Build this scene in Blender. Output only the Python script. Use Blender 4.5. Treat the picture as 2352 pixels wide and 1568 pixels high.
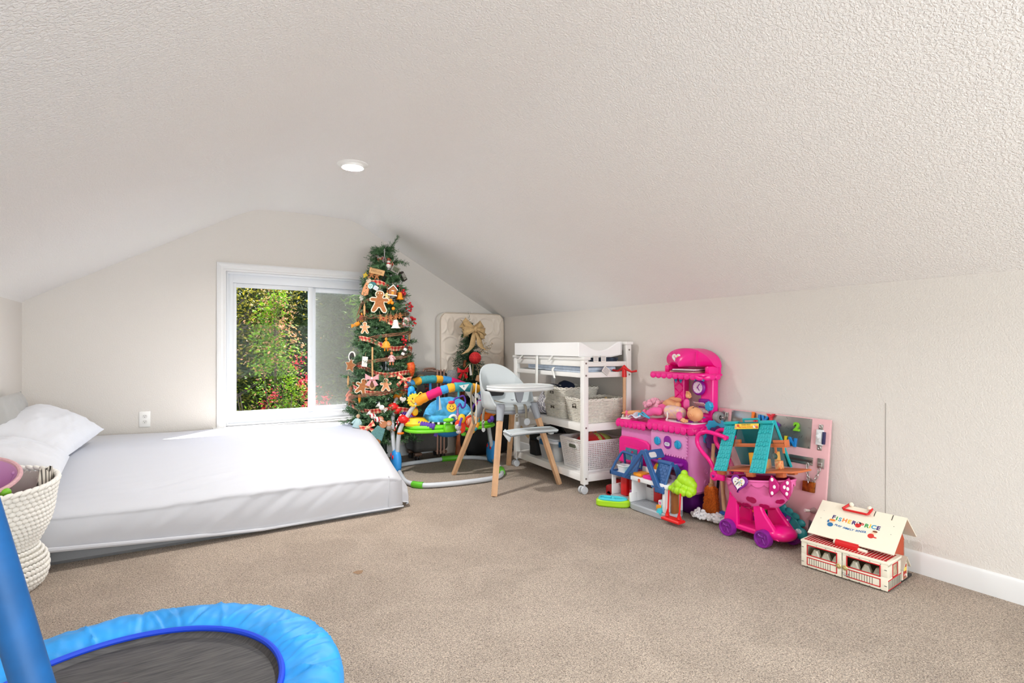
import bpy, bmesh, math, random
from math import sin, cos, pi, radians, sqrt, atan2, hypot
from mathutils import Vector, Matrix, Euler, noise as mnoise

# ------------------------------------------------------------------ scene, camera, light, exposure
scene = bpy.context.scene
COL = scene.collection
for o in list(bpy.data.objects):
    bpy.data.objects.remove(o)
random.seed(7)

EYE = 1.08
cam_data = bpy.data.cameras.new('camera')
cam_data.sensor_width = 36.0
cam_data.lens = 36.0 * 1245 / 2352
cam_data.shift_y = 13 / 2352
cam_data.clip_start = 0.05
cam = bpy.data.objects.new('camera', cam_data)
cam.location = (0, 0, EYE)
cam.rotation_euler = (radians(90), 0, -radians(31.6024))
COL.objects.link(cam)
scene.camera = cam

vs = scene.view_settings
vs.view_transform = 'Standard'
vs.look = 'None'
vs.exposure = 0.38
vs.gamma = 1.0
vs.use_curve_mapping = False
scene.cycles.max_bounces = 10
scene.cycles.diffuse_bounces = 6
scene.cycles.transparent_max_bounces = 16
scene.cycles.caustics_reflective = False
scene.cycles.caustics_refractive = False
scene.cycles.sample_clamp_indirect = 4.0

world = bpy.data.worlds.new('world')
scene.world = world
world.use_nodes = True
wn = world.node_tree.nodes
wl = world.node_tree.links
sky = wn.new('ShaderNodeTexSky')
sky.sky_type = 'NISHITA'
sky.sun_disc = False
sky.sun_elevation = radians(58)
sky.sun_rotation = radians(30)
wn['Background'].inputs[1].default_value = 0.8
wl.new(sky.outputs[0], wn['Background'].inputs[0])

def add_light(name, kind, loc, rot, energy, color=(1, 1, 1), **kw):
    d = bpy.data.lights.new(name, kind)
    d.energy = energy
    d.color = color
    for k, v in kw.items():
        setattr(d, k, v)
    o = bpy.data.objects.new(name, d)
    o.location = loc
    o.rotation_euler = rot
    COL.objects.link(o)
    return o

def aim(v):
    return Vector(v).to_track_quat('-Z', 'Y').to_euler()

# sun high over the garden, coming in steeply through the gable window
add_light('sun', 'SUN', (4, 12, 9), aim((-0.42, -0.36, -0.84)), 14.0, (1.0, 0.95, 0.86), angle=radians(0.6))
# added fill light behind the camera, standing before the closed front gable
add_light('fill_front_gable', 'AREA', (1.03, -2.45, 1.0), aim((0.0, 1, -0.03)), 96, (0.87, 0.955, 1.0),
          shape='RECTANGLE', size=3.2, size_y=1.15)
# the recessed ceiling lamp in view, then two unseen lights added as fill
for ly, le, lc, lsp in ((3.62, 25, (1.0, 0.975, 0.935), 145), (1.1, 13, (0.90, 0.965, 1.0), 125), (-1.2, 8, (0.90, 0.965, 1.0), 125)):
    add_light('lamp_and_fill_light', 'AREA', (0.985, ly, 2.279), (0, 0, 0), le, lc, shape='DISK', size=0.13, spread=radians(lsp))

# ------------------------------------------------------------------ materials
def lin(c):
    out = []
    for v in c[:3]:
        v = v / 255.0
        out.append(v / 12.92 if v <= 0.04045 else ((v + 0.055) / 1.055) ** 2.4)
    return (out[0], out[1], out[2], 1.0)

_mats = {}
def M(name, col=(200, 200, 200), rough=0.5, metal=0.0, var=0.0, vscale=40, bump=0.0, bscale=80, bdist=0.004,
      coat=0.0, trans=0.0, alpha=1.0, sheen=0.0, spec=0.5, emit=None, estr=0.0, col2=None, detail=3, sss=0.0):
    if name in _mats:
        return _mats[name]
    m = bpy.data.materials.new(name)
    m.use_nodes = True
    nt = m.node_tree
    b = nt.nodes['Principled BSDF']
    c = lin(col)
    b.inputs['Base Color'].default_value = c
    b.inputs['Roughness'].default_value = rough
    b.inputs['Metallic'].default_value = metal
    b.inputs['Coat Weight'].default_value = coat
    b.inputs['Transmission Weight'].default_value = trans
    b.inputs['Alpha'].default_value = alpha
    b.inputs['Sheen Weight'].default_value = sheen
    b.inputs['Specular IOR Level'].default_value = spec
    if sss:
        b.inputs['Subsurface Weight'].default_value = sss
        b.inputs['Subsurface Radius'].default_value = (0.01, 0.005, 0.004)
    if emit:
        b.inputs['Emission Color'].default_value = lin(emit)
        b.inputs['Emission Strength'].default_value = estr
    if var or bump:
        tc = nt.nodes.new('ShaderNodeTexCoord')
    if var:
        n = nt.nodes.new('ShaderNodeTexNoise')
        n.inputs['Scale'].default_value = vscale
        n.inputs['Detail'].default_value = detail
        nt.links.new(tc.outputs['Object'], n.inputs['Vector'])
        r = nt.nodes.new('ShaderNodeValToRGB')
        r.color_ramp.elements[0].position = 0.32
        r.color_ramp.elements[1].position = 0.68
        c2 = lin(col2) if col2 else tuple(min(1, v * (1 + var)) for v in c[:3]) + (1,)
        c1 = c if col2 else tuple(v * (1 - var) for v in c[:3]) + (1,)
        r.color_ramp.elements[0].color = c1
        r.color_ramp.elements[1].color = c2
        nt.links.new(n.outputs['Fac'], r.inputs[0])
        nt.links.new(r.outputs[0], b.inputs['Base Color'])
    if bump:
        n = nt.nodes.new('ShaderNodeTexNoise')
        n.inputs['Scale'].default_value = bscale
        n.inputs['Detail'].default_value = detail
        nt.links.new(tc.outputs['Object'], n.inputs['Vector'])
        bp = nt.nodes.new('ShaderNodeBump')
        bp.inputs['Strength'].default_value = bump
        bp.inputs['Distance'].default_value = bdist
        nt.links.new(n.outputs['Fac'], bp.inputs['Height'])
        nt.links.new(bp.outputs[0], b.inputs['Normal'])
    _mats[name] = m
    return m

def leaf_mat(name, col, col2, vscale=3.0, transl=0.4, rough=0.55):
    if name in _mats:
        return _mats[name]
    m = M(name, col, rough, var=0.5, vscale=vscale, col2=col2, detail=4, spec=0.25)
    nt = m.node_tree
    b = nt.nodes['Principled BSDF']
    out = nt.nodes['Material Output']
    ramp = [n for n in nt.nodes if n.type == 'VALTORGB'][0]
    t = nt.nodes.new('ShaderNodeBsdfTranslucent')
    nt.links.new(ramp.outputs[0], t.inputs[0])
    mx = nt.nodes.new('ShaderNodeMixShader')
    mx.inputs[0].default_value = transl
    nt.links.new(b.outputs[0], mx.inputs[1])
    nt.links.new(t.outputs[0], mx.inputs[2])
    nt.links.new(mx.outputs[0], out.inputs[0])
    return m

def clear_mat(name, col, k):
    m = bpy.data.materials.new(name); m.use_nodes = True
    nt = m.node_tree; b = nt.nodes['Principled BSDF']; b.inputs['Base Color'].default_value = lin(col); b.inputs['Roughness'].default_value = 0.2
    tr = nt.nodes.new('ShaderNodeBsdfTransparent'); mx = nt.nodes.new('ShaderNodeMixShader'); mx.inputs[0].default_value = k
    nt.links.new(tr.outputs[0], mx.inputs[1]); nt.links.new(b.outputs[0], mx.inputs[2]); nt.links.new(mx.outputs[0], nt.nodes['Material Output'].inputs[0])
    return m

def checker_mat(name, a, b_, c_, size):
    """woven gingham: two crossing stripes"""
    if name in _mats:
        return _mats[name]
    m = M(name, a, 0.85)
    nt = m.node_tree
    bs = nt.nodes['Principled BSDF']
    tc = nt.nodes.new('ShaderNodeTexCoord')
    sep = nt.nodes.new('ShaderNodeSeparateXYZ')
    nt.links.new(tc.outputs['UV'], sep.inputs[0])
    vals = []
    for k in (0, 1):
        mu = nt.nodes.new('ShaderNodeMath'); mu.operation = 'MULTIPLY'; mu.inputs[1].default_value = 1.0 / size
        nt.links.new(sep.outputs[k], mu.inputs[0])
        fr = nt.nodes.new('ShaderNodeMath'); fr.operation = 'FRACT'
        nt.links.new(mu.outputs[0], fr.inputs[0])
        gt = nt.nodes.new('ShaderNodeMath'); gt.operation = 'GREATER_THAN'; gt.inputs[1].default_value = 0.5
        nt.links.new(fr.outputs[0], gt.inputs[0])
        vals.append(gt)
    ad = nt.nodes.new('ShaderNodeMath'); ad.operation = 'ADD'
    nt.links.new(vals[0].outputs[0], ad.inputs[0]); nt.links.new(vals[1].outputs[0], ad.inputs[1])
    hf = nt.nodes.new('ShaderNodeMath'); hf.operation = 'MULTIPLY'; hf.inputs[1].default_value = 0.5
    nt.links.new(ad.outputs[0], hf.inputs[0])
    r = nt.nodes.new('ShaderNodeValToRGB'); r.color_ramp.interpolation = 'CONSTANT'
    e = r.color_ramp.elements
    e[0].position = 0.0; e[0].color = lin(a)
    e[1].position = 0.4; e[1].color = lin(b_)
    x = e.new(0.8); x.color = lin(c_)
    nt.links.new(hf.outputs[0], r.inputs[0])
    nt.links.new(r.outputs[0], bs.inputs['Base Color'])
    return m

# ------------------------------------------------------------------ mesh builder
class MB:
    def __init__(self):
        self.v = []; self.f = []; self.m = []; self.uv = {}
    def add(self, vs, fs, m=0, mtx=None):
        o = len(self.v)
        if mtx is not None:
            vs = [mtx @ Vector(p) for p in vs]
        self.v += [tuple(p) for p in vs]
        for f in fs:
            self.f.append([i + o for i in f]); self.m.append(m)
        return self
    def box(self, c, s, rot=None, bev=0.0, m=0, seg=2, mtx=None):
        bm = bmesh.new()
        bmesh.ops.create_cube(bm, size=1.0)
        for v in bm.verts:
            v.co = Vector((v.co.x * s[0], v.co.y * s[1], v.co.z * s[2]))
        if bev > 0:
            bmesh.ops.bevel(bm, geom=list(bm.edges), offset=min(bev, min(s) * 0.49), segments=seg, profile=0.5, affect='EDGES')
        R = Matrix.Translation(c) @ (Euler(rot).to_matrix().to_4x4() if rot else Matrix.Identity(4))
        if mtx is not None:
            R = mtx @ R
        bm.verts.index_update()
        self.add([v.co for v in bm.verts], [[v.index for v in f.verts] for f in bm.faces], m, R)
        bm.free()
        return self
    def bb(self, a, b, bev=0.0, m=0, seg=2, mtx=None):
        return self.box([(a[i] + b[i]) / 2 for i in range(3)], [abs(b[i] - a[i]) for i in range(3)], None, bev, m, seg, mtx)
    def tube(self, pts, r, n=10, closed=False, m=0, cap=True, mtx=None, flat=None):
        P = [Vector(p) for p in pts]; N = len(P)
        rr = r if isinstance(r, (list, tuple)) else [r] * N
        T = []
        for i in range(N):
            if closed:
                t = P[(i + 1) % N] - P[(i - 1) % N]
            else:
                t = P[min(i + 1, N - 1)] - P[max(i - 1, 0)]
            if t.length < 1e-9:
                t = Vector((0, 0, 1))
            T.append(t.normalized())
        up = Vector((0, 0, 1)) if abs(T[0].z) < 0.9 else Vector((1, 0, 0))
        a = T[0].cross(up).normalized()
        vs = []; fs = []
        for i in range(N):
            a = a - T[i] * a.dot(T[i])
            if a.length < 1e-6:
                a = T[i].orthogonal()
            a.normalize(); b = T[i].cross(a)
            for k in range(n):
                t = 2 * pi * k / n
                vs.append(P[i] + (a * cos(t) + b * sin(t) * (flat if flat else 1.0)) * rr[i])
        for i in range(N if closed else N - 1):
            j = (i + 1) % N
            for k in range(n):
                k2 = (k + 1) % n
                fs.append([i * n + k, i * n + k2, j * n + k2, j * n + k])
        if cap and not closed:
            fs.append(list(range(n))[::-1]); fs.append([(N - 1) * n + k for k in range(n)])
        return self.add(vs, fs, m, mtx)
    def cyl(self, a, b, r, r2=None, n=16, m=0, cap=True, mtx=None):
        return self.tube([a, b], [r, r if r2 is None else r2], n, False, m, cap, mtx)
    def lathe(self, prof, n=24, c=(0, 0, 0), m=0, mtx=None, sx=1.0, sy=1.0, a0=0.0, a1=2 * pi, cap=False):
        full = abs(a1 - a0 - 2 * pi) < 1e-6
        vs = []; fs = []
        cols = n if full else n + 1
        for (r, z) in prof:
            for k in range(cols):
                t = a0 + (a1 - a0) * k / n
                vs.append((c[0] + r * cos(t) * sx, c[1] + r * sin(t) * sy, c[2] + z))
        for i in range(len(prof) - 1):
            for k in range(n):
                k2 = (k + 1) % cols
                fs.append([i * cols + k, i * cols + k2, (i + 1) * cols + k2, (i + 1) * cols + k])
        if cap:
            fs.append([k for k in range(cols)][::-1]); fs.append([(len(prof) - 1) * cols + k for k in range(cols)])
        return self.add(vs, fs, m, mtx)
    def ell(self, c, r, n=16, m=0, mtx=None, rot=None, rings=None, p=1.0):
        if not isinstance(r, (list, tuple)):
            r = (r, r, r)
        rg = rings or max(5, n // 2)
        vs = [(0, 0, 1)]; fs = []
        def sp(x):
            return math.copysign(abs(x) ** p, x)
        for i in range(1, rg):
            a = pi * i / rg
            for k in range(n):
                t = 2 * pi * k / n
                vs.append((sp(sin(a)) * sp(cos(t)), sp(sin(a)) * sp(sin(t)), sp(cos(a))))
        vs.append((0, 0, -1))
        for k in range(n):
            fs.append([0, 1 + k, 1 + (k + 1) % n])
            fs.append([len(vs) - 1, 1 + (rg - 2) * n + (k + 1) % n, 1 + (rg - 2) * n + k])
        for i in range(rg - 2):
            for k in range(n):
                k2 = (k + 1) % n
                fs.append([1 + i * n + k, 1 + (i + 1) * n + k, 1 + (i + 1) * n + k2, 1 + i * n + k2])
        R = Matrix.Translation(c) @ (Euler(rot).to_matrix().to_4x4() if rot else Matrix.Identity(4)) @ Matrix.Diagonal((r[0], r[1], r[2], 1))
        if mtx is not None:
            R = mtx @ R
        return self.add(vs, fs, m, R)
    def prism(self, poly, z0, z1, m=0, mtx=None, bev=0.0):
        """2-D outline (x, y) extruded from z0 to z1; rounded rims when bev > 0"""
        n = len(poly)
        ar = sum(poly[i][0] * poly[(i + 1) % n][1] - poly[(i + 1) % n][0] * poly[i][1] for i in range(n))
        if ar < 0:
            poly = poly[::-1]
        def inset(d):
            out = []
            for i in range(n):
                p0, p, p1 = Vector(poly[i - 1]), Vector(poly[i]), Vector(poly[(i + 1) % n])
                a = (p - p0); b = (p1 - p)
                if a.length < 1e-9 or b.length < 1e-9:
                    out.append(tuple(p)); continue
                a.normalize(); b.normalize()
                na = Vector((-a.y, a.x)); nb = Vector((-b.y, b.x))
                k = na + nb
                if k.length < 1e-6:
                    k = na
                k.normalize()
                q = p + k * d / max(0.5, k.dot(na))
                out.append((q.x, q.y))
            return out
        if bev > 0:
            rings = [(inset(bev), z0), (poly, z0 + bev), (poly, z1 - bev), (inset(bev), z1)]
        else:
            rings = [(poly, z0), (poly, z1)]
        vs = []; fs = []
        for (pl, z) in rings:
            vs += [(p[0], p[1], z) for p in pl]
        for i in range(len(rings) - 1):
            for k in range(n):
                k2 = (k + 1) % n
                fs.append([i * n + k, i * n + k2, (i + 1) * n + k2, (i + 1) * n + k])
        fs.append(list(range(n))[::-1]); fs.append([(len(rings) - 1) * n + k for k in range(n)])
        return self.add(vs, fs, m, mtx)
    def grid(self, fn, nu, nv, cu=False, cv=False, m=0, mtx=None, uvfn=None):
        vs = []; fs = []
        U = nu if cu else nu + 1; V = nv if cv else nv + 1
        for i in range(U):
            for j in range(V):
                vs.append(fn(i / nu, j / nv))
        for i in range(nu):
            for j in range(nv):
                i2 = (i + 1) % U; j2 = (j + 1) % V
                fs.append([i * V + j, i2 * V + j, i2 * V + j2, i * V + j2])
        o = len(self.f)
        self.add(vs, fs, m, mtx)
        if uvfn:
            k = 0
            for i in range(nu):
                for j in range(nv):
                    self.uv[o + k] = [uvfn(i / nu, j / nv), uvfn((i + 1) / nu, j / nv), uvfn((i + 1) / nu, (j + 1) / nv), uvfn(i / nu, (j + 1) / nv)]
                    k += 1
        return self
    def torus(self, c, R, r, n=24, k=8, m=0, mtx=None, axis='Z', sx=1, sy=1):
        pts = []
        for i in range(n):
            t = 2 * pi * i / n
            p = (R * cos(t) * sx, R * sin(t) * sy, 0)
            if axis == 'X': p = (0, p[0], p[1])
            if axis == 'Y': p = (p[0], 0, p[1])
            pts.append((c[0] + p[0], c[1] + p[1], c[2] + p[2]))
        return self.tube(pts, r, k, True, m, mtx=mtx)
    def obj(self, name, mats, parent=None, smooth=38, fixn=True, **props):
        me = bpy.data.meshes.new(name)
        me.from_pydata(self.v, [], self.f)
        if not isinstance(mats, (list, tuple)):
            mats = [mats]
        for mt in mats:
            me.materials.append(mt)
        me.polygons.foreach_set('material_index', self.m)
        if self.uv:
            ul = me.uv_layers.new(name='UVMap')
            for fi, uvs in self.uv.items():
                for li, uv in zip(me.polygons[fi].loop_indices, uvs):
                    ul.data[li].uv = uv
        if fixn:
            bm = bmesh.new(); bm.from_mesh(me)
            bmesh.ops.recalc_face_normals(bm, faces=bm.faces)
            bm.to_mesh(me); bm.free()
        if smooth:
            me.polygons.foreach_set('use_smooth', [True] * len(me.polygons))
            me.set_sharp_from_angle(angle=radians(smooth))
        me.update()
        o = bpy.data.objects.new(name, me)
        COL.objects.link(o)
        if parent is not None:
            o.parent = parent
        for k, v in props.items():
            o[k] = v
        return o

def thing(name, label, cat, loc=(0, 0, 0), rz=0.0, group=None, rot=None):
    o = bpy.data.objects.new(name, None)
    o.empty_display_size = 0.05
    o.location = loc
    o.rotation_euler = rot if rot else (0, 0, rz)
    COL.objects.link(o)
    return tag(o, label, cat, group)

def tag(o, label, cat, group=None):
    o['label'] = label
    o['category'] = cat
    if group:
        o['group'] = group
    return o

def struct(o):
    o['kind'] = 'structure'
    return o

def stuff(o):
    o['kind'] = 'stuff'
    return o

def copy_tree(o, parent=None):
    c = o.copy()
    COL.objects.link(c)
    if parent is not None:
        c.parent = parent
    for ch in list(o.children):
        copy_tree(ch, c)
    return c

def text_poly(s, size, extrude=0.001, align='CENTER', bevel=0.0, shear=0.0, space=1.0, offset=0.0):
    cu = bpy.data.curves.new('lettering', 'FONT')
    cu.body = s
    cu.size = size
    cu.extrude = extrude
    cu.align_x = align
    cu.align_y = 'CENTER'
    cu.shear = shear
    cu.space_character = space
    cu.offset = offset
    cu.bevel_depth = bevel
    cu.resolution_u = 3
    ob = bpy.data.objects.new('lettering', cu)
    me = bpy.data.meshes.new_from_object(ob)
    vs = [tuple(v.co) for v in me.vertices]
    fs = [list(p.vertices) for p in me.polygons]
    bpy.data.objects.remove(ob); bpy.data.curves.remove(cu); bpy.data.meshes.remove(me)
    return vs, fs

def frame(o, x, y):
    """matrix whose local x, y span a plane at o, z is their normal"""
    X = Vector(x).normalized(); Y = Vector(y); Y = (Y - X * Y.dot(X)).normalized(); Z = X.cross(Y)
    return Matrix(((X.x, Y.x, Z.x, o[0]), (X.y, Y.y, Z.y, o[1]), (X.z, Y.z, Z.z, o[2]), (0, 0, 0, 1)))

def circ(r, n=24, c=(0, 0), ry=None, a0=0.0):
    return [(c[0] + r * cos(a0 + 2 * pi * i / n), c[1] + (ry or r) * sin(a0 + 2 * pi * i / n)) for i in range(n)]

def rrect(w, h, r, n=5, c=(0, 0)):
    out = []
    for (sx, sy, a) in ((1, 1, 0), (-1, 1, 90), (-1, -1, 180), (1, -1, 270)):
        for k in range(n + 1):
            t = radians(a + 90 * k / n)
            out.append((c[0] + sx * (w / 2 - r) + r * cos(t), c[1] + sy * (h / 2 - r) + r * sin(t)))
    return out

def heart(s, n=28, c=(0, 0)):
    out = []
    for i in range(n):
        t = 2 * pi * i / n
        out.append((c[0] + s * sin(t) ** 3, c[1] + s / 16.0 * (13 * cos(t) - 5 * cos(2 * t) - 2 * cos(3 * t) - cos(4 * t) + 1.5)))
    return out[::-1]

def arc(c, r, a0, a1, n=10, plane='XZ', ry=None):
    out = []
    for i in range(n + 1):
        t = radians(a0 + (a1 - a0) * i / n)
        p = (r * cos(t), (ry or r) * sin(t))
        if plane == 'XZ': out.append((c[0] + p[0], c[1], c[2] + p[1]))
        elif plane == 'YZ': out.append((c[0], c[1] + p[0], c[2] + p[1]))
        else: out.append((c[0] + p[0], c[1] + p[1], c[2]))
    return out

def spline(pts, n=6):
    """Catmull-Rom through pts"""
    P = [Vector(p) for p in pts]; out = []
    for i in range(len(P) - 1):
        p0 = P[max(i - 1, 0)]; p1 = P[i]; p2 = P[i + 1]; p3 = P[min(i + 2, len(P) - 1)]
        for k in range(n):
            t = k / n
            out.append(0.5 * ((2 * p1) + (-p0 + p2) * t + (2 * p0 - 5 * p1 + 4 * p2 - p3) * t * t + (-p0 + 3 * p1 - 3 * p2 + p3) * t ** 3))
    out.append(P[-1])
    return out

def ribbon(mb, pts, w, nrm, t=0.0015, m=0, k=1.0, wob=0.0):
    """flat strip following pts, lying along direction w (vector per point or one), uv in metres"""
    P = [Vector(p) for p in pts]; L = [0.0]
    for i in range(1, len(P)):
        L.append(L[-1] + (P[i] - P[i - 1]).length)
    W = w if isinstance(w, list) else [Vector(w)] * len(P)
    W = [Vector(x) for x in W]
    wid = max(x.length for x in W)
    n = len(P) - 1
    def fn(u, v):
        i = min(n, int(round(u * n)))
        return P[i] + W[i] * (v - 0.5)
    def uv(u, v):
        return (L[min(n, int(round(u * n)))], v * wid)
    mb.grid(fn, n, 2, m=m, uvfn=uv)
    return mb

# shared materials
WHITE_PAINT = M('white_painted_wood', (230, 230, 230), 0.42, bump=0.05, bscale=60)
CHROME = M('chrome', (205, 205, 208), 0.18, 1.0)
BLACK_PL = M('black_plastic', (22, 22, 24), 0.45)
# ------------------------------------------------------------------ room shell
XL, XR, YB, YF = -0.962, 3.02, 5.184, -2.6
def wall_material(name, col, bstr, scale):
    m = M(name, col, 0.78, spec=0.25)
    nt = m.node_tree
    b = nt.nodes['Principled BSDF']
    tc = nt.nodes.new('ShaderNodeTexCoord')
    n = nt.nodes.new('ShaderNodeTexNoise'); n.inputs['Scale'].default_value = scale; n.inputs['Detail'].default_value = 2.5
    n.inputs['Distortion'].default_value = 0.6
    nt.links.new(tc.outputs['Object'], n.inputs['Vector'])
    r = nt.nodes.new('ShaderNodeValToRGB')          # knock-down: flattened blobs with valleys between them
    r.color_ramp.elements[0].position = 0.40; r.color_ramp.elements[1].position = 0.58
    nt.links.new(n.outputs['Fac'], r.inputs[0])
    n2 = nt.nodes.new('ShaderNodeTexNoise'); n2.inputs['Scale'].default_value = scale * 4
    nt.links.new(tc.outputs['Object'], n2.inputs['Vector'])
    ad = nt.nodes.new('ShaderNodeMath'); ad.operation = 'MULTIPLY_ADD'; ad.inputs[1].default_value = 0.12
    nt.links.new(n2.outputs['Fac'], ad.inputs[0]); nt.links.new(r.outputs[0], ad.inputs[2])
    bp = nt.nodes.new('ShaderNodeBump'); bp.inputs['Strength'].default_value = bstr; bp.inputs['Distance'].default_value = 0.0022
    nt.links.new(ad.outputs[0], bp.inputs['Height']); nt.links.new(bp.outputs[0], b.inputs['Normal'])
    return m

WALL = wall_material('wall_paint_knockdown', (224, 219, 213), 0.34, 135)
CEIL = wall_material('ceiling_paint_knockdown', (243, 241, 239), 0.7, 112)

# carpet: short twisted pile
CARPET = M('beige_carpet', (176, 158, 140), 0.95, spec=0.08, sheen=0.25)
nt = CARPET.node_tree; b = nt.nodes['Principled BSDF']
tc = nt.nodes.new('ShaderNodeTexCoord')
nA = nt.nodes.new('ShaderNodeTexNoise'); nA.inputs['Scale'].default_value = 215; nA.inputs['Detail'].default_value = 3; nA.inputs['Roughness'].default_value = 0.7; nA.inputs['Distortion'].default_value = 1.2
nB = nt.nodes.new('ShaderNodeTexNoise'); nB.inputs['Scale'].default_value = 2.6; nB.inputs['Detail'].default_value = 4; nB.inputs['Distortion'].default_value = 1.0
nV = nt.nodes.new('ShaderNodeTexVoronoi'); nV.inputs['Scale'].default_value = 170
for q in (nA, nB, nV):
    nt.links.new(tc.outputs['Object'], q.inputs['Vector'])
rA = nt.nodes.new('ShaderNodeValToRGB')
rA.color_ramp.elements[0].position = 0.38; rA.color_ramp.elements[0].color = lin((118, 98, 82))
rA.color_ramp.elements[1].position = 0.60; rA.color_ramp.elements[1].color = lin((238, 217, 196))
nt.links.new(nA.outputs['Fac'], rA.inputs[0])
rB = nt.nodes.new('ShaderNodeValToRGB')            # pile brushed one way or the other
rB.color_ramp.elements[0].position = 0.38; rB.color_ramp.elements[0].color = (0.86, 0.85, 0.84, 1)
rB.color_ramp.elements[1].position = 0.60; rB.color_ramp.elements[1].color = (1.0, 1.0, 1.0, 1)
nt.links.new(nB.outputs['Fac'], rB.inputs[0])
mxc = nt.nodes.new('ShaderNodeMix'); mxc.data_type = 'RGBA'; mxc.blend_type = 'MULTIPLY'; mxc.inputs[0].default_value = 1.0
nt.links.new(rA.outputs[0], mxc.inputs[6]); nt.links.new(rB.outputs[0], mxc.inputs[7])
nt.links.new(mxc.outputs[2], b.inputs['Base Color'])
bp = nt.nodes.new('ShaderNodeBump'); bp.inputs['Strength'].default_value = 0.9; bp.inputs['Distance'].default_value = 0.008
adn = nt.nodes.new('ShaderNodeMath'); adn.operation = 'SUBTRACT'
nt.links.new(nA.outputs['Fac'], adn.inputs[0]); nt.links.new(nV.outputs['Distance'], adn.inputs[1])
nt.links.new(adn.outputs[0], bp.inputs['Height']); nt.links.new(bp.outputs[0], b.inputs['Normal'])

def slab(name, pts, mat):
    return struct(MB().add(pts, [list(range(len(pts)))]).obj(name, mat, smooth=0, fixn=False))

fl = MB()
fl.bb((XL - 0.1, YF - 0.1, -0.05), (XR + 0.1, YB + 0.1, 0.0))
struct(fl.obj('floor', CARPET, smooth=0))
# small brown stain on the carpet in front of the bed
st = MB()
st.grid(lambda u, v: (0.735 + 0.022 * v * cos(2 * pi * u) * (1 + 0.25 * sin(6 * pi * u)), 2.6 + 0.022 * v * sin(2 * pi * u), 0.0012), 20, 2, cu=True)
tag(st.obj('carpet_stain', M('brown_stain', (146, 116, 90), 0.95, var=0.2, vscale=200, bump=0.5, bscale=300), smooth=0), 'small brown stain on the beige carpet in front of the bed', 'stain')

# ceiling: one curved sheet from knee wall to knee wall
def chaikin(P, n):
    for _ in range(n):
        Q = [P[0]]
        for a_, b_ in zip(P[:-1], P[1:]):
            Q.append((a_[0] * 0.75 + b_[0] * 0.25, a_[1] * 0.75 + b_[1] * 0.25)); Q.append((a_[0] * 0.25 + b_[0] * 0.75, a_[1] * 0.25 + b_[1] * 0.75))
        P = Q + [P[-1]]
    return P
dense = chaikin([(XL - 0.02, 1.36), (XL, 1.405), (XL + 0.05, 1.439), (0.30, 2.137), (0.52, 2.258), (0.66, 2.290), (1.36, 2.295), (1.50, 2.245), (1.75, 2.098), (2.95, 1.443), (XR, 1.404), (XR + 0.03, 1.39)], 3)
_d = []
for a_, b_ in zip(dense[:-1], dense[1:]):
    k = max(1, int(hypot(b_[0] - a_[0], b_[1] - a_[1]) / 0.03))
    _d += [(a_[0] + (b_[0] - a_[0]) * i / k, a_[1] + (b_[1] - a_[1]) * i / k) for i in range(k)]
dense = _d + [dense[-1]]
ce = MB()
ce.grid(lambda u, v: (dense[int(round(u * (len(dense) - 1)))][0], YF + (YB - YF) * v, dense[int(round(u * (len(dense) - 1)))][1]), len(dense) - 1, 1)
off = len(ce.v)
ce.grid(lambda u, v: (dense[int(round(u * (len(dense) - 1)))][0], YF + (YB - YF) * v, dense[int(round(u * (len(dense) - 1)))][1] + 0.12), len(dense) - 1, 1)
struct(ce.obj('ceiling', CEIL, smooth=75, fixn=False))
lw = MB(); lw.bb((XL - 0.12, YF - 0.12, 0), (XL, YB + 0.14, 1.40)); struct(lw.obj('wall_left', WALL, smooth=0))
rw = MB(); rw.bb((XR, YF - 0.12, 0), (XR + 0.12, YB + 0.14, 1.405)); struct(rw.obj('wall_right', WALL, smooth=0))
sm = MB(); sm.bb((XR - 0.0012, 1.3325, 0.1), (XR + 0.01, 1.3345, 0.80)); struct(sm.obj('trim_2', M('wall_seam', (150, 145, 138), 0.8), smooth=0))

WX0, WX1, WZ0, WZ1 = 0.343, 1.757, 0.405, 1.726
def zc(x):
    for i in range(len(dense) - 1):
        if dense[i][0] <= x <= dense[i + 1][0] and dense[i + 1][0] > dense[i][0]:
            t = (x - dense[i][0]) / (dense[i + 1][0] - dense[i][0])
            return dense[i][1] + t * (dense[i + 1][1] - dense[i][1])
    return 1.39
def gable(name, y0, y1, hole):
    g = MB()
    xs = [XL - 0.02] + [XL + (XR - XL) * i / 60 for i in range(61)] + [XR + 0.02]
    if hole:
        xs = sorted(set(xs + [WX0, WX1]))
    for a, b_ in zip(xs[:-1], xs[1:]):
        za = zc(min(max(a, XL), XR)) + 0.02; zb = zc(min(max(b_, XL), XR)) + 0.02
        spans = [(0, 0, za, zb)]
        if hole and a >= WX0 - 1e-6 and b_ <= WX1 + 1e-6:
            spans = [(0, 0, WZ0, WZ0), (WZ1, WZ1, za, zb)]
        for (l0, l1, h0, h1) in spans:
            g.add([(a, y0, l0), (b_, y0, l1), (b_, y0, h1), (a, y0, h0), (a, y1, l0), (b_, y1, l1), (b_, y1, h1), (a, y1, h0)],
                  [[0, 1, 2, 3], [5, 4, 7, 6], [3, 2, 6, 7], [0, 4, 5, 1]])
    return struct(g.obj(name, WALL, smooth=0, fixn=False))
gable('wall_back', YB, YB + 0.14, True)
gable('wall_front', YF - 0.12, YF, False)

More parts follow.
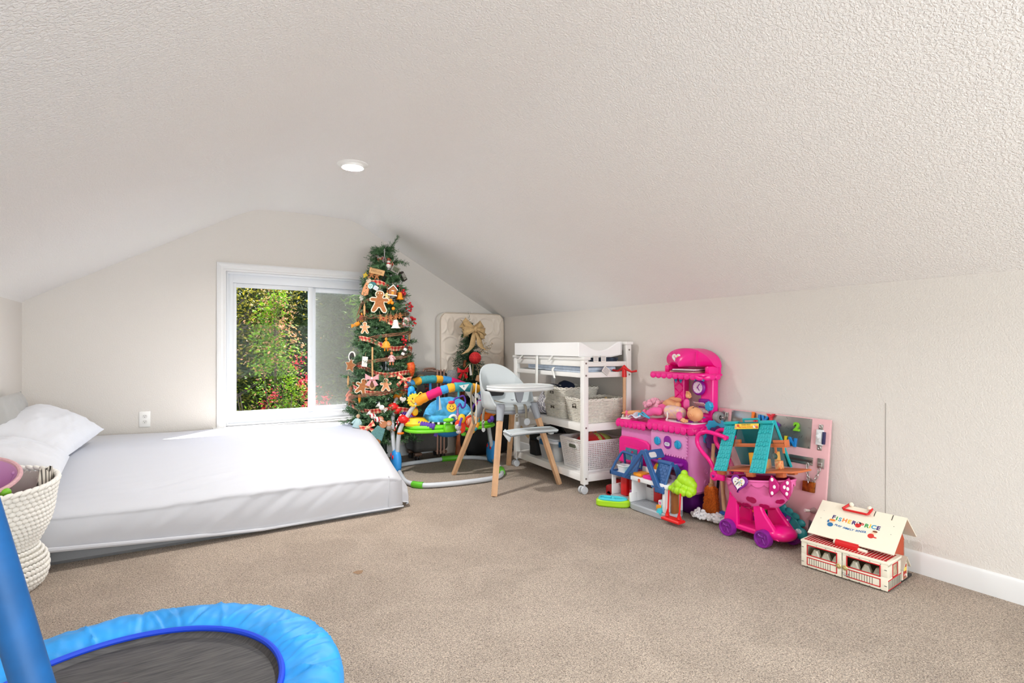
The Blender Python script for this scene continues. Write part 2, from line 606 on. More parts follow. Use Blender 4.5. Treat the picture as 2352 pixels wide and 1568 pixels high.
def base(name, a, b_, axis):
    """baseboard with a stepped and rounded top"""
    prof = [(0, 0), (0.014, 0), (0.014, 0.078), (0.011, 0.086), (0.010, 0.093), (0.006, 0.099), (0.0, 0.102)]
    g = MB()
    if axis == 'R':
        g.grid(lambda u, v: (XR - prof[int(round(u * 6))][0], a + (b_ - a) * v, prof[int(round(u * 6))][1]), 6, 1)
    elif axis == 'L':
        g.grid(lambda u, v: (XL + prof[int(round(u * 6))][0], a + (b_ - a) * v, prof[int(round(u * 6))][1]), 6, 1)
    else:
        g.grid(lambda u, v: (a + (b_ - a) * v, YB - prof[int(round(u * 6))][0], prof[int(round(u * 6))][1]), 6, 1)
    return struct(g.obj(name, WHITE_PAINT, smooth=30))
base('baseboard_right', YF, YB, 'R')
base('baseboard_left', YF, YB, 'L')
base('baseboard_back', XL, XR, 'B')

# ------------------------------------------------------------------ window
VINYL = M('white_vinyl', (224, 227, 231), 0.35)
win = bpy.data.objects.new('window_1', None); COL.objects.link(win); struct(win)
win.location = (0, YB, 0)
def casing(name, a, b_, horizontal, inner):
    """moulded casing board: steps across its width, mitred look from overlapping corner"""
    g = MB()
    st = [(0.0, 0.0), (0.0, 0.016), (0.012, 0.020), (0.024, 0.016), (0.030, 0.012), (0.050, 0.010), (0.058, 0.013), (0.068, 0.011), (0.070, 0.0)]
    n = len(st) - 1
    def fn(u, v):
        s, d = st[int(round(u * n))]
        if horizontal:
            return (a[0] + s if v < 0.5 else b_[0] - s, -d, a[2] - s)
        x = a[0] + s if inner > 0 else a[0] - s
        return (x, -d, (a[2] if v < 0.5 else b_[2] - s))
    g.grid(fn, n, 1)
    return g.obj(name, WHITE_PAINT, win, smooth=25)
casing('casing', (WX0 - 0.07, 0, WZ0), (0, 0, WZ1 + 0.07), False, 1)
casing('casing', (WX1 + 0.07, 0, WZ0), (0, 0, WZ1 + 0.07), False, -1)
casing('casing', (WX0 - 0.07, 0, WZ1 + 0.07), (WX1 + 0.07, 0, 0), True, 1)
g = MB(); g.bb((WX0 - 0.1, -0.045, WZ0 - 0.022), (WX1 + 0.1, 0.05, WZ0), bev=0.006); g.obj('window_stool', WHITE_PAINT, win)
g = MB(); g.bb((WX0 - 0.07, -0.014, WZ0 - 0.09), (WX1 + 0.07, 0.0, WZ0 - 0.02), bev=0.004); g.obj('apron', WHITE_PAINT, win)
def rect_frame(g, x0, x1, z0, z1, y0, y1, wl_, wr, wb, wt, bev=0.004):
    g.bb((x0, y0, z0), (x0 + wl_, y1, z1), bev); g.bb((x1 - wr, y0, z0), (x1, y1, z1), bev)
    g.bb((x0 + wl_ - 0.002, y0, z0), (x1 - wr + 0.002, y1, z0 + wb), bev); g.bb((x0 + wl_ - 0.002, y0, z1 - wt), (x1 - wr + 0.002, y1, z1), bev)
g = MB(); rect_frame(g, WX0, WX1, WZ0, WZ1, 0.012, 0.13, 0.018, 0.018, 0.02, 0.02, 0.001); g.obj('jamb', VINYL, win)
g = MB(); rect_frame(g, WX0 + 0.017, WX1 - 0.017, WZ0 + 0.018, WZ1 - 0.018, 0.035, 0.12, 0.04, 0.04, 0.062, 0.075); g.obj('window_frame', VINYL, win)
# sliding sash (left, inner track) and fixed sash (right, outer track)
def sash(x0, x1, z0, z1, y0, y1, stile_l, stile_r, rail):
    g = MB(); rect_frame(g, x0, x1, z0, z1, y0, y1, stile_l, stile_r, rail, rail, 0.003)
    s = g.obj('sash', VINYL, win)
    p = MB(); p.bb((x0 + stile_l - 0.004, (y0 + y1) / 2 - 0.002, z0 + rail - 0.004), (x1 - stile_r + 0.004, (y0 + y1) / 2 + 0.002, z1 - rail + 0.004))
    p.obj('pane', GLASS, s, smooth=0)
    return s
GLASS = bpy.data.materials.new('window_glass'); GLASS.use_nodes = True
nt = GLASS.node_tree; nt.nodes.remove(nt.nodes['Principled BSDF'])
tr = nt.nodes.new('ShaderNodeBsdfTransparent'); gl = nt.nodes.new('ShaderNodeBsdfGlossy'); gl.inputs['Roughness'].default_value = 0.02
fr = nt.nodes.new('ShaderNodeValue'); fr.outputs[0].default_value = 0.003
mx = nt.nodes.new('ShaderNodeMixShader')
nt.links.new(fr.outputs[0], mx.inputs[0]); nt.links.new(tr.outputs[0], mx.inputs[1]); nt.links.new(gl.outputs[0], mx.inputs[2])
nt.links.new(mx.outputs[0], nt.nodes['Material Output'].inputs[0])
sl = sash(0.398, 1.058, 0.49, 1.632, 0.04, 0.066, 0.028, 0.042, 0.036)
g = MB(); g.bb((1.026, 0.026, 1.02), (1.05, 0.042, 1.09), 0.004); g.bb((1.03, 0.018, 1.0), (1.044, 0.03, 1.03), 0.003); g.obj('sash_latch', VINYL, sl)
g = MB(); g.bb((0.44, 0.034, 0.5), (0.445, 0.044, 0.52)); 
sr = sash(1.05, 1.70, 0.49, 1.632, 0.075, 0.10, 0.038, 0.03, 0.042)
SCREEN = bpy.data.materials.new('insect_screen'); SCREEN.use_nodes = True
nt = SCREEN.node_tree; b = nt.nodes['Principled BSDF']; b.inputs['Base Color'].default_value = lin((206, 208, 200)); b.inputs['Roughness'].default_value = 0.8
tr = nt.nodes.new('ShaderNodeBsdfTransparent'); mx = nt.nodes.new('ShaderNodeMixShader'); mx.inputs[0].default_value = 0.24
nt.links.new(tr.outputs[0], mx.inputs[1]); nt.links.new(b.outputs[0], mx.inputs[2]); nt.links.new(mx.outputs[0], nt.nodes['Material Output'].inputs[0])
g = MB(); g.bb((1.075, 0.112, 0.52), (1.69, 0.113, 1.60)); g.obj('insect_screen', SCREEN, win, smooth=0)

# electrical outlet
ot = thing('wall_outlet', 'white duplex power outlet on the back wall left of the window', 'outlet', (-0.2275, YB, 0.510))
PLATE = M('outlet_plastic', (242, 241, 238), 0.3)
g = MB(); g.bb((-0.038, -0.006, -0.062), (0.038, 0.0, 0.062), 0.003); g.obj('cover_plate', PLATE, ot)
SLOT = M('slot_black', (30, 28, 26), 0.7)
for s in (1, -1):
    g = MB(); g.prism([(p[0], p[1]) for p in rrect(0.034, 0.03, 0.012)], 0, 0.002, mtx=frame((0, -0.006, s * 0.0215), (1, 0, 0), (0, 0, 1)))
    r_ = g.obj('receptacle', M('outlet_face', (228, 226, 222), 0.3), ot)
    g = MB()
    for dx in (-0.0065, 0.0065):
        g.bb((dx - 0.001, -0.0086, s * 0.0215 + 0.001), (dx + 0.001, -0.0078, s * 0.0215 + 0.009))
    g.cyl((0, -0.0086, s * 0.0215 - 0.006), (0, -0.0078, s * 0.0215 - 0.006), 0.0025, n=10)
    g.obj('slot', SLOT, r_)
g = MB(); g.cyl((0, -0.0072, 0), (0, -0.0055, 0), 0.003, n=10); g.obj('screw', PLATE, ot)

# recessed ceiling light in view
rl = thing('recessed_light', 'round white recessed ceiling light, lit, on the ridge of the ceiling', 'ceiling light', (0.985, 3.62, 2.292))
g = MB(); g.lathe([(0.070, -0.022), (0.074, -0.008), (0.080, -0.006), (0.100, -0.003), (0.103, 0.004)], 40); g.obj('trim_ring', M('light_trim', (246, 246, 244), 0.35), rl)
g = MB(); g.lathe([(0.0, -0.004), (0.045, -0.005), (0.073, -0.01)], 32); g.obj('lens', M('lit_lens', (255, 250, 240), 0.5, emit=(255, 246, 232), estr=6.0), rl)
# ------------------------------------------------------------------ garden seen through the window
g = MB(); g.bb((-25, YB + 1.2, -2.9), (25, 40, -2.8)); struct(g.obj('garden_ground', M('garden_soil', (92, 92, 60), 0.95, var=0.4, vscale=2), smooth=0))
def leaf_cloud(centres, n, size, spread, flat=0.0, rnd=random, droop=0.0, aspect=0.5):
    """real leaves (two triangles each, folded on the midrib) scattered about branch points"""
    mb = MB(); vs = mb.v; fs = mb.f; ms = mb.m
    for _ in range(n):
        c, r = rnd.choice(centres)
        d = Vector((rnd.gauss(0, 1), rnd.gauss(0, 1), rnd.gauss(0, 1)))
        p = Vector(c) + Vector((d.x * r, d.y * r, d.z * r * spread))
        a = Vector((rnd.gauss(0, 1), rnd.gauss(0, 1), rnd.gauss(0, 0.6) - droop)).normalized()
        b_ = a.cross(Vector((rnd.gauss(0, 1), rnd.gauss(0, 1), 1.5 + rnd.gauss(0, 1)))).normalized()
        s = size * rnd.uniform(0.6, 1.3)
        o = len(vs)
        up = a.cross(b_) * s * 0.12
        vs += [tuple(p), tuple(p + a * s * 0.5 + b_ * s * aspect * 0.5 + up), tuple(p + a * s), tuple(p + a * s * 0.5 - b_ * s * aspect * 0.5 + up)]
        fs += [[o, o + 1, o + 2], [o, o + 2, o + 3]]; ms += [0, 0]
    return mb
BARK = M('bark', (96, 78, 62), 0.9, var=0.3, vscale=12, bump=0.5, bscale=20, bdist=0.02)
def tree(name, label, loc, h, rx, rz, zc_, n, size, mat, flowers=None, spread=1.0, ncl=60, aspect=0.5, stems=1, group=None):
    t = thing(name, label, 'tree', loc, group=group)
    rnd = random.Random(hash(name + label) % 1000 if False else int(loc[0] * 100 + loc[1] * 1000))
    cl = []
    tk = MB()
    for k in range(stems):
        a = 2 * pi * k / max(1, stems)
        lean = 0.0 if stems == 1 else rx * 0.35
        top = (cos(a) * lean, sin(a) * lean, zc_ + rz * 0.6)
        tk.tube(spline([(cos(a) * 0.06, sin(a) * 0.06, -0.05), (cos(a) * lean * 0.4, sin(a) * lean * 0.4, zc_ * 0.5), top], 5), [0.05 * (h / 4) * (1 - 0.06 * i) for i in range(11)], 8)
    for _ in range(ncl):
        while True:
            p = Vector((rnd.uniform(-1, 1), rnd.uniform(-1, 1), rnd.uniform(-1, 1)))
            if 0.2 < p.length < 1:
                break
        k = 1.0 - 0.45 * max(0.0, p.z)
        c = (p.x * rx * k, p.y * rx * k, zc_ + p.z * rz)
        cl.append((c, rx * 0.17))
        if rnd.random() < 0.5:
            tk.tube([(0, 0, max(0.3, c[2] - 0.6)), c], [0.018, 0.004], 5)
    tk.obj('trunk', BARK, t)
    stuff(leaf_cloud(cl, n, size, spread, rnd=rnd, aspect=aspect).obj('foliage', mat, t, smooth=0, fixn=False))
    return t, cl, rnd
LM_DARK = leaf_mat('leaf_dark', (34, 48, 20), (98, 114, 54), 2.2)
LM_MID = leaf_mat('leaf_mid', (52, 68, 26), (116, 126, 50), 2.5)
LM_YEL = leaf_mat('leaf_yellow', (78, 84, 24), (176, 160, 52), 2.0)
LM_BRI = leaf_mat('leaf_bright', (62, 98, 20), (140, 176, 40), 5.0)
LM_RUST = leaf_mat('leaf_rust', (124, 112, 50), (206, 138, 104), 6.0)
LM_RED = leaf_mat('petal_red', (176, 24, 44), (244, 78, 92), 14.0, transl=0.35)
GT = 'evergreens closing off the garden'
tree('evergreen_tree', 'dark evergreen tree straight behind the flowering shrub in the garden', (1.9, 11.4, -2.8), 6, 1.7, 3.4, 3.4, 26000, 0.17, LM_DARK, aspect=0.12, ncl=150)
tree('evergreen_tree', 'shaggy grey-green evergreen behind the insect screen', (3.75, 11.8, -2.8), 6, 1.6, 3.4, 3.4, 24000, 0.18, LM_DARK, aspect=0.12, ncl=150)
tree('yellowing_tree', 'tree with sunlit yellow-green leaves at the left of the window view', (0.75, 10.2, -2.8), 6, 1.2, 3.0, 3.6, 17000, 0.065, LM_YEL, ncl=110)
tree('evergreen_tree', 'dark conifer filling the gap at the lower left of the window view', (0.2, 12.6, -2.8), 6, 1.9, 3.2, 3.2, 18000, 0.18, LM_DARK, aspect=0.12, ncl=130)
tree('leafy_tree', 'light green leafy tree high in the right half of the window view', (3.35, 9.6, -2.8), 6, 0.75, 1.3, 4.3, 6000, 0.13, LM_BRI, aspect=0.2, ncl=50)
tree('evergreen_tree', 'broad dark evergreen at the far right beyond the screen', (5.9, 12.4, -2.8), 6, 1.8, 3.4, 3.3, 18000, 0.18, LM_DARK, aspect=0.12, ncl=130)
tree('evergreen_tree', 'mid green hedge tree low behind the red blossom', (2.9, 10.4, -2.8), 5, 1.3, 1.7, 2.2, 14000, 0.07, LM_MID, ncl=90)
for i, (x, y) in enumerate(((-1.5, 16.5), (2.0, 17.5), (5.0, 16.8), (8.2, 17.6))):
    tree('evergreen_tree', 'tall dark evergreen closing the view far behind the garden trees, ' + ('far left', 'left of centre', 'right of centre', 'far right')[i] + ' one', (x, y, -2.8), 8, 2.6, 4.6, 4.2, 17000, 0.30, LM_DARK, aspect=0.35, ncl=160)
# flowering shrub (crape myrtle) close to the window
t = thing('flowering_shrub', 'tall shrub with rust tipped leaves and clusters of red blossom outside the window', 'shrub', (1.03, 7.4, -2.8))
rnd = random.Random(5)
cl = []; clb = []; stm = MB(); fl_c = []
for k in range(46):
    z = 1.9 + 2.6 * (k / 45.0)
    w = 0.50 * (1 - (k / 45.0) ** 1.15) + 0.04
    a = rnd.uniform(0, 2 * pi); r = w * sqrt(rnd.random())
    c = (cos(a) * r * 1.15, sin(a) * r * 0.8, z)
    (clb if z < 3.9 or k % 2 else cl).append((c, 0.085))
    if rnd.random() < 0.35 and z > 2.4: cl.append((c, 0.12))
    if k % 3 == 0: stm.tube([(c[0] * 0.2, c[1] * 0.2, z - 0.9), (c[0] * 0.6, c[1] * 0.6, z - 0.4), c], [0.012, 0.008, 0.003], 5)
stm.tube([(0, 0, -0.1), (0.02, 0, 2.5), (0.0, 0.02, 4.7)], [0.03, 0.02, 0.006], 6)
for k in range(5):
    a = k * 1.26
    stm.tube([(0, 0, -0.1), (cos(a) * 0.25, sin(a) * 0.2, 1.9), (cos(a) * 0.5, sin(a) * 0.3, 3.3)], [0.022, 0.014, 0.005], 6)
stm.obj('stems', BARK, t)
stuff(leaf_cloud(clb, 4200, 0.05, 1.0, rnd=rnd, aspect=0.55).obj('foliage', LM_BRI, t, smooth=0, fixn=False))
stuff(leaf_cloud(cl, 1100, 0.045, 1.0, rnd=rnd, aspect=0.55).obj('rusty_foliage', LM_RUST, t, smooth=0, fixn=False))
for (x, y, z) in [(0.42, -0.2, 3.45), (0.50, -0.15, 3.3), (0.62, -0.1, 3.42), (0.70, 0, 3.15), (0.45, -0.3, 2.98), (0.58, -0.25, 2.9), (0.66, -0.2, 3.05), 
                  (0.4, -0.2, 3.72), (-0.1, -0.4, 3.35), (-0.25, -0.3, 3.15), (-0.3, -0.2, 2.98), (0.72, -0.1, 2.95), (0.55, -0.3, 3.15), (0.95, 0, 3.2), (1.0, 0.1, 3.0)]:
    cc = [((x * 0.66 + rnd.gauss(0, 0.03), y + rnd.gauss(0, 0.03), z + rnd.gauss(0, 0.04)), 0.028) for _ in range(4)]
    stuff(leaf_cloud(cc, 60, 0.026, 1.2, rnd=rnd, aspect=0.9).obj('blossom', LM_RED, t, smooth=0, fixn=False))
# ------------------------------------------------------------------ bed: a foam mattress on the floor under a fitted sheet
SHEET = M('white_cotton', (196, 197, 203), 0.85, sheen=0.2, bump=0.12, bscale=420, bdist=0.001)
bed = thing('mattress_bed', 'low floor bed with a white fitted sheet under the window', 'bed', (0, 0, 0))
BX0, BX1, BY0, BY1 = -0.93, 1.285, 3.50, 5.10
def bed_top(x, y):
    fy = (y - BY0) / (BY1 - BY0)
    s = min(1, max(0, fy / 0.62)); s = s * s * (3 - 2 * s)
    z = 0.275 + 0.125 * s
    e = min(1, max(0, (BX1 - x) / 0.5)); z -= 0.028 * (1 - e) ** 2
    l = min(1, max(0, (x - BX0) / 0.8)); z += 0.03 * (1 - l)
    z += 0.012 * mnoise.noise((x * 1.6, y * 2.0, 3.0))
    return z
def wrinkle(x, y):
    w = 0.0
    # folds pulled diagonally off the front corner
    d = max(0, 1 - abs(y - 3.70) / 0.32) * (0.35 + 0.65 * max(0, 1 - abs(x - 0.25) / 0.75))
    w += 0.011 * d * mnoise.noise((x * 3.2 + y * 2.4, y * 14 - x * 5.0, 1.0)) + 0.006 * d * mnoise.noise((x * 5 + y * 4, y * 26 - x * 11.0, 4.0))
    w += 0.003 * mnoise.noise((x * 7 + y * 5, y * 14 - x * 4, 5.0)) * (0.3 + d)
    return w
g = MB()
NX, NY = 150, 130
def fitted(u, v):
    x = BX0 + (BX1 - BX0) * u
    # v: 0..0.2 front side going up, 0.2..1 top
    r = 0.07
    bulge = 0.014 * sin(pi * min(1, v / 0.2)) + 0.012 * mnoise.noise((x * 2.3, 2.0, v * 4))
    fx = min(1, max(0, (BX1 - x) / 0.09)); endr = 1 - (1 - fx) ** 2
    hem = 0.022 + 0.075 * min(1, max(0, (0.42 - x) / 0.95)) ** 1.1
    yf = BY0 - 0.055 - 0.05 * min(1, max(0, (0.9 - x) / 1.5)) + 0.05 * (1 - endr) - 0.0
    if v < 0.22:
        t = v / 0.22
        zt = bed_top(x, BY0 + 0.10) - 0.045
        z = hem + (zt - hem) * t
        y = yf - bulge + 0.02 * t
        y += 0.008 * mnoise.noise((x * 5 - z * 6, z * 3, 7)) + 0.004 * mnoise.noise((x * 14 - z * 20, z * 5, 9))
        if t < 0.10: y -= 0.006
    else:
        t = (v - 0.22) / 0.78
        t2 = t
        y0 = yf + 0.02
        y = y0 + (BY1 - y0) * t2
        c = min(1, max(0, (y - y0) / 0.30)); c = (max(0, 1 - (1 - c) ** 2.4)) ** 0.75
        z = bed_top(x, max(y, BY0 + 0.1)) - 0.045 * (1 - c) + wrinkle(x, y)
    # foot end turns down
    if fx < 1:
        z = z * (0.80 + 0.20 * endr) if v >= 0.2 else z
    x += 0.14 * (y - BY0) * u
    return (x, y, z)
g.grid(fitted, NX, NY)
# foot end skirt
def foot(u, v):
    p0 = fitted(1.0, 0.02 + 0.98 * u)
    top = Vector(p0); bot = Vector((p0[0] + 0.012 + 0.012 * mnoise.noise((u * 9, 0, 1)), p0[1] + 0.0, 0.02))
    k = top.lerp(bot, v)
    return (k.x + 0.022 * sin(pi * v) + 0.016 * min(1, v * 3), k.y - (0.0), k.z)
g.grid(foot, 120, 16)
o = g.obj('fitted_sheet', SHEET, bed, smooth=70)
g = MB()
g.prism(rrect(BX1 - BX0 - 0.05, BY1 - BY0 + 0.01, 0.06, c=((BX0 + BX1) / 2 - 0.01, (BY0 + BY1) / 2 - 0.032)), 0.0, 0.20, bev=0.02)
g.obj('mattress_core', M('grey_mattress_ticking', (150, 152, 156), 0.9, bump=0.2, bscale=300), bed)
g = MB()
sx = [(BX1 - 0.125, 0.0)]
g.tube([(BX1 - 0.115 + 0.012 * t, BY0 - 0.062 + 0.035 * t * t, 0.035 + 0.195 * t) for t in [i / 10 for i in range(11)]], 0.0035, 6)
g.obj('corner_seam', SHEET, bed)
g = MB()   # elastic hem rolled along the front
g.tube([(x, BY0 - 0.064 - 0.05 * min(1, max(0, (0.9 - x) / 1.5)), 0.028 + 0.075 * min(1, max(0, (0.42 - x) / 0.95)) ** 1.1) for x in [BX0 + 0.35 + i * 0.05 for i in range(38)]], [0.013 - 0.008 * i / 37 for i in range(38)], 8)
g.obj('elastic_hem', SHEET, bed)

def pillow(label, loc, rot, w, d, h, seed, mat, group=None):
    g = MB()
    def fn(u, v):
        a = 2 * u - 1; b_ = 2 * v - 1
        return (a, b_)
    def side(sgn):
        def f(u, v):
            a = 2 * u - 1; b_ = 2 * v - 1
            t = max(0, (1 - abs(a) ** 2.6)) ** 0.55 * max(0, (1 - abs(b_) ** 2.6)) ** 0.55
            pinch = 1 - 0.10 * (1 - abs(b_) ** 2) * abs(a) ** 3
            pin2 = 1 - 0.07 * (1 - abs(a) ** 2) * abs(b_) ** 3
            z = sgn * h / 2 * t + sgn * 0.018 * t * mnoise.noise((a * 2 + seed, b_ * 2.4, sgn)) + 0.006 * mnoise.noise((a * 7 + b_ * 3 + seed, b_ * 6, 2))
            return (a * w / 2 * pin2, b_ * d / 2 * pinch, z)
        return f
    g.grid(side(1), 36, 28); g.grid(side(-1), 36, 28)
    o = g.obj('pillow', mat, None, smooth=75)
    o.location = loc; o.rotation_euler = rot
    return tag(o, label, 'pillow', group)
PIL = M('pillow_cotton', (216, 217, 222), 0.85, sheen=0.2, bump=0.35, bscale=9, bdist=0.012)

pillow('plump white pillow at the head of the bed, the farther of two', (-0.69, 4.40, 0.565), (radians(8), radians(27), radians(-8)), 0.42, 0.66, 0.17, 3, PIL)
pillow('plump white pillow at the head of the bed, nearer the rope basket', (-0.725, 3.87, 0.49), (radians(2), radians(20), radians(4)), 0.40, 0.50, 0.16, 11, PIL)
pillow('grey pillow propped in the corner behind the white pillows', (-0.862, 4.45, 0.62), (0, radians(82), 0), 0.34, 0.6, 0.10, 17, M('grey_pillow', (168, 166, 162), 0.85, sheen=0.2))

# ------------------------------------------------------------------ crocheted rope basket with toys
CORD = M('white_cotton_cord', (240, 237, 230), 0.9, sheen=0.25, bump=0.15, bscale=160, bdist=0.002)
bk = thing('rope_basket', 'slumped white crocheted rope basket standing beside the bed', 'basket', (-0.712, 3.235, 0))
BP = [(0.165, 0.0), (0.196, 0.035), (0.206, 0.08), (0.195, 0.13), (0.165, 0.175), (0.160, 0.20), (0.185, 0.245), (0.215, 0.30), (0.236, 0.36), (0.25, 0.42), (0.262, 0.465)]
prof = [(p.x, p.z) for p in spline([(r * 0.94, 0, z) for r, z in BP], 6)]
plen = [0]
for i in range(1, len(prof)):
    plen.append(plen[-1] + hypot(prof[i][0] - prof[i - 1][0], prof[i][1] - prof[i - 1][1]))
def at_len(s):
    for i in range(len(prof) - 1):
        if plen[i + 1] >= s:
            t = (s - plen[i]) / max(1e-9, plen[i + 1] - plen[i])
            return (prof[i][0] + (prof[i + 1][0] - prof[i][0]) * t, prof[i][1] + (prof[i + 1][1] - prof[i][1]) * t, (prof[i + 1][0] - prof[i][0]), (prof[i + 1][1] - prof[i][1]))
    return (prof[-1][0], prof[-1][1], 0, 1)
def slump(x, y, z):
    k = z / 0.47
    return (x + 0.03 * sin(z * 9) * 0.4, y, z * (1 + 0.05 * k * (y / 0.26)))
g = MB()
rows = 22
for i in range(rows):
    s = plen[-1] * (i + 0.5) / rows
    r, z, dr, dz = at_len(s)
    n = 62
    ang = atan2(dz, dr)
    hh = plen[-1] / rows
    for k in range(n):
        a = 2 * pi * (k + 0.5 * (i % 2)) / n
        wv = 2 * pi * r / n
        c = slump(r * cos(a), r * sin(a), z)
        mt = Matrix.Translation(c) @ Matrix.Rotation(a, 4, 'Z') @ Matrix.Rotation(pi / 2 - ang, 4, 'Y').inverted() @ Matrix.Rotation(radians(28), 4, 'X')
        g.ell((0, 0, 0), (0.0085, wv * 0.62, hh * 0.58), n=7, rings=5, mtx=mt)
stuff(g.obj('stitches', CORD, bk, smooth=80, fixn=False))
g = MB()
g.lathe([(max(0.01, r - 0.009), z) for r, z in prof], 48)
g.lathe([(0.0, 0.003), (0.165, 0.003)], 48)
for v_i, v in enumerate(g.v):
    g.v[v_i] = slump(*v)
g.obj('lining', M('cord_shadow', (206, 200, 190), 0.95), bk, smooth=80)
g = MB()
for k in range(46):   # plaited rim
    a = 2 * pi * k / 46
    c = slump(0.247 * cos(a), 0.247 * sin(a), 0.476)
    mt = Matrix.Translation(c) @ Matrix.Rotation(a, 4, 'Z') @ Matrix.Rotation(radians(24), 4, 'X')
    g.ell((0, 0, 0), (0.0125, 0.026, 0.0105), n=8, rings=6, mtx=mt)
g.obj('rim', CORD, bk, smooth=80, fixn=False)
# contents
PINKT = M('pink_translucent_plastic', (230, 164, 216), 0.25, trans=0.3, spec=0.5)
tb = thing('toy_tub', 'translucent pink plastic tub with a dusty rim lying in the rope basket', 'tub', (-0.79, 3.275, 0.362), rot=(radians(20), radians(3), 0))
g = MB(); g.lathe([(0.10, 0.0), (0.13, 0.05), (0.165, 0.15), (0.175, 0.16), (0.172, 0.165), (0.160, 0.155), (0.125, 0.05), (0.0, 0.008)], 48); g.obj('tub_wall', PINKT, tb)
g = MB(); g.torus((0, 0, 0.16), 0.176, 0.010, 56, 8); g.obj('rim', M('dusty_pink_rim', (214, 168, 172), 0.6, var=0.1, vscale=60), tb)
for a in (20, 62, 110, 160):
    g = MB(); a = radians(a); g.tube([(0.105 * cos(a), 0.105 * sin(a), 0.015), (0.133 * cos(a), 0.133 * sin(a), 0.06), (0.160 * cos(a), 0.160 * sin(a), 0.145)], 0.006, 6); g.ell((0.155 * cos(a), 0.155 * sin(a), 0.146), 0.009, 8); g.obj('rib', PINKT, tb)
g = MB(); g.lathe([(0, 0), (0.07, 0.0), (0.085, 0.01), (0.09, 0.03), (0.08, 0.035), (0.0, 0.02)], 28)
o = g.obj('toy_dish', M('blue_plastic', (24, 92, 214), 0.35)); o.location = (-0.775, 3.09, 0.435); o.rotation_euler = (radians(-6), 0, 0); tag(o, 'blue plastic dish inside the pink tub in the rope basket', 'dish')
g = MB(); g.ell((0, 0, 0), (0.022, 0.022, 0.02), 16); g.torus((0, 0, 0.008), 0.015, 0.005, 16, 6)
o = g.obj('toy_ball', M('lime_plastic', (126, 196, 44), 0.35)); o.location = (-0.635, 3.125, 0.455); tag(o, 'small lime green toy ball in the rope basket', 'ball')
STR = M('striped_ticking', (214, 206, 194), 0.9)
nt = STR.node_tree; tc = nt.nodes.new('ShaderNodeTexCoord'); wv = nt.nodes.new('ShaderNodeTexWave'); wv.inputs['Scale'].default_value = 18
nt.links.new(tc.outputs['Object'], wv.inputs[0]); rr = nt.nodes.new('ShaderNodeValToRGB'); rr.color_ramp.interpolation = 'CONSTANT'
rr.color_ramp.elements[0].color = lin((92, 86, 80)); rr.color_ramp.elements[1].position = 0.28; rr.color_ramp.elements[1].color = lin((218, 210, 198))
nt.links.new(wv.outputs[1], rr.inputs[0]); nt.links.new(rr.outputs[0], nt.nodes['Principled BSDF'].inputs[0])
g = MB()
g.grid(lambda u, v: ((0.06 - 0.02 * v) * (2 * u - 1) , 0.03 * sin(pi * u) * (1 - 0.5 * v) + 0.004 * sin(u * 22), 0.09 * v + 0.012 * sin(u * 9)), 24, 8)
g.grid(lambda u, v: ((0.06 - 0.02 * v) * (2 * u - 1), -0.012 * sin(pi * u), 0.09 * v + 0.012 * sin(u * 9)), 24, 8)
o = g.obj('striped_cloth', STR, smooth=70); o.location = (-0.525, 3.29, 0.42); o.rotation_euler = (0, 0, radians(65)); tag(o, 'striped cloth bag tucked in at the right rim of the rope basket', 'cloth')

# ------------------------------------------------------------------ mini trampoline with a padded rim and handle
TX, TY, TZ, TR = -0.108, 1.445, 0.305, 0.452
tp = thing('mini_trampoline', 'round mini trampoline with blue padded rim and black jumping mat', 'trampoline', (TX, TY, 0))
PAD = M('blue_vinyl_pad', (40, 152, 228), 0.5, spec=0.5, var=0.16, vscale=9)
EDGE = M('royal_blue_binding', (16, 66, 206), 0.6)
g = MB()
rr_ = random.Random(4)
folds = [(rr_.uniform(0, 2 * pi), rr_.uniform(0.02, 0.07), rr_.uniform(-1, 1), rr_.uniform(-0.3, 0.3)) for _ in range(70)]
def pad(u, v):
    a = 2 * pi * u
    # section of the pad: inner binding, over the top, down outside
    t = v
    r = 0.325 + (TR - 0.325) * min(1, t / 0.72)
    z = TZ + 0.020 * sin(pi * min(1, t / 0.9)) - 0.004
    if t > 0.72:
        k = (t - 0.72) / 0.28
        r = TR + 0.012 * sin(pi * k); z = TZ + 0.020 * sin(pi * 0.8) - 0.004 - 0.075 * k
    w = 0
    for (fa, wd, s, sk) in folds:
        d = (a + sk * (t - 0.5) - fa + pi) % (2 * pi) - pi
        if abs(d) < wd * 2.5:
            w += s * math.exp(-abs(d / (wd * 0.30)) ** 1.3) * (1 - abs(2 * t - 1) ** 4) * 0.75
    w = max(-1, min(1, w))
    w += 0.6 * mnoise.noise((a * 5 + t * 2, t * 3, 2)) + 0.3 * mnoise.noise((a * 18, t * 6, 5))
    z += 0.0105 * w
    return (r * cos(a), r * sin(a), z)
g.grid(pad, 420, 22, cu=True)
g.obj('rim_pad', PAD, tp, smooth=80)
g = MB(); g.torus((0, 0, TZ - 0.001), 0.323, 0.0075, 120, 8)
g.obj('binding', EDGE, tp)
MAT = M('black_jumping_mat', (66, 64, 64), 0.75, var=0.12, vscale=24)
nt = MAT.node_tree; b = nt.nodes['Principled BSDF']
tc = nt.nodes.new('ShaderNodeTexCoord'); mp = nt.nodes.new('ShaderNodeMapping'); mp.inputs['Scale'].default_value = (1.0, 14, 1); mp.inputs['Rotation'].default_value = (0, 0, radians(35))
nz = nt.nodes.new('ShaderNodeTexNoise'); nz.inputs['Scale'].default_value = 16; nz.inputs['Detail'].default_value = 5
nt.links.new(tc.outputs['Object'], mp.inputs[0]); nt.links.new(mp.outputs[0], nz.inputs['Vector'])
